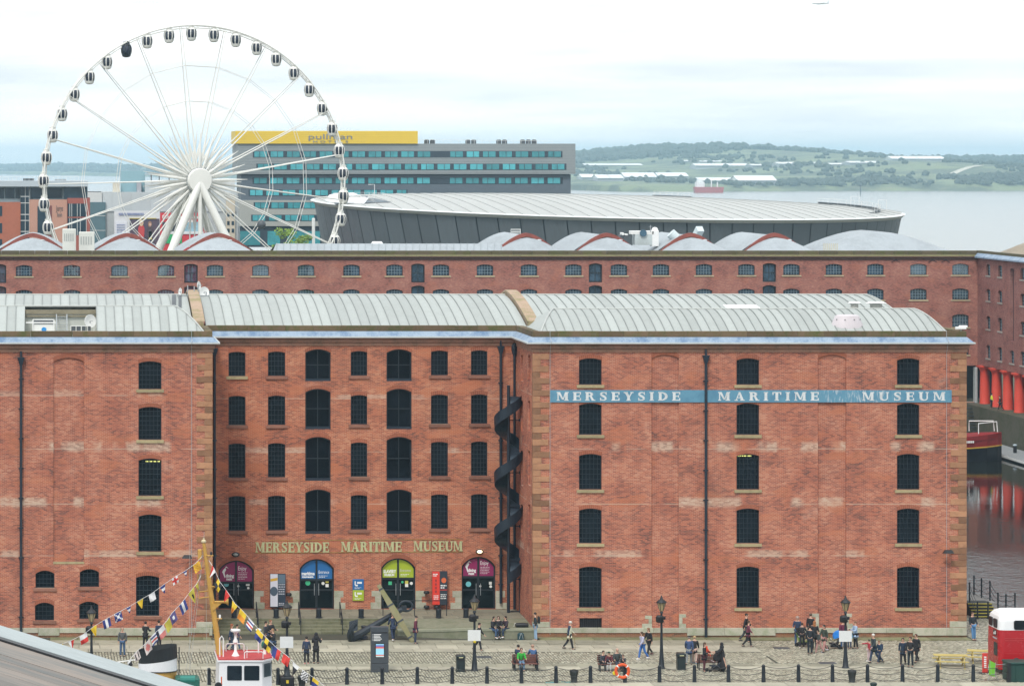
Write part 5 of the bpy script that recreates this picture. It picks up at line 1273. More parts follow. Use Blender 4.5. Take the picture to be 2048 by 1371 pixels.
# ------------------------------------------------------------------ observation wheel
YW = 533.0
WHT = M('wheel_white',(.80,.80,.76),.4,var=.05,scale=.5)
wx, wz = PX(390,YW), PZ(361,YW); RW = 310*YW/F
WH = thing('observation_wheel', 'tall white observation wheel with glazed cabins behind the warehouses', 'ferris wheel', (wx,YW,1.0))
HUB = bpy.data.objects.new('wheel_rim', None)
TH = R(12)
def wpart(name, mb, mats, smooth=True, parent=None):
    o = link(name, mb.mesh(name, mats, smooth), parent or WH, (0,0,wz-1.0)); return o
WH.rotation_euler = (0,0,TH)
mb = MB(); N = 126
for dy in (-.6,.6):
    mb.tube([(RW*math.sin(2*PI*i/N),dy,RW*math.cos(2*PI*i/N)) for i in range(N+1)],.13,6,cap=False)
mb.tube([((RW-.42)*math.sin(2*PI*i/N),0,(RW-.42)*math.cos(2*PI*i/N)) for i in range(N+1)],.10,5,cap=False)
rim = wpart('rim', mb, WHT)
mb = MB()
for i in range(84):
    a = 2*PI*i/84; b = 2*PI*(i+.5)/84
    mb.tube([(RW*math.sin(a),-.6,RW*math.cos(a)),(RW*math.sin(b),.6,RW*math.cos(b))],.04,4); mb.tube([(RW*math.sin(a),.6,RW*math.cos(a)),((RW-.42)*math.sin(b),0,(RW-.42)*math.cos(b))],.05,4)
o = link('rim_lacing', mb.mesh('rim_lacing',WHT), rim)
NS = 21; A0 = R(11.6)
sp = {}
for sd in (-1,1):
    m_ = MB(); m_.tube([(0,sd*2.0,1.5),(0,sd*1.75,5.0),(0,sd*1.5,9.0),(0,sd*.6,RW-.1)],[.15,.20,.10,.07],6); sp[sd] = m_.mesh('spoke',WHT,True)
for k in range(NS):
    for sd in (-1,1):
        o = link('spoke', sp[sd], WH, (0,0,wz-1.0)); o.rotation_euler = (0,A0+2*PI*k/NS,0)
bl = {}
for sd in (-1,1):
    m_ = MB(); m_.tube([(0,sd*2.3,1.6),(0,sd*2.3,4.4),(0,sd*1.9,8.4)],[.14,.24,.03],6); bl[sd] = m_.mesh('hub_blade',WHT,True)
for k in range(NS):
    for sd in (-1,1):
        o = link('hub_blade', bl[sd], WH, (0,0,wz-1.0)); o.rotation_euler = (0,A0+2*PI*(k+.5+(.18 if sd > 0 else 0))/NS,0)
for fr, rr in ((.515,.05),(.745,.045)):
    for sd in (-.95 if fr < .6 else -.8, .95 if fr < .6 else .8):
        mb = MB(); mb.tube([(RW*fr*math.sin(A0+2*PI*i/NS),sd,RW*fr*math.cos(A0+2*PI*i/NS)) for i in range(NS+1)],rr,5,cap=False); wpart('tie_ring', mb, WHT)
mb = MB(); mb.lathe([(.4,-3.6),(1.9,-3.5),(2.05,-3.3),(2.05,-2.9),(1.5,-2.6),(1.4,2.6),(2.0,2.9),(2.0,3.4),(.4,3.6)],28,ax='y'); hub = wpart('hub', mb, WHT)
mb = MB()
for k in range(40):
    a = 2*PI*k/40; mb.cbox((2.1*math.cos(a),-2.75,2.1*math.sin(a)),.14,.3,.14)
link('hub_bolts', mb.mesh('hub_bolts',GREYM), hub)
for sx in (-1,1):
    for sy in (-1,1):
        mb = MB(); mb.tube([(0,sy*3.1,-.4),(sx*11.5,sy*6.2,1.0-wz+.0)],[.62,.85],10); wpart('support_leg', mb, WHT)
mb = MB(); mb.tube([(0,-3.2,-1.5),(0,-4,1-wz)],.35,8); wpart('service_mast', mb, WHT)
mb = MB(); mb.ball((9.6,-6,PZ(448,YW)-wz),.75,.75,.75,12,8); wpart('flood_globe', mb, DGREY)
CABG = M('cabin_glass',(.02,.025,.045),.12,var=.3,scale=1.0); CABB = M('cabin_black',(.012,.014,.016),.25,var=.2)
cg = MB(); cg.lathe([(.35,-2.35),(.62,-2.2),(.82,-1.6),(.84,-1.1),(.70,-.55),(.45,-.35)],14); cgm = cg.mesh('cabin_glass',CABG,True)
cf = MB()
cf.lathe([(.30,-2.55),(.64,-2.42),(.78,-2.05),(.70,-2.02),(.40,-2.1)],14,m=0); cf.lathe([(.40,-.62),(.74,-.66),(.66,-.42),(.42,-.24),(.10,-.2)],14)
for k in range(8):
    a = PI/8+2*PI*k/8; pf = [(.64,-2.3),(.855,-1.65),(.875,-1.1),(.73,-.55)]
    for p,q in zip(pf[:-1],pf[1:]): cf.bar((p[0]*math.cos(a),p[0]*math.sin(a),p[1]),(q[0]*math.cos(a),q[0]*math.sin(a),q[1]),.13,.08)
cf.cbox((0,0,-.12),.95,.5,.22); cf.tube([(0,-.75,.05),(0,.75,.05)],.10,6); cf.bar((-.5,0,.1),(.55,0,.12),.05,.05)
cfm = cf.mesh('capsule',WHT,True); cfb = cfm.copy(); cfb.materials.clear(); cfb.materials.append(CABB)
for k in range(42):
    a = R(-1.35)+2*PI*k/42; blk = (k == 39)
    o = link('capsule', cfb if blk else cfm, WH, (RW*math.sin(a),0,wz-1.0+RW*math.cos(a))); g_ = link('cabin_glass', cgm, o)
    if blk: o['label'] = 'black cabin among the white ones'
bpy.data.objects.remove(HUB)

# ------------------------------------------------------------------ slab hotel
YH = 705.0
hx = lambda px: PX(px,YH); hz = lambda py: PZ(py,YH)
HT = thing('hotel_block', 'long grey slab hotel with teal window bands under a yellow top storey', 'hotel', (hx(810),YH,1))
HG1 = M('cladding_grey',(.26,.29,.30),.6,var=.08,scale=.08); HG2 = M('cladding_slate',(.105,.135,.165),.6,var=.08,scale=.08); HG3 = M('cladding_beige',(.36,.37,.345),.6,var=.06,scale=.08)
HD = M('hotel_dark',(.03,.05,.07),.4,var=.2,scale=.2); HYEL = M('hotel_yellow',(.78,.56,.055),.5,var=.05,scale=.1); TEAL = M('teal_glass',(.075,.38,.43),.18,var=.55,scale=.35,objvar=.35)
def slab(name, a, b, y0, y1, mat, dep=16, fwd=0.0): 
    return part(name, MB().box(hx(a),hx(b),YH-fwd,YH+dep,hz(y1),hz(y0)), mat, HT)
slab('upper_storeys',474,1149,287.5,348,HG1,18,1.2); slab('middle_storeys',482,1141,349,400,HG2,16,.3); slab('lower_storeys',478,760,400.2,452,HG3,16,.6); slab('ground_storey',480,1130,452.2,494,HD,15,0)
slab('shadow_gap',484,1139,347.8,349.2,BLACK,15,0)
YT = slab('yellow_storey',470,834,262,287.3,HYEL,15,1.6)
for k in range(6):
    mb = MB(); zz = hz(266+k*3.6); mb.box(hx(470),hx(834),YH-1.64,YH-1.6,zz,zz+.03); part('cladding_joint', mb, M('yellow_joint',(.60,.42,.04),.6), HT)
LG = M('hotel_letters',(.22,.24,.26),.5)
text_part('lettering','pullman', hx(616), hx(703), hz(278.5), 1.15, YH-1.70, LG, HT, .03, .0); text_part('lettering','H O T E L S', hx(625), hx(695), hz(285.6), .48, YH-1.70, LG, HT, .03, .0)
wm = {}
def hwin(w_, h_):
    key = (round(w_,2),round(h_,2))
    if key not in wm:
        m_ = MB(); m_.box(-w_/2,w_/2,-.02,.05,0,h_,0)
        wm[key] = (m_.mesh('window',TEAL), MB().box(-.05,.05,-.05,0,0,h_).mesh('mullion',HD))
    return wm[key]
for (py0,py1,x0,x1,fwd,skip,dx) in ((303,314,508,1120,1.2,(872,888),0),(328,339,515,1128,1.2,(800,812),6),(355.5,367,508,1122,.3,(872,886),0),(380,390.5,500,812,.3,(0,0),-4),(405,416,510,640,.6,(0,0),4),(430,441,505,640,.6,(588,598),0)):
    band = part('window_band', MB().box(hx(x0-3),hx(x1+3),YH-fwd-.06,YH-fwd+.1,hz(py1+.8),hz(py0-.8)), HD, HT)
    x = x0; k = 0
    while x < x1-10:
        w_ = min(25, x1-x)
        if not (skip[0] < x+w_/2 < skip[1]):
            wmesh, mul = hwin(w_*YH/F, (py1-py0)*YH/F)
            xx = hx(x+w_/2); o = link('window', wmesh, HT, (xx-hx(810),-fwd-.10,hz(py1)-1)); link('mullion', mul, o, ((.1 if k%2 else -.2),-.02,0))
        x += 32.6; k += 1
mb = MB()
for (a,b) in ((480,520),(535,560),(575,640)): part('shop_glass', MB().box(hx(a),hx(b),YH-.1,YH,hz(490),hz(462)), TEAL, HT)
for k in range(11):     # cladding joints
    for nm,(a,b,y0,y1,fw_) in (('cladding_joint',(474,1149,287.5,348,1.2)),):
        zz = hz(y0+(y1-y0)*(k+.5)/11); part(nm, MB().box(hx(a),hx(b),YH-fw_-.03,YH-fw_,zz,zz+.035), M('joint_grey',(.21,.235,.245),.6), HT)
for px,n in ((853,2),(936,2),(998,2),(1046,3)):
    for k in range(n):
        xx = hx(px+k*11.5); t = thing('roof_chiller', 'small dark chiller box on the flat hotel roof', 'plant unit', (xx,YH+4,hz(288)), group='chillers on the hotel roof')
        part('casing', MB().bev(xx,xx+1.0,YH+3.5,YH+4.6,hz(287.4),hz(280),.08), DGREY, t); part('fan', MB().lathe([(.4,hz(280)),(.4,hz(279))],10,(xx+.5,YH+4,0)), BLACK, t)
t = thing('roof_rail', 'thin white guard rail round the hotel roof', 'railing', (hx(990),YH+1,hz(287.4)))
part('rail', MB().tube([(hx(836),YH+.5,hz(279)),(hx(1108),YH+.5,hz(282))],.04,4), WHITE_MT, t)
for k in range(18): part('post', MB().tube([(hx(840+k*15.6),YH+.5,hz(287.6)),(hx(840+k*15.6),YH+.5,hz(279+k*.17))],.03,4), WHITE_MT, t)

# ------------------------------------------------------------------ lens-roofed arena hall
AR = thing('arena_hall', 'low oval hall with leaning slate panels and a pale lens shaped roof', 'arena', (PX(1205,625),625,1))
ax_, ay_, aa, ab = PX(1205,625), 625.0, 55.3, 62.0
AROOF = M('arena_roof',(.46,.47,.455),.6,var=.1,scale=.06,stretch=(1,.12,1)); AW = M('arena_panel',(.105,.125,.140),.45,var=.06,scale=.2,objvar=.10); ARIM = M('arena_rim',(.72,.74,.74),.45)
def arz(x, y, rho): return 21.05-.95*(x-ax_)/aa+1.45*(y-ay_)/ab+1.3*(1-rho*rho)
def arp(a, rho, dz=0): 
    x, y = ax_+aa*rho*math.sin(a), ay_-ab*rho*math.cos(a); return (x,y,arz(x,y,rho)+dz)
mb = MB(); NR, NA = 8, 96
for j in range(NR):
    for i in range(NA):
        a0_,a1_ = 2*PI*i/NA,2*PI*(i+1)/NA; mb.quad(arp(a0_,j/NR),arp(a1_,j/NR),arp(a1_,(j+1)/NR),arp(a0_,(j+1)/NR))
part('roof', mb, AROOF, AR, True)
mb = MB()
for i in range(NA):
    a0_,a1_ = 2*PI*i/NA,2*PI*(i+1)/NA
    mb.quad(arp(a0_,1.0),arp(a1_,1.0),arp(a1_,1.012,-.15),arp(a0_,1.012,-.15)); mb.quad(arp(a0_,1.012,-.15),arp(a1_,1.012,-.15),arp(a1_,1.0,-.75),arp(a0_,1.0,-.75))
part('roof_rim', mb, ARIM, AR, True)
mb = MB()
for k in range(40):                            # roof seams fanning away
    x = ax_-aa+2*aa*(k+.5)/40; h_ = math.sqrt(max(0,1-((x-ax_)/aa)**2)); n_ = 14; pts = []
    for i in range(n_+1):
        y = ay_-ab*h_+2*ab*h_*i/n_; rho = math.hypot((x-ax_)/aa,(y-ay_)/ab); pts.append((x,y,arz(x,y,rho)+.04))
    mb.tube(pts,.07,4)
part('roof_seams', mb, M('arena_seam',(.40,.41,.40),.6), AR)
NP = 84
for i in range(NP):
    a0_,a1_ = 2*PI*(i+.025)/NP,2*PI*(i+.975)/NP
    if not (math.cos((a0_+a1_)/2) > -.35): continue
    mb = MB(); s = 3; prev = None
    for q in range(s+1):
        a = a0_+(a1_-a0_)*q/s; tp = arp(a,.998,-.7); bt_ = (ax_+(aa*.93)*math.sin(a+.03),ay_-ab*.93*math.cos(a+.03),1.0)
        if prev: mb.quad(prev[1],bt_,tp,prev[0])
        prev = (tp,bt_)
    part('wall_panel', mb, AW, AR)
mb = MB()
for i in range(NA):
    a0_,a1_ = 2*PI*i/NA,2*PI*(i+1)/NA; g0 = lambda a: ((ax_+aa*.92*math.sin(a),ay_-ab*.92*math.cos(a),1.0)); t0_,t1_ = arp(a0_,.985,-.7),arp(a1_,.985,-.7)
    mb.quad(g0(a0_),g0(a1_),t1_,t0_)
part('wall_core', mb, M('arena_core',(.055,.065,.07),.7), AR, True)
# sunken plant deck near the left tip, its curled lip, rails and ladder
def arq(px, py, dz=0, Y0=600):
    """point on the roof seen at a photo pixel"""
    Y = Y0
    for _ in range(30):
        x = PX(px,Y); rho = min(1,math.hypot((x-ax_)/aa,(Y-ay_)/ab)); z = arz(x,Y,rho)+dz
        Y += ((py-H)-(CH-z)*F/Y)*-.8
        Y = min(max(Y,565),685)
    x = PX(px,Y); rho = math.hypot((x-ax_)/aa,(Y-ay_)/ab); return Vector((x,Y,arz(x,Y,min(1,rho))+dz))
pd = thing('plant_deck', 'sunken grey plant deck with rails and a curled white lip on the arena roof', 'plant deck', (PX(715,620),620,22))
xa_, xb3 = PX(655,618), PX(770,618); 
dk = [(xa_+.3,604),(xb3,606),(xb3-1.5,626),(xa_+1,628)]
zz = lambda x,y: arz(x,y,min(1,math.hypot((x-ax_)/aa,(y-ay_)/ab)))
mb = MB(); mb.poly([(x,y,zz(x,y)+.10) for x,y in dk]); part('deck', mb, M('deck_blue_grey',(.16,.19,.22),.7,var=.3,scale=.4), pd)
mb = MB(); pts = [(xa_+5.5,603.0),(xa_+1.5,607),(xa_-.3,613),(xa_-.4,620),(xa_+1.2,626),(xa_+5,629)]
for p,q in zip(pts[:-1],pts[1:]): mb.quad((p[0],p[1],zz(*p)+.05),(q[0],q[1],zz(*q)+.05),(q[0]+.9,q[1],zz(*q)+1.15),(p[0]+.9,p[1],zz(*p)+1.15)); mb.quad((p[0]+.9,p[1],zz(*p)+1.15),(q[0]+.9,q[1],zz(*q)+1.15),(q[0]+2.2,q[1]-.2,zz(*q)+.6),(p[0]+2.2,p[1]-.2,zz(*p)+.6))
part('curled_lip', mb, M('lip_white',(.76,.78,.80),.4), pd, True)
r = random.Random(9)
for k in range(7):
    x, y = r.uniform(xa_+3,xb3-2), r.uniform(606,622); part('cabinet', MB().bev(x,x+r.uniform(.8,1.8),y,y+1,zz(x,y),zz(x,y)+r.uniform(.5,1.0),.05), GREYM if k%2 else WHITE_MT, pd)
def railing(t, pts, h, n, mat=WHITE_MT, r_=.035):
    pts = [Vector(p) for p in pts]
    for f_ in (1,.55): part('rail', MB().tube([tuple(p+Vector((0,0,h*f_))) for p in pts],r_,4), mat, t)
    for k in range(n+1):
        f_ = k/n*(len(pts)-1); i = min(int(f_),len(pts)-2); p = pts[i].lerp(pts[i+1],f_-i); part('post', MB().tube([tuple(p),tuple(p+Vector((0,0,h)))],r_,4), mat, t)
P3 = lambda x,y: (x,y,zz(x,y)+.05)
railing(pd, [P3(xa_+2,628),P3(xb3-3,627),P3(xb3,622),P3(xb3+.3,606)], 1.1, 12)
part('lamp_mast', MB().tube([P3(xb3-1,628),(xb3-1,628,zz(xb3-1,628)+2.6),(xb3-2.2,628,zz(xb3-1,628)+2.6)],.06,5), WHITE_MT, pd)
t = thing('roof_walkway', 'railed walkway with small gantries along the right rim of the arena roof', 'walkway', (PX(1660,640),640,20))
pts = []
for k in range(9):
    a = R(62)+R(52)*k/8; x, y = ax_+aa*.93*math.sin(a), ay_-ab*.93*math.cos(a); pts.append((x,y,zz(x,y)+.05))
railing(t, pts, 1.1, 14)
mb = MB()
for p,q in zip(pts[:-1],pts[1:]): mb.quad(p,q,(q[0]-1,q[1]+.3,q[2]+.1),(p[0]-1,p[1]+.3,p[2]+.1)); mb.quad((p[0],p[1],p[2]),(q[0],q[1],q[2]),(q[0],q[1],q[2]+.35),(p[0],p[1],p[2]+.35))
part('walkway_deck', mb, DGREY, t)
for k in (3,6): part('gantry', MB().tube([pts[k],(pts[k][0],pts[k][1],pts[k][2]+1.9),(pts[k][0]+1.6,pts[k][1],pts[k][2]+1.9),(pts[k][0]+1.6,pts[k][1],pts[k][2])],.05,4), WHITE_MT, t)
t = thing('roof_hatchway', 'short railed hatchway on the far side of the arena roof', 'walkway', (PX(1340,675),675,22.8))
pp = [P3(PX(1308,672),672),P3(PX(1380,676),676)]; railing(t, pp, 1.0, 6); part('walkway_deck', MB().bar((pp[0][0],pp[0][1],pp[0][2]+.1),(pp[1][0],pp[1][1],pp[1][2]+.1),1.0,.25), DGREY, t)

# ------------------------------------------------------------------ buildings on the left behind the wheel
YL = 590.0
lx = lambda px: PX(px,YL); lz = lambda py: PZ(py,YL)
LB = thing('brick_hotel', 'orange brick hotel with glass stair tower and flat grey penthouse roof', 'hotel', (lx(80),YL,1))
OB = M('orange_brick',(.42,.135,.075),.85,var=.15,scale=.25); PB = M('pink_render',(.50,.27,.20),.8,var=.06,scale=.2); RBK = M('red_brick_frame',(.35,.10,.075),.85,var=.12,scale=.3); LGL = M('tower_glass',(.022,.05,.075),.15,var=.6,scale=.3,objvar=.3); LGR = M('light_cladding',(.60,.62,.62),.6,var=.05,scale=.1); SLG = M('pale_blue_roof',(.46,.52,.57),.5,var=.1,scale=.1)
def lbox(name, a, b, y0, y1, mat, fwd=0.0, dep=12, par=None): return part(name, MB().box(lx(a),lx(b),YL-fwd,YL+dep,lz(y1),lz(y0)), mat, par or LB)
zg = 325+(CH-1)*F/YL
lbox('brick_wing',-60,41,404,zg,OB,.3); lbox('stair_tower',41,59,372,zg,LGL,0); lbox('rendered_bay',59.2,134,399,zg,PB,.6); lbox('brick_bay',134.2,180,396,zg,RBK,.3)
lbox('penthouse',-60,175,373,404,M('penthouse_band',(.30,.40,.44),.4,var=.2,scale=.2),-.8); lbox('roof_fascia',-60,176,361.5,373,SLG,1.2); 
for a,b in ((-50,-20),(-14,8),(10,29),(31,40),(62,92),(95,124),(128,150),(152,172)): lbox('window',a,b,376,397,LGL,-.7)
for a,b in ((128,175),): lbox('penthouse_corner',a,b,371,396,LGL,.2)
for y0,y1 in ((407,433),(436,470)):
    lbox('window',135.5,173,y0,y1,LGL,.35)
    for px in (139,143,154,160,172): lbox('mullion',px,px+1,y0,y1,LGR,.42)
for y0 in (412,446,478): lbox('window',-6,4.5,y0,y0+20,LGL,.36)
lbox('window',75,92,412,475,LGL,.66); lbox('recess_panel',92.2,104,411,475,M('maroon_panel',(.20,.07,.065),.8),.64)
for py in (392,405,428,440,462): lbox('floor_line',41,59,py,py+1.6,LGR,.06)
for px in (50,58): lbox('mullion',px,px+.9,372,475,LGR,.08)
text_part('lettering','Jurys', lx(112), lx(126), lz(421.5), 1.0, YL-.64, M('sign_dark',(.10,.10,.10),.5), LB, .03); text_part('lettering','Inn', lx(114.5), lx(124), lz(433.5), .85, YL-.64, MATS['sign_dark'], LB, .03)
t = thing('roof_rail', 'thin grey guard rail on the brick hotel roof', 'railing', (lx(80),YL+3,lz(361.5)))
part('rail', MB().tube([(lx(-50),YL+3,lz(353)),(lx(158),YL+3,lz(353))],.04,4), WHITE_MT, t)
for k in range(26): part('post', MB().tube([(lx(-50+k*8.3),YL+3,lz(362)),(lx(-50+k*8.3),YL+3,lz(353))],.03,4), WHITE_MT, t)
t = thing('roof_louvres', 'low grey plant and louvres on the brick hotel roof', 'plant unit', (lx(60),YL+4,lz(361)))
part('casing', MB().box(lx(46),lx(68),YL+4,YL+6,lz(361.7),lz(357)), DGREY, t); part('casing', MB().box(lx(110),lx(133),YL+4,YL+6,lz(361.7),lz(358.5)), GREYM, t)
YS = 640.0; sx_ = lambda px: PX(px,YS); sz = lambda py: PZ(py,YS); zgs = 325+(CH-1)*F/YS
SH = thing('grey_hall', 'pale grey clad hall with billboards behind the wheel', 'hall', (sx_(330),YS,1))
def sbox(name, a, b, y0, y1, mat, fwd=0.0, dep=14): return part(name, MB().box(sx_(a),sx_(b),YS-fwd,YS+dep,sz(y1),sz(y0)), mat, SH)
LG2 = M('hall_panel',(.50,.54,.56),.55,var=.08,scale=.1,objvar=.06)
sbox('hall_core',170,476,384,zgs,M('hall_core',(.44,.47,.48),.6),-.2)
for k in range(14): sbox('wall_panel',205+k*19.2,205+k*19.2+18.9,386,423,LG2,0)
sbox('corner_block',172,204,384,zgs,LGR,.3); sbox('curtain_wall',180,211,404,zgs,M('hall_glass',(.11,.19,.22),.2,var=.2,scale=.15),.5)
for py in (431,460): sbox('floor_line',180,211,py,py+1,LGR,.56)
sbox('end_block',452,470,392,zgs,M('beige_render',(.56,.50,.40),.8,var=.06),.4)
for py in (425,442,457):
    for px in (454,463): sbox('window',px,px+5,py,py+8,LGL,.46)
sbox('roof_tower',243,291,342,385,M('tower_cladding',(.26,.43,.49),.5,var=.08,scale=.1),-3,10); sbox('tower_door',274,283,364,384,M('tower_door',(.40,.41,.45),.6),-2.9,1)
sbox('roof_canopy',290,372,347.5,350,M('canopy_grey',(.40,.48,.54),.5),-2,6); sbox('roof_screen',290,470,361,367,LGR,-1,4); sbox('roof_block',290,470,367,384,LG2,-.6,6); sbox('roof_hut',226,240,364,384,M('hut_cream',(.66,.62,.52),.7),-1,4)
for px in (302,318,338,358): sbox('canopy_post',px,px+1.6,349,362,M('post_dark',(.08,.09,.11),.5),-2.2,.4)
# billboards
bb = thing('billboard', 'wide pale billboard with a photo panel of two people', 'billboard', (sx_(275),YS-2,1))
def bbx(par, name, a, b, y0, y1, mat, d): return part(name, MB().box(sx_(a),sx_(b),YS-2-d,YS-2-d+.12,sz(y1),sz(y0)), mat, par)
bbx(bb,'board',228,319,421,zgs,M('board_pale',(.66,.67,.70),.6,var=.04),0); bbx(bb,'photo_panel',259,318,437,zgs-2,M('photo_dark',(.10,.06,.09),.6,var=.7,scale=.5,col2=(.05,.05,.09)),.15); bbx(bb,'notice',230.5,254,442,475,M('notice_pale',(.72,.74,.80),.6),.15); bbx(bb,'strip',258,312,435.5,437,M('strip_yellow',(.62,.50,.12),.6),.3)
mb = MB(); small_print(mb, sx_(237), sx_(308), sz(430), 1, YS-2.2, .45, .5, 3); small_print(mb, sx_(233), sx_(250), sz(450), 4, YS-2.3, .2, .5, 5); part('print', mb, M('print_blue',(.20,.24,.42),.6), bb)
def figure(par, px, py, s, hair, coat, skin=(.62,.40,.32)):
    x, z, y = sx_(px), sz(py), YS-2.3; k = YS/F*s; fn = lambda u,v,w_: (x+u*k,y-w_,z+v*k)
    part('print', MB().prism([(-7,-30),(7,-30),(8,-8),(5,0),(-5,0),(-8,-8)], fn, 0,.02), pmat('coat_%d'%px,coat), par)
    part('print', MB().prism([(5.2*math.cos(a*PI/8),6+8*math.sin(a*PI/8)) for a in range(16)], fn, .02,.04), pmat('hair_%d'%px,hair), par)
    part('print', MB().prism([(3*math.cos(a*PI/8)+.6,5+4*math.sin(a*PI/8)) for a in range(16)], fn, .04,.06), pmat('poster_skin',skin), par)
figure(bb,282,450,.8,(.72,.58,.36),(.55,.05,.05)); figure(bb,299,452,.75,(.30,.16,.10),(.08,.05,.06)); bbx(bb,'print',297,303,462,478,pmat('dress_yellow',(.6,.5,.1)),.32)
b2 = thing('billboard', 'red framed billboard with white lettering and dark and sky blue panels', 'billboard', (sx_(366),YS-2,1))
bbx(b2,'board',319.5,412,425,zgs,M('board_red',(.62,.035,.05),.6,var=.06),0); bbx(b2,'panel',324,364,443,462,M('panel_dark',(.045,.05,.07),.5,var=.5,scale=.4),.15); bbx(b2,'panel',366,405,443,464,M('panel_sky',(.36,.60,.72),.5,var=.4,scale=.3),.15); bbx(b2,'panel',324,406,462.2,467.5,M('panel_white',(.75,.76,.78),.5),.18); bbx(b2,'panel',324,363,468,486,M('panel_green',(.02,.40,.13),.5),.15)
text_part('lettering','ECHO', sx_(324), sx_(347), sz(436.5), .62, YS-2.2, PRINT, b2, .03, .02)
mb = MB(); small_print(mb, sx_(350), sx_(404), sz(437), 2, YS-2.2, .5, .7, 12); part('print', mb, PRINT, b2)

# ------------------------------------------------------------------ spring-green trees before the hotel
LEAF = M('spring_leaf',(.26,.40,.06),.7,var=.35,scale=.8,objvar=.1); BARK = M('bark',(.10,.075,.05),.9)
def tree(px, py_top, wpx, Y, label, seed):
    r = random.Random(seed); x = PX(px,Y); zt_ = PZ(py_top,Y); z0 = .95; hw = wpx/2*Y/F; hc = zt_-z0
    t = thing('tree', label, 'tree', (x,Y,z0)); mb = MB(); mb.tube([(x,Y,z0),(x+.1,Y,z0+hc*.35),(x,Y,z0+hc*.75)],[.28,.2,.08],8)
    for k in range(7):
        a = r.uniform(0,2*PI); s = r.uniform(.3,.6); mb.tube([(x,Y,z0+hc*s),(x+hw*.5*math.cos(a),Y+hw*.5*math.sin(a),z0+hc*(s+.2))],[.1,.03],5)
    part('trunk', mb, BARK, t, True)
    mb = MB(); cl = []
    for k in range(46):
        a = r.uniform(0,2*PI); h_ = r.uniform(.22,1); rad = hw*math.sqrt(max(.05,1-((h_-.5)/.55)**2))*r.uniform(.3,1); cl.append((x+rad*math.cos(a),Y+rad*math.sin(a),z0+hc*h_*.94,r.uniform(.5,1.0)*hw*.30))
    for (cx_,cy_,cz_,cr_) in cl:
        for k in range(75):
            d = Vector((r.gauss(0,1),r.gauss(0,1),r.gauss(0,1))).normalized()*cr_*r.uniform(.4,1.1); p = Vector((cx_,cy_,cz_))+d
            u = Vector((r.gauss(0,1),r.gauss(0,1),r.gauss(0,1))).normalized()*.20; v = u.orthogonal().normalized()*.13
            mb.quad(p-u,p-v,p+u,p+v)
    part('crown', mb, LEAF, t)
tree(573,449,78,560,'taller bright green tree before the glass hotel base',1); tree(612,463,66,556,'shorter spreading green tree beside the arena wall',2)
t = thing('white_fin', 'tall white fin standing at the arena corner', 'sign', (PX(627,558),558,1)); part('fin', MB().bev(PX(624,558),PX(630,558),557.8,558.3,1,PZ(436,558),.1), WHITE, t); part('foot', MB().bev(PX(623,558),PX(631,558),557.6,558.5,.95,1.4,.1), GREYM, t)

# ------------------------------------------------------------------ far shore of the river
def shore_y(x):
    """distance of the far waterline at sideways position x"""
    if x > 640: return 3560+160*math.sin((x-640)/230.0)+max(0,(x-1060))*.9
    if x > 380: return 3560+(640-x)*12
    return 6680+(380-x)*4.2
rs = np.random.RandomState(5)
ph = rs.uniform(0,6.28,12)
def lump(x, y): return math.sin(x*.011+ph[0])*.5+math.sin(x*.027+y*.004+ph[1])*.3+math.sin(x*.053+y*.01+ph[2])*.2
def land_z(x, y):
    d = y-shore_y(x)
    if d <= 0: return -5.0
    base = 3+8*min(1,d/60)
    hill = 22*math.exp(-((x-1150)/240.0)**2)*min(1,d/380)            # grassy hill on the right
    up = (27 if x > 500 else 20)*min(1,max(0,(d-350))/1500.0)
    return base*.4+hill+up+3*lump(x,y)*min(1,d/300)
def land_mat():
    m, t, b = _nodes('far_land'); g = node(t,'ShaderNodeNewGeometry'); P = g.outputs['Position']
    n = noise(t, P, .011, 4, .6); n2 = noise(t, P, .05, 3, .6)
    c = mixc(t, sstep(t, n, .42,.56), (.19,.23,.12), (.10,.125,.08)); c = mixc(t, mathn(t,'MULTIPLY',sstep(t, n2, .52,.7),.5), c, (.22,.215,.13))
    lk(t, c, b.inputs['Base Color']); b.inputs['Roughness'].default_value = .95; return m
mb = MB(); nx, ny = 130, 34; X = np.concatenate([np.linspace(-2600,350,34), np.linspace(380,1900,nx-34)]); grid = []
for x in X:
    s = shore_y(x); grid.append([(x, s-40+4200*(j/(ny-1))**1.7, 0) for j in range(ny)])
grid = [[(x,y,land_z(x,y)) for x,y,_ in col_] for col_ in grid]
for A,B_ in zip(grid[:-1],grid[1:]):
    for j in range(ny-1): mb.quad(A[j],B_[j],B_[j+1],A[j+1])
single('far_hills', mb, land_mat(), 'low green far shore of the river', 'hills', kind='structure', smooth=True)
# woods along the skyline and the waterline
def blob_field(n, fx, seed, smin, smax):
    r = random.Random(seed); mb = MB()
    ico = [(0,0,1),(.89,0,.45),(.28,.85,.45),(-.72,.53,.45),(-.72,-.53,.45),(.28,-.85,.45),(.72,.53,-.3),(-.28,.85,-.3),(-.89,0,-.3),(-.28,-.85,-.3),(.72,-.53,-.3)]
    fs = [(0,1,2),(0,2,3),(0,3,4),(0,4,5),(0,5,1),(1,6,2),(2,6,7),(2,7,3),(3,7,8),(3,8,4),(4,8,9),(4,9,5),(5,9,10),(5,10,1),(1,10,6)]
    for _ in range(n):
        p = fx(r)
        if p is None: continue
        x, y = p; s = r.uniform(smin,smax); z = land_z(x,y); 
        mb.add([(x+a*s*r.uniform(.8,1.25), y+b*s, z+s*.35+c*s*r.uniform(.7,1.1)) for a,b,c in ico], fs)
    return mb
WOOD = M('far_foliage',(.065,.085,.060),.9,var=.4,scale=.03)
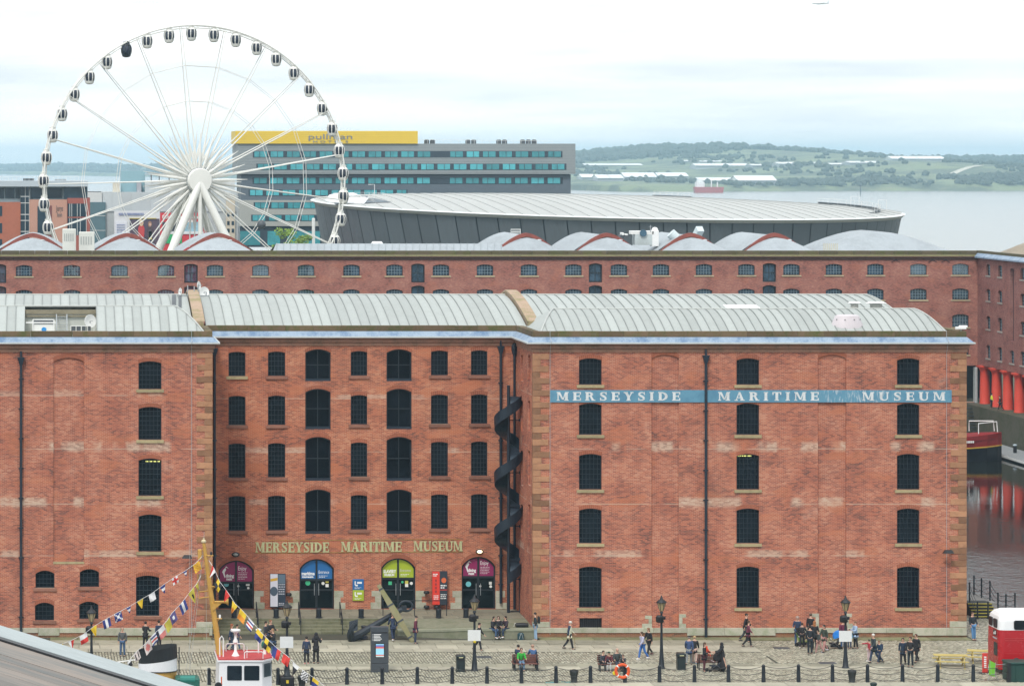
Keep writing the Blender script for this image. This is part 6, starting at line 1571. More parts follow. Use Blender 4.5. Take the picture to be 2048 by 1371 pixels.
def sky_band(r):
    x = r.uniform(640,1800); y = shore_y(x)+r.uniform(1500,2300); return (x,y) if lump(x*1.7,0)+r.uniform(-.6,.6) > -.35 else None
def mid_band(r):
    x = r.uniform(640,1700); d = r.uniform(150,1500); y = shore_y(x)+d; return (x,y) if lump(x*2.3,d*3)+r.uniform(-.3,.3) > .15 else None
def shore_band(r):
    x = r.uniform(770,1600); return (x, shore_y(x)+r.uniform(20,150)) if lump(x*2,7)+r.uniform(-.5,.5) > -.3 else None
def left_band(r):
    x = r.uniform(-2000,420); return (x, shore_y(x)+r.uniform(60,1500))
single('far_wood', blob_field(3600,sky_band,1,4,9), WOOD, 'hazy band of trees along the far skyline', 'wood', kind='stuff', smooth=True)
single('far_wood', blob_field(2600,mid_band,2,2.5,5.5), WOOD, 'hazy clumps of trees between the far sheds', 'wood', kind='stuff', smooth=True)
single('far_wood', blob_field(2200,shore_band,3,2,4.5), WOOD, 'hazy shrubs along the far waterline', 'wood', kind='stuff', smooth=True)
single('far_wood', blob_field(2500,left_band,4,4,9), WOOD, 'faint trees on the distant left shore', 'wood', kind='stuff', smooth=True)
SHED = M('shed_white',(.82,.83,.82),.5,var=.05,scale=.02); SHEDW = M('shed_wall',(.45,.48,.50),.7,var=.1,scale=.02)
def shed(px0, px1, py0, py1, n_, seed):
    # the shed's distance is where its foot meets the land
    pm = (px0+px1)/2; Y = 3600.0
    while Y < 7000:
        if PZ(py1,Y) <= land_z(PX(pm,Y),Y): break
        Y += 8
    Y = min(Y,6900); x0, x1, z0, z1 = PX(px0,Y), PX(px1,Y), PZ(py1,Y), PZ(py0,Y)
    t = thing('shed', 'pale shed among the trees of the far shore', 'shed', (pm*0+(x0+x1)/2,Y,z0), group='sheds on the far shore')
    dp = 45; zw_ = z0+(z1-z0)*.45
    part('wall', MB().box(x0,x1,Y,Y+dp,z0-6,zw_), SHEDW, t)
    mb = MB()
    for k in range(n_):
        a, b = x0+(x1-x0)*k/n_, x0+(x1-x0)*(k+1)/n_; c = (a+b)/2
        mb.quad((a-1,Y-2,zw_),(b+1,Y-2,zw_),(b+1,Y+dp/2,z1),(a-1,Y+dp/2,z1)); mb.quad((a-1,Y+dp,zw_),(b+1,Y+dp,zw_),(b+1,Y+dp/2,z1),(a-1,Y+dp/2,z1)); mb.poly([(a,Y,zw_),(a,Y+dp,zw_),(a,Y+dp/2,z1-.2)]); mb.poly([(b,Y,zw_),(b,Y+dp,zw_),(b,Y+dp/2,z1-.2)])
    part('roof', mb, SHED, t)
for k,a in enumerate([(1170,1285,327,333,1),(1236,1282,306,313,1),(1392,1500,326.5,335,3),(1405,1455,321,325,1),(1505,1560,328,333,1),(1558,1650,324,330,1),(1785,1890,312,322,2),(1700,1760,322,328,1),(1165,1190,348,360,1),(1196,1246,349,362,2),(1250,1312,345,361,1),(1318,1376,345,358,1),(1400,1475,355,366,1),(1476,1552,351,369,1),(1364,1390,320,324,1),(1660,1690,326,331,1)]): shed(*a, k)
# sandy paths on the hill
PATH = M('path_pale',(.55,.53,.44),.9)
def hill_path(pix, wd):
    pts = []
    for px,py in pix:
        Y = 3500.0
        while Y < 7500 and PZ(py,Y) > land_z(PX(px,Y),Y): Y += 4
        pts.append(Vector((PX(px,Y),Y,land_z(PX(px,Y),Y)+.5)))
    mb = MB()
    for a,b in zip(pts[:-1],pts[1:]): mb.bar(a,b,wd,.8)
    single('hill_path', mb, PATH, None, None, kind='structure')
hill_path([(1893,357),(1903,350),(1920,342),(1940,335),(1960,332)],9)
# a ship lying at the far berth
Ys = 3480; t = thing('cargo_ship', 'small red and white cargo ship berthed at the far shore', 'ship', (PX(1418,Ys),Ys,WL))
part('hull', MB().add([(PX(1391,Ys),Ys,WL-1),(PX(1446,Ys),Ys,WL-1),(PX(1448,Ys),Ys,PZ(374,Ys)),(PX(1389,Ys),Ys,PZ(374,Ys)),(PX(1393,Ys),Ys+14,WL-1),(PX(1444,Ys),Ys+14,WL-1),(PX(1446,Ys),Ys+14,PZ(374,Ys)),(PX(1391,Ys),Ys+14,PZ(374,Ys))],[(0,1,2,3),(3,2,6,7),(4,7,6,5),(1,5,6,2),(0,3,7,4)]), M('ship_red',(.40,.08,.07),.6), t)
part('superstructure', MB().box(PX(1394,Ys),PX(1410,Ys),Ys+2,Ys+12,PZ(374.2,Ys),PZ(364,Ys)).box(PX(1397,Ys),PX(1407,Ys),Ys+3,Ys+11,PZ(364,Ys),PZ(359,Ys)), SHED, t); part('mast', MB().tube([(PX(1425,Ys),Ys+6,PZ(374,Ys)),(PX(1425,Ys),Ys+6,PZ(360,Ys))],.6,6).tube([(PX(1437,Ys),Ys+6,PZ(374,Ys)),(PX(1437,Ys),Ys+6,PZ(364,Ys))],.6,6), SHED, t)
Yk = GY(388,WL); t = thing('channel_beacon', 'thin dark channel beacon standing in the river', 'beacon', (PX(1721,Yk),Yk,WL)); part('pile', MB().tube([(PX(1721,Yk),Yk,WL-2),(PX(1721,Yk),Yk,PZ(369,Yk))],.5,6), DGREY, t); part('cage', MB().lathe([(.3,PZ(372,Yk)),(1.3,PZ(371,Yk)),(1.3,PZ(369,Yk)),(.2,PZ(368,Yk))],8,(PX(1721,Yk),Yk,0)), DGREY, t)

# ------------------------------------------------------------------ airliner
Ya = 7000.0; xa, za = PX(1641,Ya), PZ(7,Ya); t = thing('airliner', 'distant white airliner crossing the pale sky', 'airplane', (xa,Ya,za))
PLM = M('plane_white',(.66,.69,.72),.4,var=.03)
part('fuselage', MB().lathe([(.1,-19),(1.2,-17.5),(1.9,-15),(2,0),(2,9),(1.4,14),(.3,19)],12,(xa,Ya,za),ax='x'), PLM, t, True)
for s in (-1,1):
    part('wing', MB().add([(xa-5,Ya+s*1.5,za-.6),(xa+2,Ya+s*1.5,za-.6),(xa+8,Ya+s*17,za+.8),(xa+5.5,Ya+s*17,za+.8),(xa-5,Ya+s*1.5,za-.2),(xa+2,Ya+s*1.5,za-.1),(xa+8,Ya+s*17,za+1),(xa+5.5,Ya+s*17,za+1)],[(0,1,2,3),(4,7,6,5),(0,4,5,1),(1,5,6,2),(2,6,7,3),(3,7,4,0)]), PLM, t)
    part('engine', MB().lathe([(.7,-2),(1,-1),(1,1.2),(.6,2.2)],10,(xa-3,Ya+s*6,za-1.6),ax='x'), GREYM, t, True)
part('tail_fin', MB().prism([(12,1),(17.5,1),(20,7),(17.5,7)], lambda u,v,w_: (xa+u,Ya+w_,za+v),-.2,.2), PLM, t); part('tailplane', MB().prism([(14,-6.5),(17,-6.5),(15,0),(17,6.5),(14,6.5),(11,0)], lambda u,v,w_: (xa+u+2,Ya+v,za+.8+w_),-.15,.15), PLM, t)

# ------------------------------------------------------------------ river haze
hz_m = bpy.data.materials.new('haze'); hz_m.use_nodes = True; tt = hz_m.node_tree; tt.nodes.clear()
ho = tt.nodes.new('ShaderNodeOutputMaterial'); pv = tt.nodes.new('ShaderNodeVolumePrincipled'); pv.inputs['Density'].default_value = .00012; pv.inputs['Color'].default_value = (.55,.82,1.0,1); pv.inputs['Anisotropy'].default_value = .1
tt.links.new(pv.outputs[0], ho.inputs['Volume'])
mb = MB(); mb.box(-8900,8900,-590,13900,-7.2,92)
single('haze', mb, hz_m, 'thin pale blue river haze', 'haze', kind='stuff')

# ------------------------------------------------------------------ chain fence along the quay edge
CF = thing('chain_fence', 'row of black iron posts joined by three swags of chain along the quay edge', 'fence', (30,182.3,0))
pm = MB(); pm.lathe([(.125,0),(.118,.10),(.105,.5),(.098,.9),(.102,.92),(.085,.98),(.03,1.02)],12); pme = pm.mesh('post',IRON,True)
PXS = [418,487,556,624,694,764.5,834.7,904.5,974,1043,1112,1181,1250,1319,1389,1457,1527,1597,1665,1735,1805,1875.5,1946.5,2017,2088]
def post_xy(px):
    k = min(1,max(0,(px-550)/1050)); Y = 181.55+1.3*k; return PX(px,Y), Y
rnd = random.Random(8)
pp = [post_xy(p) for p in PXS]
for x,y in pp: link('post', pme, CF, (x-30,y-182.3,0))
for a,b in zip(pp[:-1],pp[1:]):
    for zt_,sg in ((.93,.17),(.60,.20),(.27,.17)):
        mb = MB(); chain_mesh(mb, (a[0],a[1],zt_), (b[0],b[1],zt_), sg+rnd.uniform(-.03,.03), .017, 12); part('chain', mb, M('chain_iron',(.05,.05,.05),.6,var=.3), CF)

# ------------------------------------------------------------------ gas-style lamp posts
LGLASS = M('lantern_glass',(.42,.33,.18),.25,var=.3,scale=4)
def lamp(px, py, label, board=True, z=0.0, box=True, h=4.15, plinth=False):
    X, Y, _ = G(px,py); t = thing('street_lamp', label, 'street lamp', (X,Y,0)); 
    z0 = .55 if plinth else 0
    if plinth: part('plinth', MB().bev(-.38,.38,-.38,.38,0,.56,.05), BLACK, t, world=False); part('warning_label', MB().box(-.07,.07,-.387,-.381,.22,.40), M('label_yellow',(.75,.55,.04),.5), t, world=False)
    part('shaft', MB().lathe([(.23,z0),(.23,z0+.06),(.17,z0+.14),(.145,z0+.5),(.115,z0+.75),(.09,z0+1.3),(.07,z0+2.0),(.06,h-.75),(.10,h-.72),(.10,h-.68),(.06,h-.62),(.09,h-.55)],12), IRON, t, True, False)
    ln = part('lantern', MB().lathe([(.10,h-.60),(.12,h-.56),(.25,h-.12),(.26,h-.10)],6), LGLASS, t, False, False)
    part('lantern_cap', MB().lathe([(.30,h-.12),(.30,h-.08),(.20,h+.02),(.10,h+.08),(.07,h+.16),(.02,h+.30)],8), BLACK, ln, False, False)
    mb = MB()
    for k in range(6):
        a = 2*PI*k/6; mb.bar((.11*math.cos(a),.11*math.sin(a),h-.58),(.255*math.cos(a),.255*math.sin(a),h-.11),.025,.025)
    part('lantern_rib', mb, BLACK, ln, False, False)
    if box:
        part('speaker_drum', MB().lathe([(.19,-.2),(.23,-.15),(.23,.12),(.16,.2)],12,(-.10,0,h-1.05)), BLACK, t, True, False); part('bracket', MB().bar((-.1,0,h-1.2),(.15,-.05,h-1.2),.05,.05).lathe([(.10,-.08),(.10,.08)],8,(.13,-.05,h-1.0)), BLACK, t, False, False)
    if board:
        part('notice_board', MB().bev(-.40,.34,-.12,-.10,h-2.35,h-1.72,.01), M('notice_white',(.70,.72,.72),.5,var=.06), t, False, False); part('board_clip', MB().box(-.1,.06,-.1,.06,h-2.2,h-2.15).box(-.1,.06,-.1,.06,h-1.9,h-1.85), BLACK, t, False, False)
    return t
lamp(183,1361,'black lantern lamp post in front of the small arched windows',False,h=3.95)
lamp(574,1371,'black lantern lamp post standing on a black plinth box with a yellow label',True,h=4.5,plinth=True)
t = lamp(949,1341,'black lantern lamp post with notices and a yellow tag beside the litter bin',True,h=4.1); part('yellow_tag', MB().ball((-.0,-.1,1.7),.09,.05,.09,8,5), M('tag_yellow',(.65,.5,.02),.5), t, True, False)
lamp(1323,1337,'black lantern lamp post without notices in front of the blocked doorway',False,h=3.95)
lamp(1691,1336,'black lantern lamp post with a white notice beside the family with a blue pushchair',True,h=3.92)

# ------------------------------------------------------------------ kiosk, bins, bollards
X, Y, _ = G(759,1343); t = thing('information_pillar', 'dark grey information pillar with a bright touch screen', 'info pillar', (X,Y,0)); GR = M('pillar_grey',(.055,.065,.078),.45,var=.1,scale=2)
part('base', MB().bev(-.5,.5,-.22,.22,0,.50,.02), GR, t, False, False); part('body', MB().bev(-.5,.5,-.20,.20,.53,2.28,.02), GR, t, False, False); part('head', MB().bev(-.5,.5,-.23,.23,2.31,2.62,.02), GR, t, False, False)
part('screen_bezel', MB().box(-.28,.28,-.215,-.20,.86,1.68), BLACK, t, False, False)
def screen_mat():
    m, tt_, b = _nodes('screen_picture'); cv = coords(tt_,False); sp_ = node(tt_,'ShaderNodeSeparateXYZ'); lk(tt_,cv,sp_.inputs[0]); r_ = node(tt_,'ShaderNodeValToRGB'); r_.color_ramp.interpolation = 'CONSTANT'
    e = r_.color_ramp.elements; e[0].position = 0; e[0].color = (.5,.6,.6,1); e[1].position = .10; e[1].color = (.6,.12,.1,1)
    for p_,c_ in ((.18,(.30,.62,.78)),(.66,(.55,.12,.12)),(.80,(.12,.15,.45)),(.92,(.3,.6,.8))): x_ = e.new(p_); x_.color = (*c_,1)
    lk(tt_, mathn(tt_,'DIVIDE',mathn(tt_,'SUBTRACT',sp_.outputs[2],.90),.74), r_.inputs[0]); lk(tt_, r_.outputs[0], b.inputs['Base Color']); lk(tt_, r_.outputs[0], b.inputs['Emission Color']); b.inputs['Emission Strength'].default_value = .15; return m
part('screen', MB().box(-.23,.23,-.221,-.216,.90,1.64), screen_mat(), t, False, False)
mb = MB(); 
for k in range(5): mb.box(-.42,-.39,-.205,-.2,2.17-k*.085,2.20-k*.085); mb.box(-.35,-.35+(.42,.36,.40,.46,.38)[k],-.205,-.2,2.165-k*.085,2.205-k*.085)
part('print', mb, PRINT, t, False, False)
def bin_(px, py, label):
    X, Y, _ = G(px,py); t = thing('litter_bin', label, 'bin', (X,Y,0)); BN = M('bin_black',(.012,.022,.025),.4,var=.15)
    part('body', MB().bev(-.24,.24,-.24,.24,0.0,.78,.05), BN, t, False, False); part('hood', MB().bev(-.26,.26,-.26,.26,.80,.97,.06), BN, t, False, False); part('slot', MB().box(-.17,.17,-.262,-.25,.68,.77), BLACK, t, False, False); part('label', MB().box(-.12,.12,-.268,-.262,.82,.87), M('bin_label',(.60,.58,.35),.5), t, False, False)
    mb = MB()
    for sx in (-.24,.24): mb.box(sx-.02,sx+.02,-.24,.24,.77,.82)
    part('hood_post', mb, BN, t, False, False)
bin_(921,1342,'black square litter bin beside the lamp post with the yellow tag'); bin_(1362,1338,'black square litter bin beside the strolling elderly couple')
mm = MB(); mm.lathe([(.20,0),(.20,.05),(.165,.1),(.19,.35),(.24,.58),(.26,.66),(.22,.74),(.08,.78)],14); mme = mm.mesh('mooring_bollard',M('bollard_iron',(.022,.026,.026),.45,var=.3),True)
for px,py,lab in ((1148,1365,'fat black mooring bollard with a blue rope at its foot'),(1704,1365,'fat black mooring bollard between fence posts near the notice lamp'),(604,1376,'fat black mooring bollard behind the chequered flag')): o = link('mooring_bollard', mme, None, G(px,py)); tag(o,lab,'bollard')
mg = MB(); mg.lathe([(.16,0),(.15,.15),(.20,.25),(.18,.33),(.05,.36)],12); gm = mg.mesh('mooring_cleat',M('cleat_green',(.03,.05,.045),.5),True); o = link('mooring_cleat', gm, None, G(1747,1376)); tag(o,'low dark mooring post on the quay coping','bollard')
mb = MB(); X, Y, _ = G(1125,1366); r = random.Random(3)
mb.tube([(X+.85*math.cos(a*.5)*.9+r.uniform(-.05,.05)-.1*a*.3,Y+.22*math.sin(a*.9)+.05,.075) for a in range(14)],.028,6)
single('mooring_rope', mb, M('rope_blue',(.10,.28,.36),.8,var=.3,scale=6,col2=(.40,.38,.12)), 'loose blue mooring rope lying on the quay coping', 'rope', loc=(X,Y,0.03), smooth=True)
# lifebuoy on a fence post
x, y = post_xy(1250); y -= .16; t = thing('lifebuoy', 'orange lifebuoy hung on a chain fence post', 'lifebuoy', (x-.18,y,.3)); mb = MB(); N = 28
mb.tube([(.36*math.cos(2*PI*i/N),0,.42+.36*math.sin(2*PI*i/N)) for i in range(N+1)],.085,8,cap=False); part('ring', mb, M('buoy_orange',(.72,.10,.02),.5,var=.1), t, True, False)
for k in range(4):
    a = R(45+90*k); mb = MB(); mb.tube([((.36)*math.cos(a+d),0,.42+.36*math.sin(a+d)) for d in (-.09,0,.09)],.092,8); part('band', mb, PRINT, t, True, False)
part('throw_line', MB().lathe([(.05,-.03),(.12,-.02),(.12,.02),(.05,.03)],10,(-.42,.05,.3),ax='y'), M('line_yellow',(.70,.60,.03),.6), t, False, False)

# ------------------------------------------------------------------ benches
BW = M('bench_wood',(.15,.055,.04),.7,var=.25,scale=3,objvar=.1,stretch=(1,6,6))
def bench(px, py, label, rz=0.0, double=False, L_=1.5):
    X, Y, _ = G(px,py); t = thing('bench', label, 'bench', (X,Y+.3,0), rz)
    for s in ((1,-1) if double else (1,)):
        for k in range(4): part('seat_slat', MB().bev(-L_/2,L_/2,min(s*(.07+k*.11),s*(.16+k*.11)),max(s*(.07+k*.11),s*(.16+k*.11)),.42,.455,.008), BW, t, False, False)
        for k in range(4): y0 = s*(.03-.012*k); part('back_slat', MB().bev(-L_/2,L_/2,y0-.014,y0+.014,.52+k*.105,.605+k*.105,.006), BW, t, False, False)
        for sx in (-1,1):
            xx = sx*(L_/2-.1)
            part('leg', MB().bar((xx,s*.05,0),(xx,s*.02,.93),.05,.06), IRON, t, False, False); part('leg', MB().bar((xx,s*.46,0),(xx,s*.46,.62),.05,.05), IRON, t, False, False); part('arm', MB().bar((xx,s*.03,.63),(xx,s*.5,.63),.06,.04), IRON, t, False, False); part('seat_bearer', MB().bar((xx,s*.04,.40),(xx,s*.48,.40),.04,.04), IRON, t, False, False)
bench(1052,1341,'dark wooden back to back bench with a man in a green jacket',0,True); bench(1222,1342,'dark wooden bench behind the orange lifebuoy',PI,False,1.5); bench(1424,1341,'dark wooden bench beside the woman in the long black robe',0,False,1.55)
# picnic tables
PW = M('picnic_wood',(.50,.40,.13),.7,var=.15,scale=2,objvar=.08,stretch=(1,5,5))
def picnic(px, py, label, rz):
    X, Y, _ = G(px,py); t = thing('picnic_table', label, 'picnic table', (X,Y,0), rz)
    for k in range(5): part('table_board', MB().bev(-.95,.95,-.36+k*.145,-.225+k*.145,.70,.74,.006), PW, t, False, False)
    for s in (-1,1):
        for k in range(2): part('seat_board', MB().bev(-.95,.95,s*.68-.13+k*.135,s*.68+k*.135-.003,.42,.46,.006), PW, t, False, False)
    for sx in (-.68,.68):
        part('cross_beam', MB().bar((sx,-.8,.38),(sx,.8,.38),.05,.09), PW, t, False, False); part('top_bearer', MB().bar((sx,-.35,.67),(sx,.35,.67),.05,.07), PW, t, False, False)
        for s in (-1,1): part('leg', MB().bar((sx+.05,s*.22,.70),(sx+.05,s*.66,.0),.05,.09), PW, t, False, False)
picnic(1901,1334,'yellow wooden picnic table in front of the museum corner',R(-9)); picnic(1968,1325,'yellow wooden picnic table behind the red bus end',R(-14))
# ------------------------------------------------------------------ admiralty anchor
AN = thing('anchor', 'huge old black anchor with a mossy timber stock on the quay', 'anchor', G(745,1283)); 
IR2 = M('anchor_iron',(.022,.032,.045),.5,var=.3,scale=1.5); AWD = M('anchor_timber',(.23,.205,.115),.85,var=.3,scale=1.2,bump=.4,bscale=8,col2=(.18,.185,.08))
p0 = Vector((PX(702,198.2),198.2,PZ(1277,198.2))); p1 = Vector((PX(806,199.6),199.6,PZ(1216,199.6)))
part('shank', MB().tube([p0,p0.lerp(p1,.5),p1],[.24,.19,.15],8), IR2, AN, True)
mb = MB(); c = Vector((PX(812,199.7),199.7,PZ(1211,199.7))); N = 20
mb.tube([(c.x+.40*math.cos(2*PI*i/N),c.y,c.z+.30*math.sin(2*PI*i/N)) for i in range(N+1)],.075,8,cap=False); part('ring', mb, IR2, AN, True)
mb = MB(); mb.cbox((p1.x+.05,p1.y,p1.z+.02),.32,.34,.3); part('shackle', mb, IR2, AN)
d = (p1-p0).normalized(); side = Vector((-.28,-.75,.60)).normalized()
arc = [p0+side*(1.5*math.sin(a))+d*(1.5*(1-math.cos(a))*.9) for a in [R(-62)+R(124)*k/12 for k in range(13)]]
lo = min(p.z for p in arc); arc = [p if p.z > .12 else Vector((p.x,p.y,.12)) for p in arc]
part('arms', MB().tube(arc,[.10+.12*math.cos(-1.3+2.6*k/12) for k in range(13)],8), IR2, AN, True)
for e, nx in ((arc[0],arc[1]),(arc[-1],arc[-2])):
    v = (e-nx).normalized(); u = d.cross(v).normalized(); q = e-v*.25
    mb = MB(); mb.add([q-u*.05+v*.5,q+u*.42,q-v*.45,q-u*.42,q+d*.12+v*.3,q+d*.10+u*.3,q+d*.1-v*.3,q+d*.1-u*.3],[(0,1,2,3),(4,7,6,5),(0,4,5,1),(1,5,6,2),(2,6,7,3),(3,7,4,0)]); mb.v = [(x,y,max(z,.02)) for x,y,z in mb.v]; part('fluke', mb, IR2, AN)
s0 = Vector((PX(757,199.3),199.3,PZ(1169,199.3))); s1 = Vector((PX(826,197.9),197.9,PZ(1283,197.9)))
a_ = s0.lerp(s1,.5); mb = MB()
for q0,q1,w0,w1 in ((s0,a_,.22,.42),(a_,s1,.42,.24)):
    dd = (q1-q0).normalized(); xx = dd.cross(Vector((0,1,0))).normalized(); yy = xx.cross(dd)
    vs = [q+xx*i*wd/2+yy*j*wd/2 for q,wd in ((q0,w0),(q1,w1)) for i,j in ((-1,-1),(1,-1),(1,1),(-1,1))]; mb.add(vs,[(0,3,2,1),(4,5,6,7),(0,1,5,4),(1,2,6,5),(2,3,7,6),(3,0,4,7)])
part('stock', mb, AWD, AN)
for f_ in (.08,.36,.64,.92):
    q = s0.lerp(s1,f_); dd = (s1-s0).normalized(); wd = .24+.2*(1-abs(f_-.5)*2)
    mb = MB(); mb.bar(q-dd*.05,q+dd*.05,wd+.03,wd+.03,up=(0,1,0)); part('stock_band', mb, IR2, AN)
# small things by the wall
x, y, _ = G(1042,1279); t = thing('rucksack', 'teal and black rucksack leaning at the foot of the seat wall', 'bag', (x,y+.1,0)); part('body', MB().bev(-.2,.2,-.12,.12,0,.44,.09), M('bag_teal',(.02,.06,.075),.7), t, False, False); part('piping', MB().bar((-.12,-.125,.05),(0,-.125,.42),.03,.01).bar((.14,-.125,.05),(.03,-.125,.42),.03,.01), PRINT, t, False, False); part('handle', MB().tube([(-.06,0,.43),(0,0,.5),(.06,0,.43)],.015,5), BLACK, t, False, False)
x, y, _ = G(1046,1256,.62); t = thing('holdall', 'black holdall lying on the seat wall', 'bag', (x,200.0,.62)); part('body', MB().lathe([(.02,-.42),(.13,-.38),(.15,0),(.13,.38),(.02,.42)],10,(0,0,.15),ax='x'), BLACK, t, True, False); part('strap', MB().tube([(-.5,0,.05),(-.45,-.1,.28),(-.3,0,.24)],.015,5), WHITE, t, False, False)

# ------------------------------------------------------------------ red double-deck bus
BR = M('bus_red',(.42,.012,.018),.25,var=.05,scale=.5); BWH = M('bus_white',(.84,.85,.86),.3,var=.03); BGL = glass_mat('bus_glass',(.012,.016,.02),.35)
bx, by = PX(1999,185.2), 185.2; BL, BD, BH = 8.4, 2.44, 4.15
BUS = thing('double_deck_bus', 'red double deck bus with a rounded white roof used as a stall', 'bus', (bx+BL/2,by+BD/2,0))
def bus_ring(x, z0, z1, inset, n=5, topr=.45, x_in=0): pass
def rrect(x0, x1, y0, y1, r_, n=5):
    out_ = []
    for cx_,cy_,a in ((x1-r_,y0+r_,-90),(x1-r_,y1-r_,0),(x0+r_,y1-r_,90),(x0+r_,y0+r_,180)):
        for k in range(n+1): q = R(a+90*k/n); out_.append((cx_+r_*math.cos(q),cy_+r_*math.sin(q)))
    return out_
def loft(rings, m=0):
    mb = MB(); n = len(rings[0])
    for A,B_ in zip(rings[:-1],rings[1:]):
        for i in range(n): mb.quad(A[i],A[(i+1)%n],B_[(i+1)%n],B_[i],m)
    mb.poly(rings[-1],m); return mb
ring = lambda z,ins,r_: [(x,y,z) for x,y in rrect(bx+ins,bx+BL-ins,by+ins,by+BD-ins,r_)]
part('body', loft([ring(.38,0,.25),ring(1.0,-.02,.28),ring(2.1,-.02,.30),ring(2.95,0,.32)]), BR, BUS, True)
part('upper_deck', loft([ring(2.955,-.004,.34),ring(3.55,.02,.36),ring(3.8,.07,.40),ring(4.0,.20,.42),ring(4.12,.42,.4),ring(4.16,.75,.3)]), BWH, BUS, True)
mb = MB(); mb.box(bx+.18,bx+BL-.18,by+.18,by+BD-.18,.18,.40); part('chassis', mb, BLACK, BUS)
def bus_win(a, b, z0, z1, sd):
    rp = []
    for cx_,cz_,ag in ((b-.1,z0+.1,-90),(b-.1,z1-.1,0),(a+.1,z1-.1,90),(a+.1,z0+.1,180)):
        for k in range(4): q = R(ag+30*k); rp.append((cx_+.1*math.cos(q),cz_+.1*math.sin(q)))
    fn = {'f': lambda u,v,w_: (u,by-.03-w_,v), 'l': lambda u,v,w_: (bx-.03-w_,u,v)}[sd]
    wn_ = part('window', MB().prism([(p[0],p[1]) for p in [( (a+b)/2+(u-(a+b)/2)*1.06,(z0+z1)/2+(v-(z0+z1)/2)*1.08) for u,v in rp]], fn, -.06, .006), M('rubber',(.03,.03,.03),.5), BUS)
    part('glass', MB().prism(rp, fn, -.02, .014), BGL, wn_)
for k in range(6): bus_win(bx+.85+k*1.25,bx+1.98+k*1.25,3.02,3.58,'f')
for k in range(1,6): bus_win(bx+.85+k*1.25,bx+1.98+k*1.25,1.55,2.15,'f')
bus_win(by+.45,by+1.1,3.05,3.58,'l'); bus_win(by+1.35,by+2.0,3.05,3.58,'l'); bus_win(by+.35,by+1.0,1.25,2.05,'l')
part('route_blind', MB().box(bx-.035,bx-.02,by+.55,by+1.15,2.50,2.86), BLACK, BUS); part('route_print', MB().box(bx-.04,bx-.035,by+.62,by+.82,2.60,2.80).box(bx-.04,bx-.035,by+.88,by+1.06,2.56,2.70), PRINT, BUS); part('number_plate', MB().box(bx-.04,bx-.02,by+.45,by+1.2,2.30,2.38), GREYP, BUS)
for zz in (1.42,2.28,2.42,.95): part('trim_strip', MB().box(bx+.3,bx+BL-.3,by-.035,by-.015,zz,zz+.025), M('trim_red',(.50,.05,.05),.3), BUS)
for xx in (bx+2.2,bx+6.6):
    w_ = part('wheel', MB().lathe([(.30,-.14),(.46,-.12),(.48,0),(.46,.12),(.30,.14)],20,(xx,by+.12,.48),ax='y'), M('tyre',(.012,.012,.012),.8), BUS, True); part('hub_cap', MB().lathe([(.28,-.165),(.10,-.2),(.02,-.2)],16,(xx,by+.12,.48),ax='y'), BR, w_, True)
part('filler_cap', MB().ball((bx+.95,by-.03,1.05),.16,.06,.12,10,6), BLACK, BUS, True)
BUS.scale = (1,1,.87)
# things round the bus
x, y, _ = G(1970,1345); t = thing('pavement_sign', 'narrow red A-board with white lettering beside the bus', 'sign', (x,y,0)); part('board', MB().bev(-.16,.16,-.03,.03,.05,1.15,.02), M('aboard_red',(.65,.05,.04),.5), t, False, False); part('foot', MB().bev(-.35,.35,-.25,.25,0,.05,.02), BLACK, t, False, False)
mb = MB(); 
for k in range(6): mb.box(-.07,.07,-.038,-.031,.28+k*.12,.36+k*.12)
part('print', mb, PRINT, t, False, False)
x, y, _ = G(1986,1361); t = thing('queue_barrier', 'bright green queue banner on a thin stand beside the bus', 'barrier', (x,y,0)); part('banner', MB().prism([(-.22,.35),(.10,.25),(.14,1.0),(-.2,1.18)], lambda u,v,w_:(u,w_,v),-.015,.015), M('banner_green',(.16,.50,.03),.6,var=.1), t, False, False); part('stand', MB().tube([(-.3,.1,0),(-.1,0,.4),(-.18,0,1.2)],.02,5).tube([(.35,.1,0),(.1,0,.4),(.14,0,1.05)],.02,5).tube([(-.1,0,.4),(.1,0,.4)],.02,5), GREYM, t, False, False)
part('rope', (lambda m_: (chain_mesh(m_,(.15,0,.95),(1.0,.1,1.05),.06,.015),m_)[1])(MB()), GREYM, t, False, False)
X0, X1 = PX(2016,182.9), PX(2090,182.9); t = thing('storage_box', 'dark green ribbed storage box on the quay edge', 'box', ((X0+X1)/2,183.2,0)); GN = M('box_green',(.012,.055,.045),.5,var=.15)
part('shell', MB().bev(X0,X1,182.75,184.0,.0,1.02,.04), GN, t); part('lid', MB().bev(X0-.04,X1+.04,182.7,184.05,1.025,1.12,.04), GN, t)
part('corner_post', MB().box(X0-.08,X0+.1,182.66,182.76,0,1.1), BLACK, t)
for k in range(4): part('rib', MB().box(X0+.4+k*.5,X0+.46+k*.5,182.72,182.76,.05,.98), GN, t)

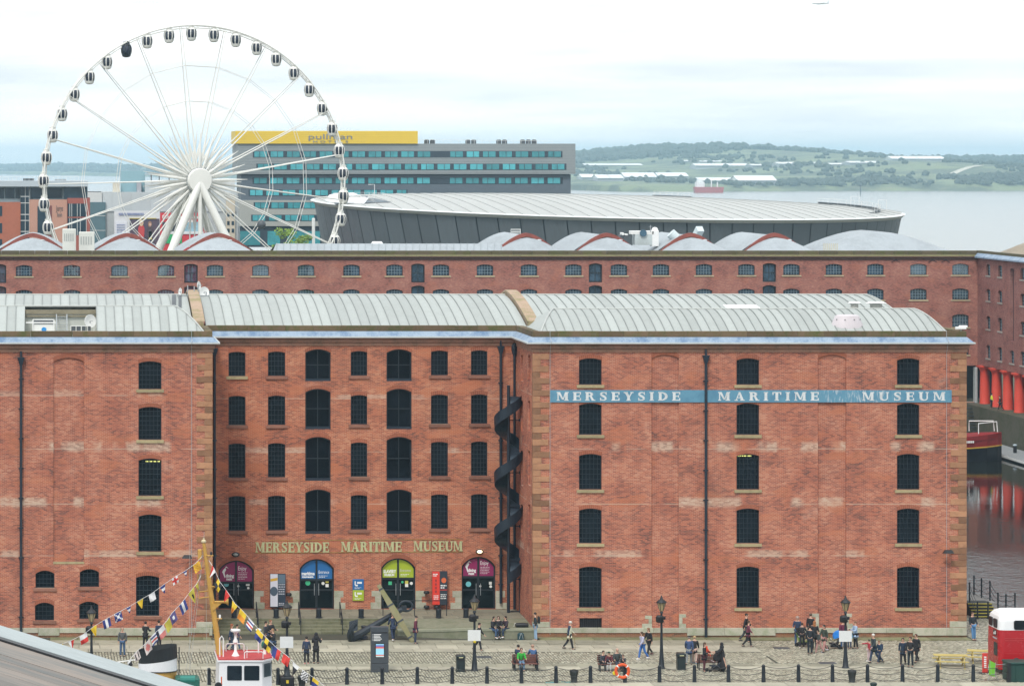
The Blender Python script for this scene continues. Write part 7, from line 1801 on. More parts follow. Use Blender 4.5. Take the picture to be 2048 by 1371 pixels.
# ------------------------------------------------------------------ ship moored in the near dock
YS2 = 176.0
sx2 = lambda px,Y=YS2: PX(px,Y); sz2 = lambda py,Y=YS2: PZ(py,Y)
SHP = thing('pilot_ship', 'white ship with red topped wheelhouse, buff mast and black capped funnel', 'ship', (sx2(430),177,WL))
SW = M('ship_white',(.80,.81,.83),.35,var=.04,scale=1); SR = M('ship_red_roof',(.52,.055,.06),.5,var=.15,scale=1); BUFF = M('ship_buff',(.58,.33,.07),.5,var=.15,scale=2); SG_ = glass_mat('ship_glass',(.012,.02,.028),.35)
mb = MB(); secs = [(-12,.4),(-9,2.2),(-3,3.1),(6,3.2),(14,2.8),(19,1.2),(21,.1)]
xm = sx2(430)
for A,B_ in zip(secs[:-1],secs[1:]):
    for s in (-1,1): mb.quad((xm+A[0],176.9+s*A[1]*.85,WL-1),(xm+B_[0],176.9+s*B_[1]*.85,WL-1),(xm+B_[0],176.9+s*B_[1],-.9),(xm+A[0],176.9+s*A[1],-.9))
    mb.quad((xm+A[0],176.9-A[1],-1.3),(xm+B_[0],176.9-B_[1],-1.3),(xm+B_[0],176.9+B_[1],-1.3),(xm+A[0],176.9+A[1],-1.3))
part('hull', mb, HBLK, SHP)
part('deckhouse', MB().bev(xm-7,xm+4.6,174.9,179,-1.3,.15,.1), SW, SHP)
wh0, wh1 = sx2(437,175.3), sx2(546,175.3); yf_, yb_ = 175.3, 178.6; zr_ = sz2(1319,175.3)
def wh(ins, z, ext=0): return [(wh0+ins-ext,yf_+.0+ins*.5-ext*.5,z),(wh1-.55-ins+ext,yf_+ins*.5-ext*.5,z),(wh1-ins+ext,yf_+.75,z),(wh1-ins+ext,yb_-ins+ext,z),(wh0+ins-ext,yb_-ins+ext,z)]
part('wheelhouse', loft([wh(0,.0),wh(0,.55),wh(.05,zr_-.02)]), SW, SHP)
part('roof_edge', loft([wh(0,zr_-.10,.06),wh(0,zr_+.0,.06)]), SW, SHP); mb = MB(); mb.poly(wh(.02,zr_+.03)); part('roof_deck', mb, SR, SHP)
mb = MB()
pts_ = wh(.02,zr_+.02)
for a,b in zip(pts_,pts_[1:]+pts_[:1]): mb.bar((a[0],a[1],zr_+.03),(b[0],b[1],zr_+.03),.06,.06)
part('roof_gutter', mb, SR, SHP)
for (a,b) in ((455,483),(489,518)):
    z0, z1 = sz2(1359,175.3), sz2(1331,175.3); xa, xb = sx2(a,175.3), sx2(b,175.3)
    rp = [(xa+.04,z0),(xb-.04,z0),(xb,z0+.04),(xb,z1-.04),(xb-.04,z1),(xa+.04,z1),(xa,z1-.04),(xa,z0+.04)]
    f_ = part('window', MB().prism([((xa+xb)/2+(u-(xa+xb)/2)*1.06,(z0+z1)/2+(v-(z0+z1)/2)*1.06) for u,v in rp], lambda u,v,w_:(u,yf_+.02-w_,v), -.02,.02), M('gasket',(.02,.03,.05),.5), SHP); part('glass', MB().prism(rp, lambda u,v,w_:(u,yf_-.0-w_,v), -.02,.012), SG_, f_)
A_ = Vector((wh1-.55,yf_,0)); B_ = Vector((wh1,yf_+.75,0)); z0, z1 = sz2(1354,175.3), sz2(1327,175.3)
q = lambda f_,z,o=.012: tuple(A_.lerp(B_,f_)+Vector((.8,-.6,0)).normalized()*o+Vector((0,0,z)))
mb = MB(); mb.add([q(.12,z0),q(.88,z0),q(.88,z1),q(.12,z1)],[(0,1,2,3)]); part('window', mb, SG_, SHP)
part('window', MB().box(wh1-.01,wh1+.012,yf_+1.1,yf_+2.2,z0,z1), SG_, SHP)
# rails, radar, aerials on the wheelhouse
mb = MB(); ZR = zr_+.04
for (pa,pb,yy,h_) in ((452,488,178.2,.42),(489,526,175.6,.36)):
    xa, xb = sx2(pa,yy), sx2(pb,yy); mb.tube([(xa,yy,ZR),(xa,yy,ZR+h_-.06),(xa+.06,yy,ZR+h_),(xb-.06,yy,ZR+h_),(xb,yy,ZR+h_-.06),(xb,yy,ZR)],.03,6)
mb.tube([(sx2(440),176.2,ZR),(sx2(440),176.2,ZR+1.0),(sx2(444),176.2,ZR+1.12),(sx2(447),176.2,ZR+1.0),(sx2(447),176.2,ZR)],.035,6); part('grab_rail', mb, WHITE, SHP, True)
xr_ = sx2(471,176.6); part('radar_pedestal', MB().lathe([(.22,ZR),(.18,ZR+.05),(.08,ZR+.25),(.06,ZR+.65),(.14,ZR+.72),(.14,ZR+.80),(.07,ZR+.95),(.07,ZR+1.15),(.14,ZR+1.3)],12,(xr_,176.6,0)), WHITE, SHP, True); part('radar_scanner', MB().lathe([(.10,ZR+1.28),(.26,ZR+1.31),(.28,ZR+1.40),(.24,ZR+1.44),(.05,ZR+1.46)],14,(xr_,176.6,0)), WHITE, SHP, True)
part('aerial_post', MB().tube([(sx2(494,175.8),175.8,ZR),(sx2(494,175.8),175.8,ZR+.62)],.022,6), WHITE, SHP); xv = sx2(517,177.6); part('aerial_post', MB().tube([(xv,177.6,ZR),(xv,177.6,ZR+1.25)],.045,8).lathe([(.05,ZR+1.2),(.16,ZR+1.24),(.16,ZR+1.3),(.03,ZR+1.34)],10,(xv,177.6,0)), WHITE, SHP, True)
part('searchlight', MB().lathe([(.14,-.12),(.18,.0),(.15,.18),(.05,.24)],12,(sx2(529,177.2),177.2,ZR+.46)), M('searchlight_green',(.01,.14,.10),.5), SHP, True); part('searchlight_stand', MB().lathe([(.10,ZR),(.06,ZR+.3)],8,(sx2(529,177.2),177.2,0)), WHITE, SHP)
part('vent_cowl', MB().ball((sx2(420,174.8),174.8,-.15),.75,.6,.95,14,9), SW, SHP, True); part('cowl_opening', MB().lathe([(.20,-.02),(.18,.02)],14,(sx2(437,174),174.15,sz2(1371,174)),ax='y'), BLACK, SHP); part('lifebelt_strap', MB().tube([(sx2(443,174.3),174.3,sz2(1371,174.3)),(sx2(443,174.3),174.3,sz2(1352,174.3))],.035,6), M('strap_orange',(.70,.12,.02),.5), SHP)
part('winch', MB().bev(sx2(350),sx2(398),175,176.2,-1.3,sz2(1352,175.5),.08), M('winch_green',(.02,.13,.10),.5,var=.2), SHP); part('winch_drum', MB().lathe([(.22,-.4),(.22,.4)],12,(sx2(374),175.2,sz2(1358,175.2)),ax='x'), M('drum_teal',(.02,.20,.16),.5), SHP)
# mast
m0 = Vector((sx2(441,177.0),177.0,ZR-.3)); m1 = Vector((sx2(407.5,177.0),177.0,sz2(1085,177.0)))
part('mast', MB().tube([m0,m0.lerp(m1,.5),m1],[.17,.14,.09],10), BUFF, SHP, True)
mp_ = lambda py: m0.lerp(m1,(m0.z-sz2(py,177))/(m0.z-m1.z))
part('mast_head', MB().lathe([(.09,0),(.14,.05),(.14,.12),(.05,.18),(.05,.26)],10,tuple(m1)), M('mast_top',(.66,.56,.36),.5), SHP, True)
for py,l,s in ((1110,.42,1),(1172,.40,1),(1236,.40,1)):
    p = mp_(py); part('light_platform', MB().box(p.x,p.x+l*s,p.y-.12,p.y+.12,p.z-.02,p.z+.02).bar((p.x,p.y,p.z-.28),(p.x+l*.7,p.y,p.z-.02),.04,.04), BUFF, SHP); part('nav_light', MB().lathe([(.06,p.z+.02),(.06,p.z+.17),(.02,p.z+.22)],8,(p.x+l*.72,p.y,0)), BLACK if py < 1200 else WHITE, SHP, True)
p = mp_(1205); part('fog_horn', MB().lathe([(.06,0),(.07,.45),(.10,.62),(.20,.74)],12,(p.x+.12,p.y-.15,p.z+.08),ax='x'), BUFF, SHP, True); part('horn_bracket', MB().prism([(0,0),(.55,.05),(0,-.42)], lambda u,v,w_:(p.x+u,p.y-.15+w_,p.z+v),-.03,.03), BUFF, SHP)
p = mp_(1180); mb = MB(); 
for zz in (0,-.34): mb.tube([(p.x,p.y,p.z+zz),(p.x-.62,p.y,p.z+zz-.08)],.03,6)
mb.tube([(p.x-.62,p.y,p.z-.45),(p.x-.70,p.y,p.z+.9)],.02,5); part('yard', mb, BUFF, SHP)
part('mast_box', MB().bev(m1.x-.32,m1.x-.12,m1.y-.1,m1.y+.1,m1.z-.9,m1.z-.35,.03), BUFF, SHP)
mb = MB()
for k in range(22):
    p = m0.lerp(m1,.06+k*.042); mb.tube([(p.x-.02,p.y,p.z),(p.x-.22,p.y,p.z+.01)],.014,4)
part('climbing_rungs', mb, BUFF, SHP)
for dx,pt in ((-.55,.98),(-.75,.98),(.3,.9)):
    p = m0.lerp(m1,pt); part('stay', MB().tube([tuple(p),(p.x+dx*1.2-.2,177.6+abs(dx),.2)],.012,4), M('stay_wire',(.45,.47,.46),.5), SHP)
part('stay', MB().tube([(sx2(381),177,sz2(1080)),(sx2(381),177,-1)],.010,4), MATS['stay_wire'], SHP)
part('whip_aerial', MB().tube([tuple(m1),(m1.x+.02,m1.y,m1.z+.6)],.015,4), MATS['stay_wire'], SHP)
# funnel
fx0, fx1 = sx2(278), sx2(356); fc = (fx0+fx1)/2; fa = (fx1-fx0)/2; fy = 176.6
def fring(z, k, lean, ins=0): return [(fc+lean+(fa-ins)*k*math.cos(2*PI*i/28), fy+(.95-ins)*k*math.sin(2*PI*i/28), z+(.16*math.cos(2*PI*i/28) if z > 2 else 0)) for i in range(28)]
zq = [sz2(y) for y in (1371,1342,1322,1297)]
def tubefun(z0,z1,k0,k1,m_): 
    mb = MB(); A,B_ = fring(z0,k0,0),fring(z1,k1,-.03)
    for i in range(28): mb.quad(A[i],A[(i+1)%28],B_[(i+1)%28],B_[i])
    return mb
part('funnel', tubefun(-1.3,zq[1],.98,.98,0), BUFF, SHP, True); part('funnel_band', tubefun(zq[1],zq[2],1.0,1.0,0), SW, SHP, True)
mb = tubefun(zq[2],zq[3],1.0,.99,0); A,B_ = fring(zq[3],.99,-.03),fring(zq[3]-.5,.90,-.03)
for i in range(28): mb.quad(A[i],A[(i+1)%28],B_[(i+1)%28],B_[i])
mb.poly(B_); part('funnel_top', mb, M('funnel_black',(.010,.012,.014),.5,var=.2), SHP, True)
part('funnel_hoop', MB().tube([(p[0],p[1],p[2]) for p in fring(zq[1]-.0,1.01,0)]+[fring(zq[1],1.01,0)[0]],.03,5), BLACK, SHP); part('steam_pipe', MB().tube([(fx1+.06,fy-.2,-1),(fx1+.08,fy-.2,zq[3]+.05)],.03,6), BLACK, SHP)
part('railing', MB().tube([(sx2(235,177),177.4,sz2(1325,177)),(sx2(275,177),177.4,sz2(1320,177))],.03,5).tube([(sx2(240,177),177.4,-1.2),(sx2(240,177),177.4,sz2(1325,177))],.03,5).tube([(sx2(262,177),177.4,-1.2),(sx2(262,177),177.4,sz2(1322,177))],.03,5), WHITE, SHP)

# ------------------------------------------------------------------ strings of signal flags
FC = {'r':pmat('flag_red',(.62,.045,.035),.8),'w':pmat('flag_white',(.72,.72,.72),.8),'b':pmat('flag_blue',(.03,.045,.20),.8),'y':pmat('flag_yellow',(.72,.50,.03),.8),'k':pmat('flag_black',(.02,.02,.025),.8),'o':pmat('flag_orange',(.66,.26,.03),.8),'p':pmat('flag_purple',(.10,.08,.22),.8),'n':pmat('flag_pink',(.62,.20,.18),.8),'c':pmat('flag_cream',(.60,.53,.50),.8),'l':pmat('flag_olive',(.50,.44,.06),.8)}
PAT = {'y/':lambda i,j:'y' if (i+j)%2 else 'o','wr':lambda i,j:'w' if j<3 else 'r','rw':lambda i,j:'r' if i<3 else 'w','saltire':lambda i,j:'w' if abs(i-j)<1 or i+j==5 else 'b','bwb':lambda i,j:'w' if 2<=j<=3 else 'b','bwbv':lambda i,j:'w' if 2<=i<=3 else 'b','y':lambda i,j:'y','yk':lambda i,j:'y' if (i<3)==(j<3) else 'k','yb':lambda i,j:'y' if j<3 else 'b','chk':lambda i,j:'k' if (i+j)%2 else 'w','sq':lambda i,j:'w' if 1<i<5 and 2<=j<=3 and i<4 else 'p','dot':lambda i,j:'k' if 2<=i<=3 and 2<=j<=3 else 'l','wcross':lambda i,j:'r' if i in (2,3) or j in (2,3) else 'w','wb':lambda i,j:'w' if i<3 else 'b','tri':lambda i,j:'k' if i<3 else 'r','dia':lambda i,j:'n' if abs(i-2.5)+abs(j-2.5)<2.6 else 'c','brr':lambda i,j:'b' if i<3 else 'r','r':lambda i,j:'r','yr':lambda i,j:'y' if j<3 else 'o','bwr':lambda i,j:'wbwrwb'[j],'l':lambda i,j:'l','wn':lambda i,j:'w' if j<3 else 'n','ck':lambda i,j:'k' if i in (1,4) and 1<=j<=4 else 'c','kw':lambda i,j:'w' if j<2 else 'k','g':lambda i,j:'w'}
def bunting(label, pix, Y0, Y1, cat='bunting'):
    """pix: (x, y, size in px, pattern, shape) where each flag meets the line"""
    n = len(pix); P_ = [Vector((PX(a[0],Y0+(Y1-Y0)*k/(n-1)), Y0+(Y1-Y0)*k/(n-1), PZ(a[1],Y0+(Y1-Y0)*k/(n-1)))) for k,a in enumerate(pix)]
    t = thing('signal_bunting', label, cat, tuple(P_[0])); part('line', MB().tube([tuple(p) for p in P_],.011,4), FC['w'], t)
    r = random.Random(len(label))
    for k,a in enumerate(pix):
        if not a[3]: continue
        p = P_[k]; s = a[2]*.92*p.y/F; nxt = P_[min(k+1,n-1)]; prv = P_[max(k-1,0)]; d = (nxt-prv).normalized()
        dn = Vector((d.z,0,-d.x)) if d.x > 0 else Vector((-d.z,0,d.x)); dn = (dn*.55+Vector((0,0,-1))*.6).normalized(); shp = a[4] if len(a) > 4 else 'q'
        keys = sorted({PAT[a[3]](i,j) for i in range(6) for j in range(6)}); mb = MB(); ph_ = r.uniform(0,6)
        def pt(u,v):
            tp = 1-.85*v if shp == 't' else 1
            return p+d*s*((u-.5)*tp)+dn*s*v*(1.0 if shp != 't' else 1.15)+Vector((0,-1,0))*(.10*s*math.sin(u*4+v*3+ph_)+.06*s*math.sin(u*9+ph_))*(.3+v)
        for i in range(6):
            for j in range(6): mb.quad(pt(i/6,j/6),pt((i+1)/6,j/6),pt((i+1)/6,(j+1)/6),pt(i/6,(j+1)/6),keys.index(PAT[a[3]](i,j)))
        part('flag', mb, [FC[c_] for c_ in keys], t, True)
bunting('long string of signal flags falling from the mast past the barred window', [(404,1112,0,''),(392,1125,19,'y/'),(370,1141,10,'bwb','t'),(349,1153,15,'wcross'),(325,1170,15,'bwb','t'),(303,1186,16,'g'),(280,1199,16,'y','t'),(257,1213,12,'bwb','t'),(235,1224,19,'saltire'),(212,1237,19,'bwbv'),(187,1252,18,'y','t'),(166,1268,19,'wr'),(142,1280,15,'rw','t'),(123,1287,9,'y','t'),(100,1300,0,'')], 176.6, 173)
bunting('steeper string of faded signal flags falling from the mast to the black funnel', [(402,1150,0,''),(393,1167,13,'l','t'),(382,1180,24,'dot','t'),(364,1204,22,'bwbv'),(344,1225,21,'sq'),(334,1240,22,'l'),(322,1254,22,'wn'),(306,1268,20,'bwr'),(293,1284,22,'dia'),(272,1303,18,'ck'),(258,1320,14,'kw')], 176.4, 172)
bunting('string of bright signal flags falling from the mast across the wheelhouse to the quay', [(418,1120,0,''),(428,1136,18,'rw','t'),(440,1163,18,'yk'),(456,1184,18,'r','t'),(470,1206,19,'yr','t'),(487,1222,22,'yr'),(503,1240,20,'bwr'),(521,1262,21,'yb'),(538,1280,22,'yk'),(555,1296,22,'brr'),(574,1310,20,'r'),(592,1328,20,'kw','t'),(611,1343,19,'chk'),(632,1357,18,'yb'),(650,1372,0,'')], 176.6, 171)

# ------------------------------------------------------------------ slate roof in the foreground
YN = 90.0
FG = thing('near_roof', 'sloping boarded roof with a wide pale metal verge close below the viewpoint', 'roof', (0,82,10))
na = Vector((PX(-260,YN),YN,PZ(1168,YN))); nb = Vector((PX(640,YN),YN,PZ(1449,YN))); nd = (nb-na).normalized()
VG = M('verge_metal',(.36,.41,.415),.4,var=.12,scale=.6,stretch=(.4,1,1)); nn = Vector((-nd.z,0,nd.x))
mb = MB(); q = lambda p,y,h_: tuple(Vector((p.x,y,p.z))+nn*h_)
vs = [q(p,y,h_) for p in (na,nb) for y,h_ in ((YN,0),(YN,-.35),(YN-1.9,-.35),(YN-1.9,-.02))]
mb.add(vs,[(0,1,2,3),(4,7,6,5),(0,4,5,1),(1,5,6,2),(2,6,7,3),(3,7,4,0)]); part('verge', mb, VG, FG)
mb = MB(); vs = [q(p,y,h_) for p in (na,nb) for y,h_ in ((YN-1.91,-.03),(YN-1.91,-.35),(YN-2.3,-.35),(YN-2.3,-.03))]; mb.add(vs,[(0,1,2,3),(4,7,6,5),(0,4,5,1),(1,5,6,2),(2,6,7,3),(3,7,4,0)]); part('verge_gap', mb, BLACK, FG)
RBD = M('roof_board',(.25,.21,.18),.7,var=.25,scale=.5,objvar=.16,stretch=(.18,3,1),col2=(.13,.145,.145))
y = YN-2.3; r = random.Random(6)
while y > 60:
    wd = r.uniform(.9,1.3); mb = MB(); hh = -.06-r.uniform(0,.03); vs = [q(p,yy,h_) for p in (na,nb) for yy,h_ in ((y-.03,hh),(y-.03,-.4),(y-wd,-.4),(y-wd,hh))]
    mb.add(vs,[(0,1,2,3),(4,7,6,5),(0,4,5,1),(1,5,6,2),(2,6,7,3),(3,7,4,0)]); part('roof_board', mb, RBD, FG); y -= wd
mb = MB(); mb.add([(na.x,YN-.2,-4),(nb.x,YN-.2,-4),(nb.x,60.5,-4),(na.x,60.5,-4),(na.x,YN-.2,na.z-.45),(nb.x,YN-.2,nb.z-.45),(nb.x,60.5,nb.z-.45),(na.x,60.5,na.z-.45)],[(0,3,2,1),(4,5,6,7),(0,1,5,4),(1,2,6,5),(2,3,7,6),(3,0,4,7)]); part('building_body', mb, BRICK_SIDE, FG)

# ------------------------------------------------------------------ people
def skin_mesh(verts, edges, roots, sub=1):
    me = bpy.data.meshes.new('tmp_skin'); me.from_pydata([v[0] for v in verts], edges, []); o = bpy.data.objects.new('tmp_skin', me); COL.objects.link(o)
    md = o.modifiers.new('skin','SKIN'); md.use_smooth_shade = True; md.branch_smoothing = .4
    if not me.skin_vertices: me.attributes  # created with the modifier
    sv = me.skin_vertices[0].data if me.skin_vertices else None
    if sv is None:
        bpy.context.view_layer.objects.active = o; bpy.ops.mesh.customdata_skin_add(); sv = me.skin_vertices[0].data
    for i,v in enumerate(verts):
        r_ = v[1] if isinstance(v[1],tuple) else (v[1],v[1]); sv[i].radius = r_; sv[i].use_root = i in roots
    sb = o.modifiers.new('sub','SUBSURF'); sb.levels = sub; sb.render_levels = sub
    dg = bpy.context.evaluated_depsgraph_get(); dg.update(); m2 = bpy.data.meshes.new_from_object(o.evaluated_get(dg)); bpy.data.objects.remove(o); bpy.data.meshes.remove(me); return m2
def mesh_to_mb(me, mb, m=0):
    o = len(mb.v); mb.v.extend(tuple(v.co) for v in me.vertices)
    for p in me.polygons: mb.f.append(tuple(i+o for i in p.vertices)); mb.m.append(m)
def limb(root, l1, l2, a1, a2, out, sgn):
    """two-bone limb hanging from root: a1 forward swing, a2 further bend (forward positive), out = sideways spread"""
    d1 = Vector((sgn*math.sin(out), -math.sin(a1)*math.cos(out), -math.cos(a1)*math.cos(out))); k = root+d1*l1
    d2 = Vector((sgn*math.sin(out)*.4, -math.sin(a1+a2), -math.cos(a1+a2))).normalized(); return k, k+d2*l2, d2
POSES = { # hip L/R swing, knee bend L/R, shoulder L/R swing, elbow L/R bend, lean, seat
 'stand': dict(h=(3,-3),k=(-4,-2),s=(4,-4),e=(12,10),lean=2), 'phone': dict(h=(2,-3),k=(-3,-2),s=(28,24),e=(95,100),lean=6), 'walk': dict(h=(16,-15),k=(-6,-22),s=(-16,18),e=(18,28),lean=5),
 'walk2': dict(h=(-13,17),k=(-26,-6),s=(17,-13),e=(25,14),lean=4), 'push': dict(h=(12,-14),k=(-8,-14),s=(40,40),e=(40,40),lean=8), 'sit': dict(h=(84,84),k=(-86,-80),s=(28,30),e=(45,50),lean=12,sit=1), 'sit2': dict(h=(80,86),k=(-70,-95),s=(20,34),e=(60,40),lean=4,sit=1),
 'point': dict(h=(4,-4),k=(-4,-4),s=(82,0),e=(4,10),lean=0), 'lean': dict(h=(16,4),k=(-8,-2),s=(8,10),e=(30,34),lean=-7), 'fold': dict(h=(3,-4),k=(-3,-3),s=(18,18),e=(70,75),lean=1)}
LIB = {}
def pose_meshes(pn):
    if pn in LIB: return LIB[pn]
    p = POSES[pn]; hip = .92; lean = R(p['lean']); up = Vector((0,-math.sin(lean),math.cos(lean))); pel = Vector((0,0,hip))
    sp_ = pel+up*.22; ch = pel+up*.42; nk = pel+up*.56; hd0 = nk+Vector((0,-.02,.075)); hd1 = hd0+Vector((0,-.01,.09)); hd2 = hd1+Vector((0,.005,.06))
    B_ = {}
    for i,s in ((0,-1),(1,1)):
        sh = ch+up*.06+Vector((s*.175,0,0)); el,wr,dw = limb(sh,.28,.25,R(p['s'][i]),R(p['e'][i]),R(9),s); hp = pel+Vector((s*.085,0,-.02)); kn,an,ds = limb(hp,.43,.42,R(p['h'][i]),R(p['k'][i]),R(2),s)
        B_[s] = dict(sh=sh,el=el,wr=wr,dw=dw,hp=hp,kn=kn,an=an,ds=ds)
    zmin = min(B_[s]['an'].z for s in (-1,1))-.075; dz = Vector((0,0,-zmin))
    if p.get('sit'): dz = Vector((0,0,.47-hip+.06))
    for q in (pel,sp_,ch,nk,hd0,hd1,hd2): q += dz
    for s in (-1,1):
        for k in ('sh','el','wr','hp','kn','an'): B_[s][k] = B_[s][k]+dz
    body = [(tuple(pel),(.135,.10)),(tuple(sp_),(.125,.092)),(tuple(ch),(.15,.105)),(tuple(nk),.052),(tuple(hd0),(.062,.075)),(tuple(hd1),(.078,.092)),(tuple(hd2),(.06,.07))]; E = [(0,1),(1,2),(2,3),(3,4),(4,5),(5,6)]; roots = {0}
    for s in (-1,1):
        b = B_[s]; n = len(body); pm_ = b['wr']+b['dw']*.06
        body += [(tuple(b['sh']),.062),(tuple(b['el']),.045),(tuple(b['wr']),.030),(tuple(pm_),(.024,.038))]; E += [(2,n),(n,n+1),(n+1,n+2),(n+2,n+3)]
        n = len(body); toe = b['an']+Vector((s*.015,-.13,-.045)) if not p.get('sit') else b['an']+Vector((0,-.13,-.04))
        body += [(tuple(b['hp']),.085),(tuple(b['kn']),.058),(tuple(b['an']),.040),(tuple(toe),.032)]; E += [(0,n),(n,n+1),(n+1,n+2),(n+2,n+3)]
        side = b['dw'].cross(Vector((1,0,0))).normalized()
        for f_,(off,ln) in enumerate(((-.030,.070),(-.010,.082),(.010,.076),(.029,.060))):          # four fingers
            n = len(body); base = pm_+side*off+b['dw']*.015; mid = base+b['dw']*ln*.55; tip = mid+(b['dw']+Vector((-s*.5,0,0))).normalized()*ln*.45
            body += [(tuple(base),.009),(tuple(mid),.009),(tuple(tip),.007)]; E += [(n,n+1),(n+1,n+2)]; roots.add(n)
        n = len(body); base = b['wr']+b['dw']*.03-side*.02; mid = base-side*.035+b['dw']*.03; tip = mid-side*.008+b['dw']*.03; body += [(tuple(base),.011),(tuple(mid),.010),(tuple(tip),.008)]; E += [(n,n+1),(n+1,n+2)]; roots.add(n)
    mb = MB(); mesh_to_mb(skin_mesh(body,E,roots,1),mb,0)
    hc = (hd0+hd1)/2; mb.ball((hc.x,hc.y-.098,hc.z-.002),.014,.022,.022,6,5,0)
    for s in (-1,1): mb.ball((hc.x+s*.030,hc.y-.083,hc.z+.022),.012,.008,.008,6,4,1); mb.ball((hc.x+s*.080,hc.y+.005,hc.z),.012,.022,.030,6,5,0)
    mb.ball((hc.x,hc.y-.086,hc.z-.045),.024,.008,.007,6,4,2)
    out_ = {'body':mb.mesh('body',[None,None,None],True)}
    def cloth(name, parts_, roots_):
        vs,es = [],[]
        for pts,ed in parts_:
            n = len(vs); vs += pts; es += [(a+n,b+n) for a,b in ed]
        return vs,es
    g = 1.16; V_ = [(tuple(pel),(.165,.135)),(tuple(sp_),(.155,.125)),(tuple(ch),(.178,.132)),(tuple(ch+(nk-ch)*.55),(.10,.08))]; E = [(0,1),(1,2),(2,3)]
    for s in (-1,1):
        b = B_[s]; n = len(V_); V_ += [(tuple(b['sh']),.082),(tuple(b['el']),.064),(tuple(b['wr']-b['dw']*.02),.048)]; E += [(2,n),(n,n+1),(n+1,n+2)]
    out_['jacket'] = skin_mesh(V_,E,{0},1)
    V2 = list(V_); n = len(V2); lowz = pel+Vector((0,0,-.30)) if not p.get('sit') else pel+Vector((0,-.25,-.06)); V2 += [(tuple((pel+lowz)/2),(.19,.155)),(tuple(lowz),(.20,.165))]; E2 = E+[(0,n),(n,n+1)]
    out_['coat'] = skin_mesh(V2,E2,{0},1)
    V3 = list(V_); n = len(V3); V3 += [(tuple(pel+Vector((0,0,-.22))),(.20,.16)),(tuple(pel+Vector((0,0,-.55))),(.23,.19)),(tuple(pel+Vector((0,0,-.84))),(.26,.22))]; E3 = E+[(0,n),(n,n+1),(n+1,n+2)]
    out_['robe'] = skin_mesh(V3,E3,{0},1)
    V_ = [(tuple(pel+Vector((0,0,.03))),(.148,.118))]; E = []
    for s in (-1,1):
        b = B_[s]; n = len(V_); V_ += [(tuple(b['hp']),.102),(tuple(b['kn']),.074),(tuple(b['an']+Vector((0,0,.02))),.058)]; E += [(0,n),(n,n+1),(n+1,n+2)]
    out_['trousers'] = skin_mesh(V_,E,{0},1)
    for s in (-1,1):
        mb = MB(); b = B_[s]; c = b['an']+Vector((0,-.06,-.035)); mb.ball((c.x,c.y,c.z),.052,.135,.045,10,6); out_['shoe%d' % s] = mb.mesh('shoe',[None],True)
    mb = MB(); mb.ball((hc.x,hc.y+.022,hc.z+.045),.092,.098,.088,12,8); out_['hair'] = mb.mesh('hair',[None],True)
    mb = MB(); mb.ball((hc.x,hc.y+.024,hc.z+.045),.095,.100,.09,12,8); mb.ball((hc.x,hc.y+.055,hc.z-.10),.085,.06,.17,12,8); out_['long_hair'] = mb.mesh('hair',[None],True)
    mb = MB(); mb.ball((hc.x,hc.y+.03,hc.z+.03),.108,.108,.115,12,8); mb.ball((hc.x,hc.y+.035,hc.z-.14),.16,.13,.15,12,8); out_['hood'] = mb.mesh('hood',[None],True)
    mb = MB(); mb.ball((hc.x,hc.y+.01,hc.z+.075),.098,.105,.060,12,8); mb.ball((hc.x,hc.y-.085,hc.z+.062),.06,.06,.012,8,5); out_['cap'] = mb.mesh('cap',[None],True)
    mb = MB(); c = ch+Vector((0,.17,-.06)); mb.bev(c.x-.14,c.x+.14,c.y-.04,c.y+.12,c.z-.22,c.z+.2,.06); out_['backpack'] = mb.mesh('backpack',[None],True)
    LIB[pn] = out_; return out_
EYE = M('eye_dark',(.02,.015,.012),.4); LIP = M('lips',(.35,.13,.11),.6)
def cl(c, rough=.85):
    key = 'cloth_%02x%02x%02x' % tuple(int(255*min(1,x)) for x in c); return M(key, c, rough, var=.15, scale=6)
SKIN = [M('skin_light',(.56,.34,.25),.6,var=.05),M('skin_mid',(.40,.22,.14),.6,var=.05),M('skin_pale',(.62,.42,.34),.6,var=.05)]
def person(px, py, face, pose, label, top, legs, hair, shoes=(.03,.03,.03), topkind='jacket', hairkind='hair', h=1.70, sk=0, back=None, z=0.0, Y=None, group=None, dz=0.0):
    """face: heading in degrees, 0 looks at the viewer, 90 to the right"""
    if Y is None: X, Y, _ = G(px,py,z)
    else: X = PX(px,Y)
    L_ = pose_meshes(pose); t = thing('person', label, 'person', (X,Y,z+dz), R(face), group); s = h/1.74; t.scale = (s,s,s)
    def put(nm, key, mats):
        o = link(nm, L_[key], t)
        for i,m_ in enumerate(mats):
            if len(o.material_slots) <= i: L_[key].materials.append(None)
            o.material_slots[i].link = 'OBJECT'; o.material_slots[i].material = m_
        return o
    put('body','body',[SKIN[sk],EYE,LIP]); put(topkind,topkind,[cl(top)])
    if topkind != 'robe': put('trousers','trousers',[cl(legs)])
    put('shoe','shoe-1',[cl(shoes,.5)]); put('shoe','shoe1',[cl(shoes,.5)]); put(hairkind if hairkind in ('hood','cap') else 'hair',hairkind,[cl(hair)])
    if hairkind == 'cap': put('hair','hair',[cl((.25,.22,.20))])
    if back: put('backpack','backpack',[cl(back)])
    return t
K,NV,JN,GY_,MR = (.018,.018,.022),(.025,.04,.085),(.06,.11,.21),(.09,.095,.10),(.17,.03,.055)
BRN,BLD,GRN,DKH,WHH = (.07,.04,.025),(.45,.32,.16),(.05,.20,.05),(.02,.015,.013),(.62,.60,.56)
person(245,1313,-10,'stand','bald man in a grey jacket, green top and jeans standing before the left wing',GY_,JN,(.36,.24,.18),h=1.75)
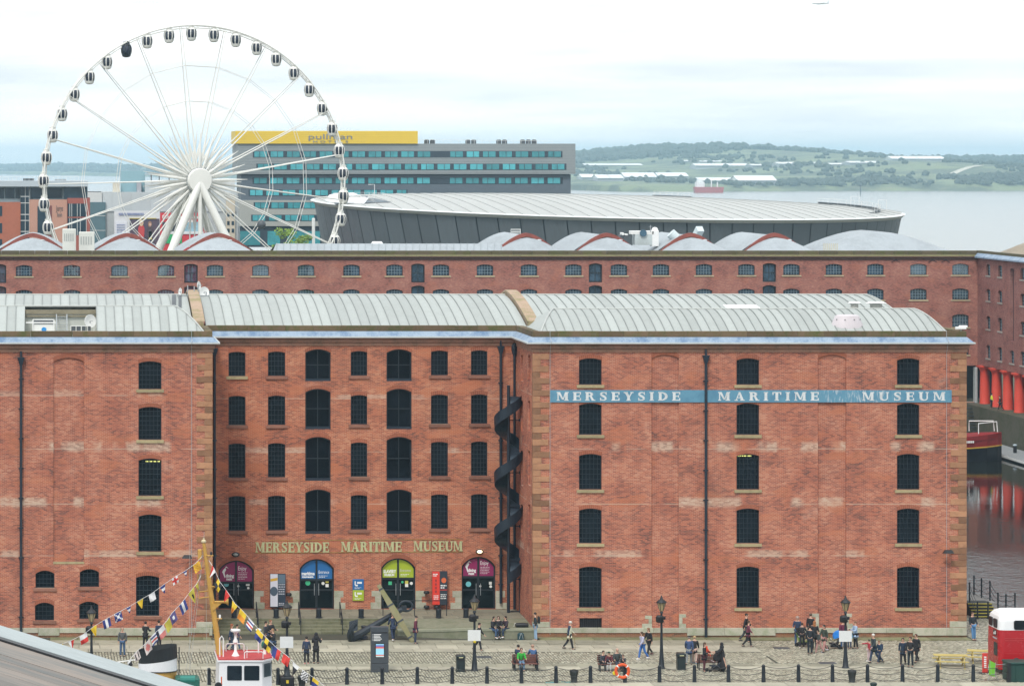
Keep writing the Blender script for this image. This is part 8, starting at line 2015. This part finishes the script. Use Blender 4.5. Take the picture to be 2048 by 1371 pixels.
person(291,1297,150,'fold','dark haired person in a dark coat behind the strings of flags',K,K,DKH,h=1.65,topkind='coat'); person(318,1297,-150,'stand','person in a navy coat seen behind the black funnel',NV,K,DKH,h=1.72,topkind='coat')
person(462,1302,75,'walk','red haired woman in a navy coat walking behind the radar scanner',NV,(.04,.06,.10),(.28,.09,.04),h=1.68,topkind='coat',hairkind='long_hair'); person(473,1300,80,'walk2','person in jeans half hidden by the radar pedestal',(.10,.06,.12),JN,DKH,h=1.6)
person(531,1300,60,'stand','dark haired man in a black and white top behind the flag string',(.04,.04,.05),NV,DKH,h=1.75); person(541,1297,30,'fold','auburn haired person in black looking over the quay by the flag string',K,K,(.25,.10,.05),h=1.75); person(547,1312,-50,'phone','woman in a black coat holding a phone beside the flag string',K,JN,(.30,.17,.08),h=1.66,topkind='coat',hairkind='long_hair')
person(613,1327,175,'stand','girl in a navy coat with black leggings and pink trainers',NV,K,DKH,(.65,.20,.24),h=1.60,topkind='coat'); person(632,1327,165,'phone','tall person in a hooded black coat beside the girl in pink trainers',K,K,K,h=1.82,topkind='coat',hairkind='hood')
person(786,1281,-170,'walk','man in a navy coat with white shoes walking behind the anchor stock',NV,NV,(.30,.20,.15),(.75,.75,.75),h=1.72,topkind='coat'); person(831,1287,70,'stand','man in a maroon jacket and dark cap looking at the anchor',(.12,.02,.045),NV,DKH,h=1.70,hairkind='cap',topkind='coat')
person(957,1301,70,'walk','person in a dark coat and pale collar passing behind the lamp post',K,K,DKH,h=1.72,topkind='coat')
person(985,1262,35,'sit','long haired woman in a black jacket and jeans sitting on the seat wall',K,JN,DKH,(.7,.7,.7),hairkind='long_hair',z=.60,Y=199.45,dz=-.50); person(997,1262,-15,'sit2','person in a black top sitting in the middle of the seat wall trio',K,K,BRN,hairkind='long_hair',z=.60,Y=199.5,dz=-.50,sk=2); person(1012,1262,-50,'sit2','young woman in a red top at the end of the seat wall trio',(.035,.02,.03),(.035,.06,.11),DKH,(.7,.7,.7),hairkind='long_hair',z=.60,Y=199.5,dz=-.50)
person(1071,1281,-95,'stand','man in a black jacket and pale jeans with a rucksack by the quoins',(.02,.03,.035),(.28,.42,.58),DKH,(.3,.25,.2),back=K,h=1.75)
tw = person(1139,1299,85,'walk','grey haired woman in a white tunic and navy cardigan with a stick',(.76,.77,.60),K,WHH,topkind='coat',h=1.76)
o = link('cardigan', LIB['walk']['jacket'].copy(), tw); o.data.materials.clear(); o.data.materials.append(cl(NV)); o.scale = (1.07,1.12,1.0); o.location = (0,.03,.02); o = part('stick', MB().tube([(.30,-.30,.85),(.32,-.36,.0)],.014,6).tube([(.30,-.30,.85),(.30,-.22,.88)],.014,6), M('stick_wood',(.30,.20,.08),.6), tw, False, False)
person(1042,1339,0,'sit','man in a bright green jacket and jeans sitting with clasped hands',(.035,.36,.045),(.13,.22,.34),BRN,h=1.72,Y=None,dz=0); person(1036,1333,150,'sit2','dark haired person in navy sitting behind the man in green',NV,K,DKH,h=1.7); person(1066,1334,180,'sit','man in a blue tee shirt sitting with his back turned',(.05,.11,.24),K,(.40,.24,.18),h=1.74)
person(1206,1341,20,'sit2','person in a dark coat at the arm of the lifebuoy bench',(.04,.045,.06),K,DKH,h=1.55,topkind='coat'); person(1218,1341,-10,'sit','child in a maroon coat and dark green hat on the lifebuoy bench',(.11,.025,.035),(.45,.45,.45),(.02,.05,.03),h=1.5,hairkind='cap'); person(1234,1341,5,'sit2','bald older man in a dark jacket on the lifebuoy bench',(.05,.06,.06),(.05,.07,.10),(.50,.32,.25),h=1.72); person(1247,1342,-25,'sit','small child in a dark coat beside the older man on the bench',(.04,.04,.05),K,BRN,h=1.15,dz=.12)
person(1285,1318,-70,'walk','young woman in a lilac top and bright blue jeans with a bag',(.42,.42,.55),(.05,.16,.48),BRN,(.75,.75,.75),hairkind='long_hair',h=1.66); person(1298,1311,-60,'walk2','woman in black with a yellow collar walking behind the lilac top',K,K,(.20,.10,.05),(.10,.02,.03),hairkind='long_hair',h=1.7)
person(1378,1330,160,'walk','elderly man in a blue jacket and black cap by the litter bin',(.04,.07,.16),(.22,.23,.23),DKH,h=1.74,topkind='coat',hairkind='cap'); person(1389,1327,165,'walk2','blond woman in a black coat and pale leggings by the litter bin',K,(.55,.38,.32),BLD,(.2,.3,.4),h=1.66,topkind='coat')
wm_ = person(1409,1343,60,'fold','woman in black carrying a child in an orange hood',K,(.08,.02,.03),BRN,h=1.70,topkind='coat',hairkind='long_hair'); person(1413,1343,120,'sit2','small child in an orange red hooded coat carried in arms',(.72,.07,.025),(.72,.07,.025),(.72,.07,.025),hairkind='hood',h=.85,dz=.85,sk=2)
person(1446,1343,-100,'push','woman in a long black robe and veil pushing a pushchair',K,K,K,topkind='robe',hairkind='hood',h=1.70)
person(1491,1284,70,'walk','man in a black jacket striding along the museum wall',K,(.05,.06,.07),DKH,h=1.80); person(1496,1294,80,'walk2','woman in a maroon coat walking beside the striding man',(.16,.04,.07),K,BRN,h=1.64,topkind='coat')
person(1595,1291,-20,'fold','man in a navy coat with a yellow scarf in the family group',NV,JN,(.3,.26,.24),h=1.80,topkind='coat'); person(1604,1296,160,'push','woman in black bending over a pushchair in the family group',K,K,BRN,(.6,.6,.6),h=1.55)
person(1621,1285,140,'stand','tall person in black at the wall side of the family group',K,K,(.10,.07,.05),h=1.80); person(1620,1308,178,'stand','woman in a black jacket and tight black jeans with her back turned',(.016,.022,.03),(.014,.022,.032),DKH,h=1.72); person(1629,1300,170,'stand','auburn haired woman in a black coat in the family group',K,K,(.34,.13,.04),h=1.76,topkind='coat',hairkind='long_hair')
person(1638,1306,-70,'walk','boy with a white chevron jacket and pink shorts in the family group',(.05,.06,.06),(.50,.28,.26),DKH,h=1.42); person(1649,1303,-60,'walk2','long haired girl in an olive coat and pink leggings in the family group',(.05,.065,.05),(.52,.27,.25),DKH,(.7,.7,.75),h=1.66,topkind='coat',hairkind='long_hair')
person(1686,1297,10,'stand','man in a maroon jumper and jeans behind the notice on the lamp post',(.13,.02,.05),(.04,.10,.24),(.50,.33,.26),h=1.76); person(1699,1297,-30,'stand','child in a light blue coat beside the lamp post',(.16,.42,.62),(.03,.05,.10),BRN,h=1.2); person(1711,1297,-80,'fold','woman in a pale blue shirt and black trousers looking down',(.33,.45,.62),K,(.20,.10,.06),h=1.68,topkind='coat')
person(1738,1322,-85,'point','girl in a red cardigan and pink leggings pointing ahead',(.40,.03,.05),(.68,.52,.55),(.03,.05,.03),(.75,.75,.75),h=1.30); person(1748,1325,-70,'walk','white haired man in a dark green jacket walking with two children',(.03,.045,.05),(.035,.06,.11),WHH,h=1.74,topkind='coat'); person(1759,1326,-75,'walk2','boy in a dark blue coat with a rucksack walking with the white haired man',(.02,.05,.10),NV,(.20,.10,.05),back=NV,h=1.36)
person(1806,1331,-20,'walk','woman in a navy coat with a pale collar walking with two others',(.015,.03,.06),K,DKH,h=1.66,topkind='coat'); person(1821,1334,-35,'stand','tall dark haired person in black in the middle of the walking trio',K,(.014,.022,.034),DKH,h=1.78); person(1833,1324,-50,'walk2','brown haired woman in a black coat at the back of the walking trio',K,K,(.10,.05,.035),h=1.70,topkind='coat')
person(1946,1280,15,'lean','man in a black jacket and blue jeans leaning on the museum corner',(.018,.02,.03),(.09,.22,.42),BRN,(.12,.06,.04),h=1.74)
person(1983,806,90,'stand','worker in a yellow high visibility jacket among the red columns',(.70,.75,.03),K,DKH,h=1.75,z=.95,Y=373.5); person(2000.5,820,-90,'walk','dark dressed person passing between the red columns',K,K,DKH,h=1.75,z=.95,Y=370.0)
# pushchairs
def pram(px, py, rz, label, hood, seat, accent):
    X, Y, _ = G(px,py); t = thing('pushchair', label, 'pushchair', (X,Y,0), R(rz)); fr = MB()
    for s in (-.24,.24): fr.tube([(s,-.42,.14),(s,.30,.62),(s,.52,1.0)],.016,6); fr.tube([(s,.34,.12),(s,-.05,.42),(s,-.25,.58)],.016,6)
    fr.tube([(-.24,.52,1.0),(.24,.52,1.0)],.018,6); part('frame', fr, M('pram_frame',(.10,.10,.11),.4), t, False, False)
    part('seat', MB().add([(-.21,-.30,.38),(.21,-.30,.38),(.21,.16,.34),(-.21,.16,.34),(.21,.34,.82),(-.21,.34,.82),(-.21,-.30,.32),(.21,-.30,.32),(.21,.20,.27),(-.21,.20,.27),(.21,.42,.80),(-.21,.42,.80)],[(0,1,2,3),(3,2,4,5),(6,9,8,7),(9,11,10,8),(0,6,7,1),(5,4,10,11),(0,3,9,6),(1,7,8,2),(3,5,11,9),(2,8,10,4)]), cl(seat), t, False, False)
    hd = MB(); N = 8
    for i in range(N):
        a0,a1 = R(-5+115*i/N),R(-5+115*(i+1)/N)
        P_ = lambda a,x: (x,.36-.42*math.sin(a),.78+.36*math.cos(a)-.02)
        hd.quad(P_(a0,-.23),P_(a0,.23),P_(a1,.23),P_(a1,-.23))
        for s in (-.23,.23): hd.poly([(s,.34,.74),P_(a0,s),P_(a1,s)])
    part('hood', hd, cl(hood), t, True, False); part('bar', MB().tube([(-.22,-.18,.62),(.22,-.18,.62)],.02,6).bar((-.24,.12,.50),(-.24,.22,.66),.03,.05), cl(accent), t, False, False); part('basket', MB().bev(-.2,.2,-.2,.28,.14,.27,.04), cl(K), t, False, False)
    for sx in (-.25,.25):
        for y_,r_ in ((-.42,.09),(.34,.12)): part('wheel', MB().lathe([(r_*.5,-.02),(r_,-.02),(r_,.02),(r_*.5,.02)],14,(sx,y_,r_),ax='x'), M('tyre',(.012,.012,.012),.8), t, False, False)
pram(1668,1297,-95,'pushchair with a bright blue hood and black seat',(.02,.22,.70),K,(.75,.75,.75)); pram(1607,1292,60,'black and lime green pushchair in the family group',K,(.18,.32,.05),(.6,.6,.6)); pram(1431,1342,-80,'black pushchair pushed by the robed woman',K,(.03,.04,.06),(.6,.6,.6))
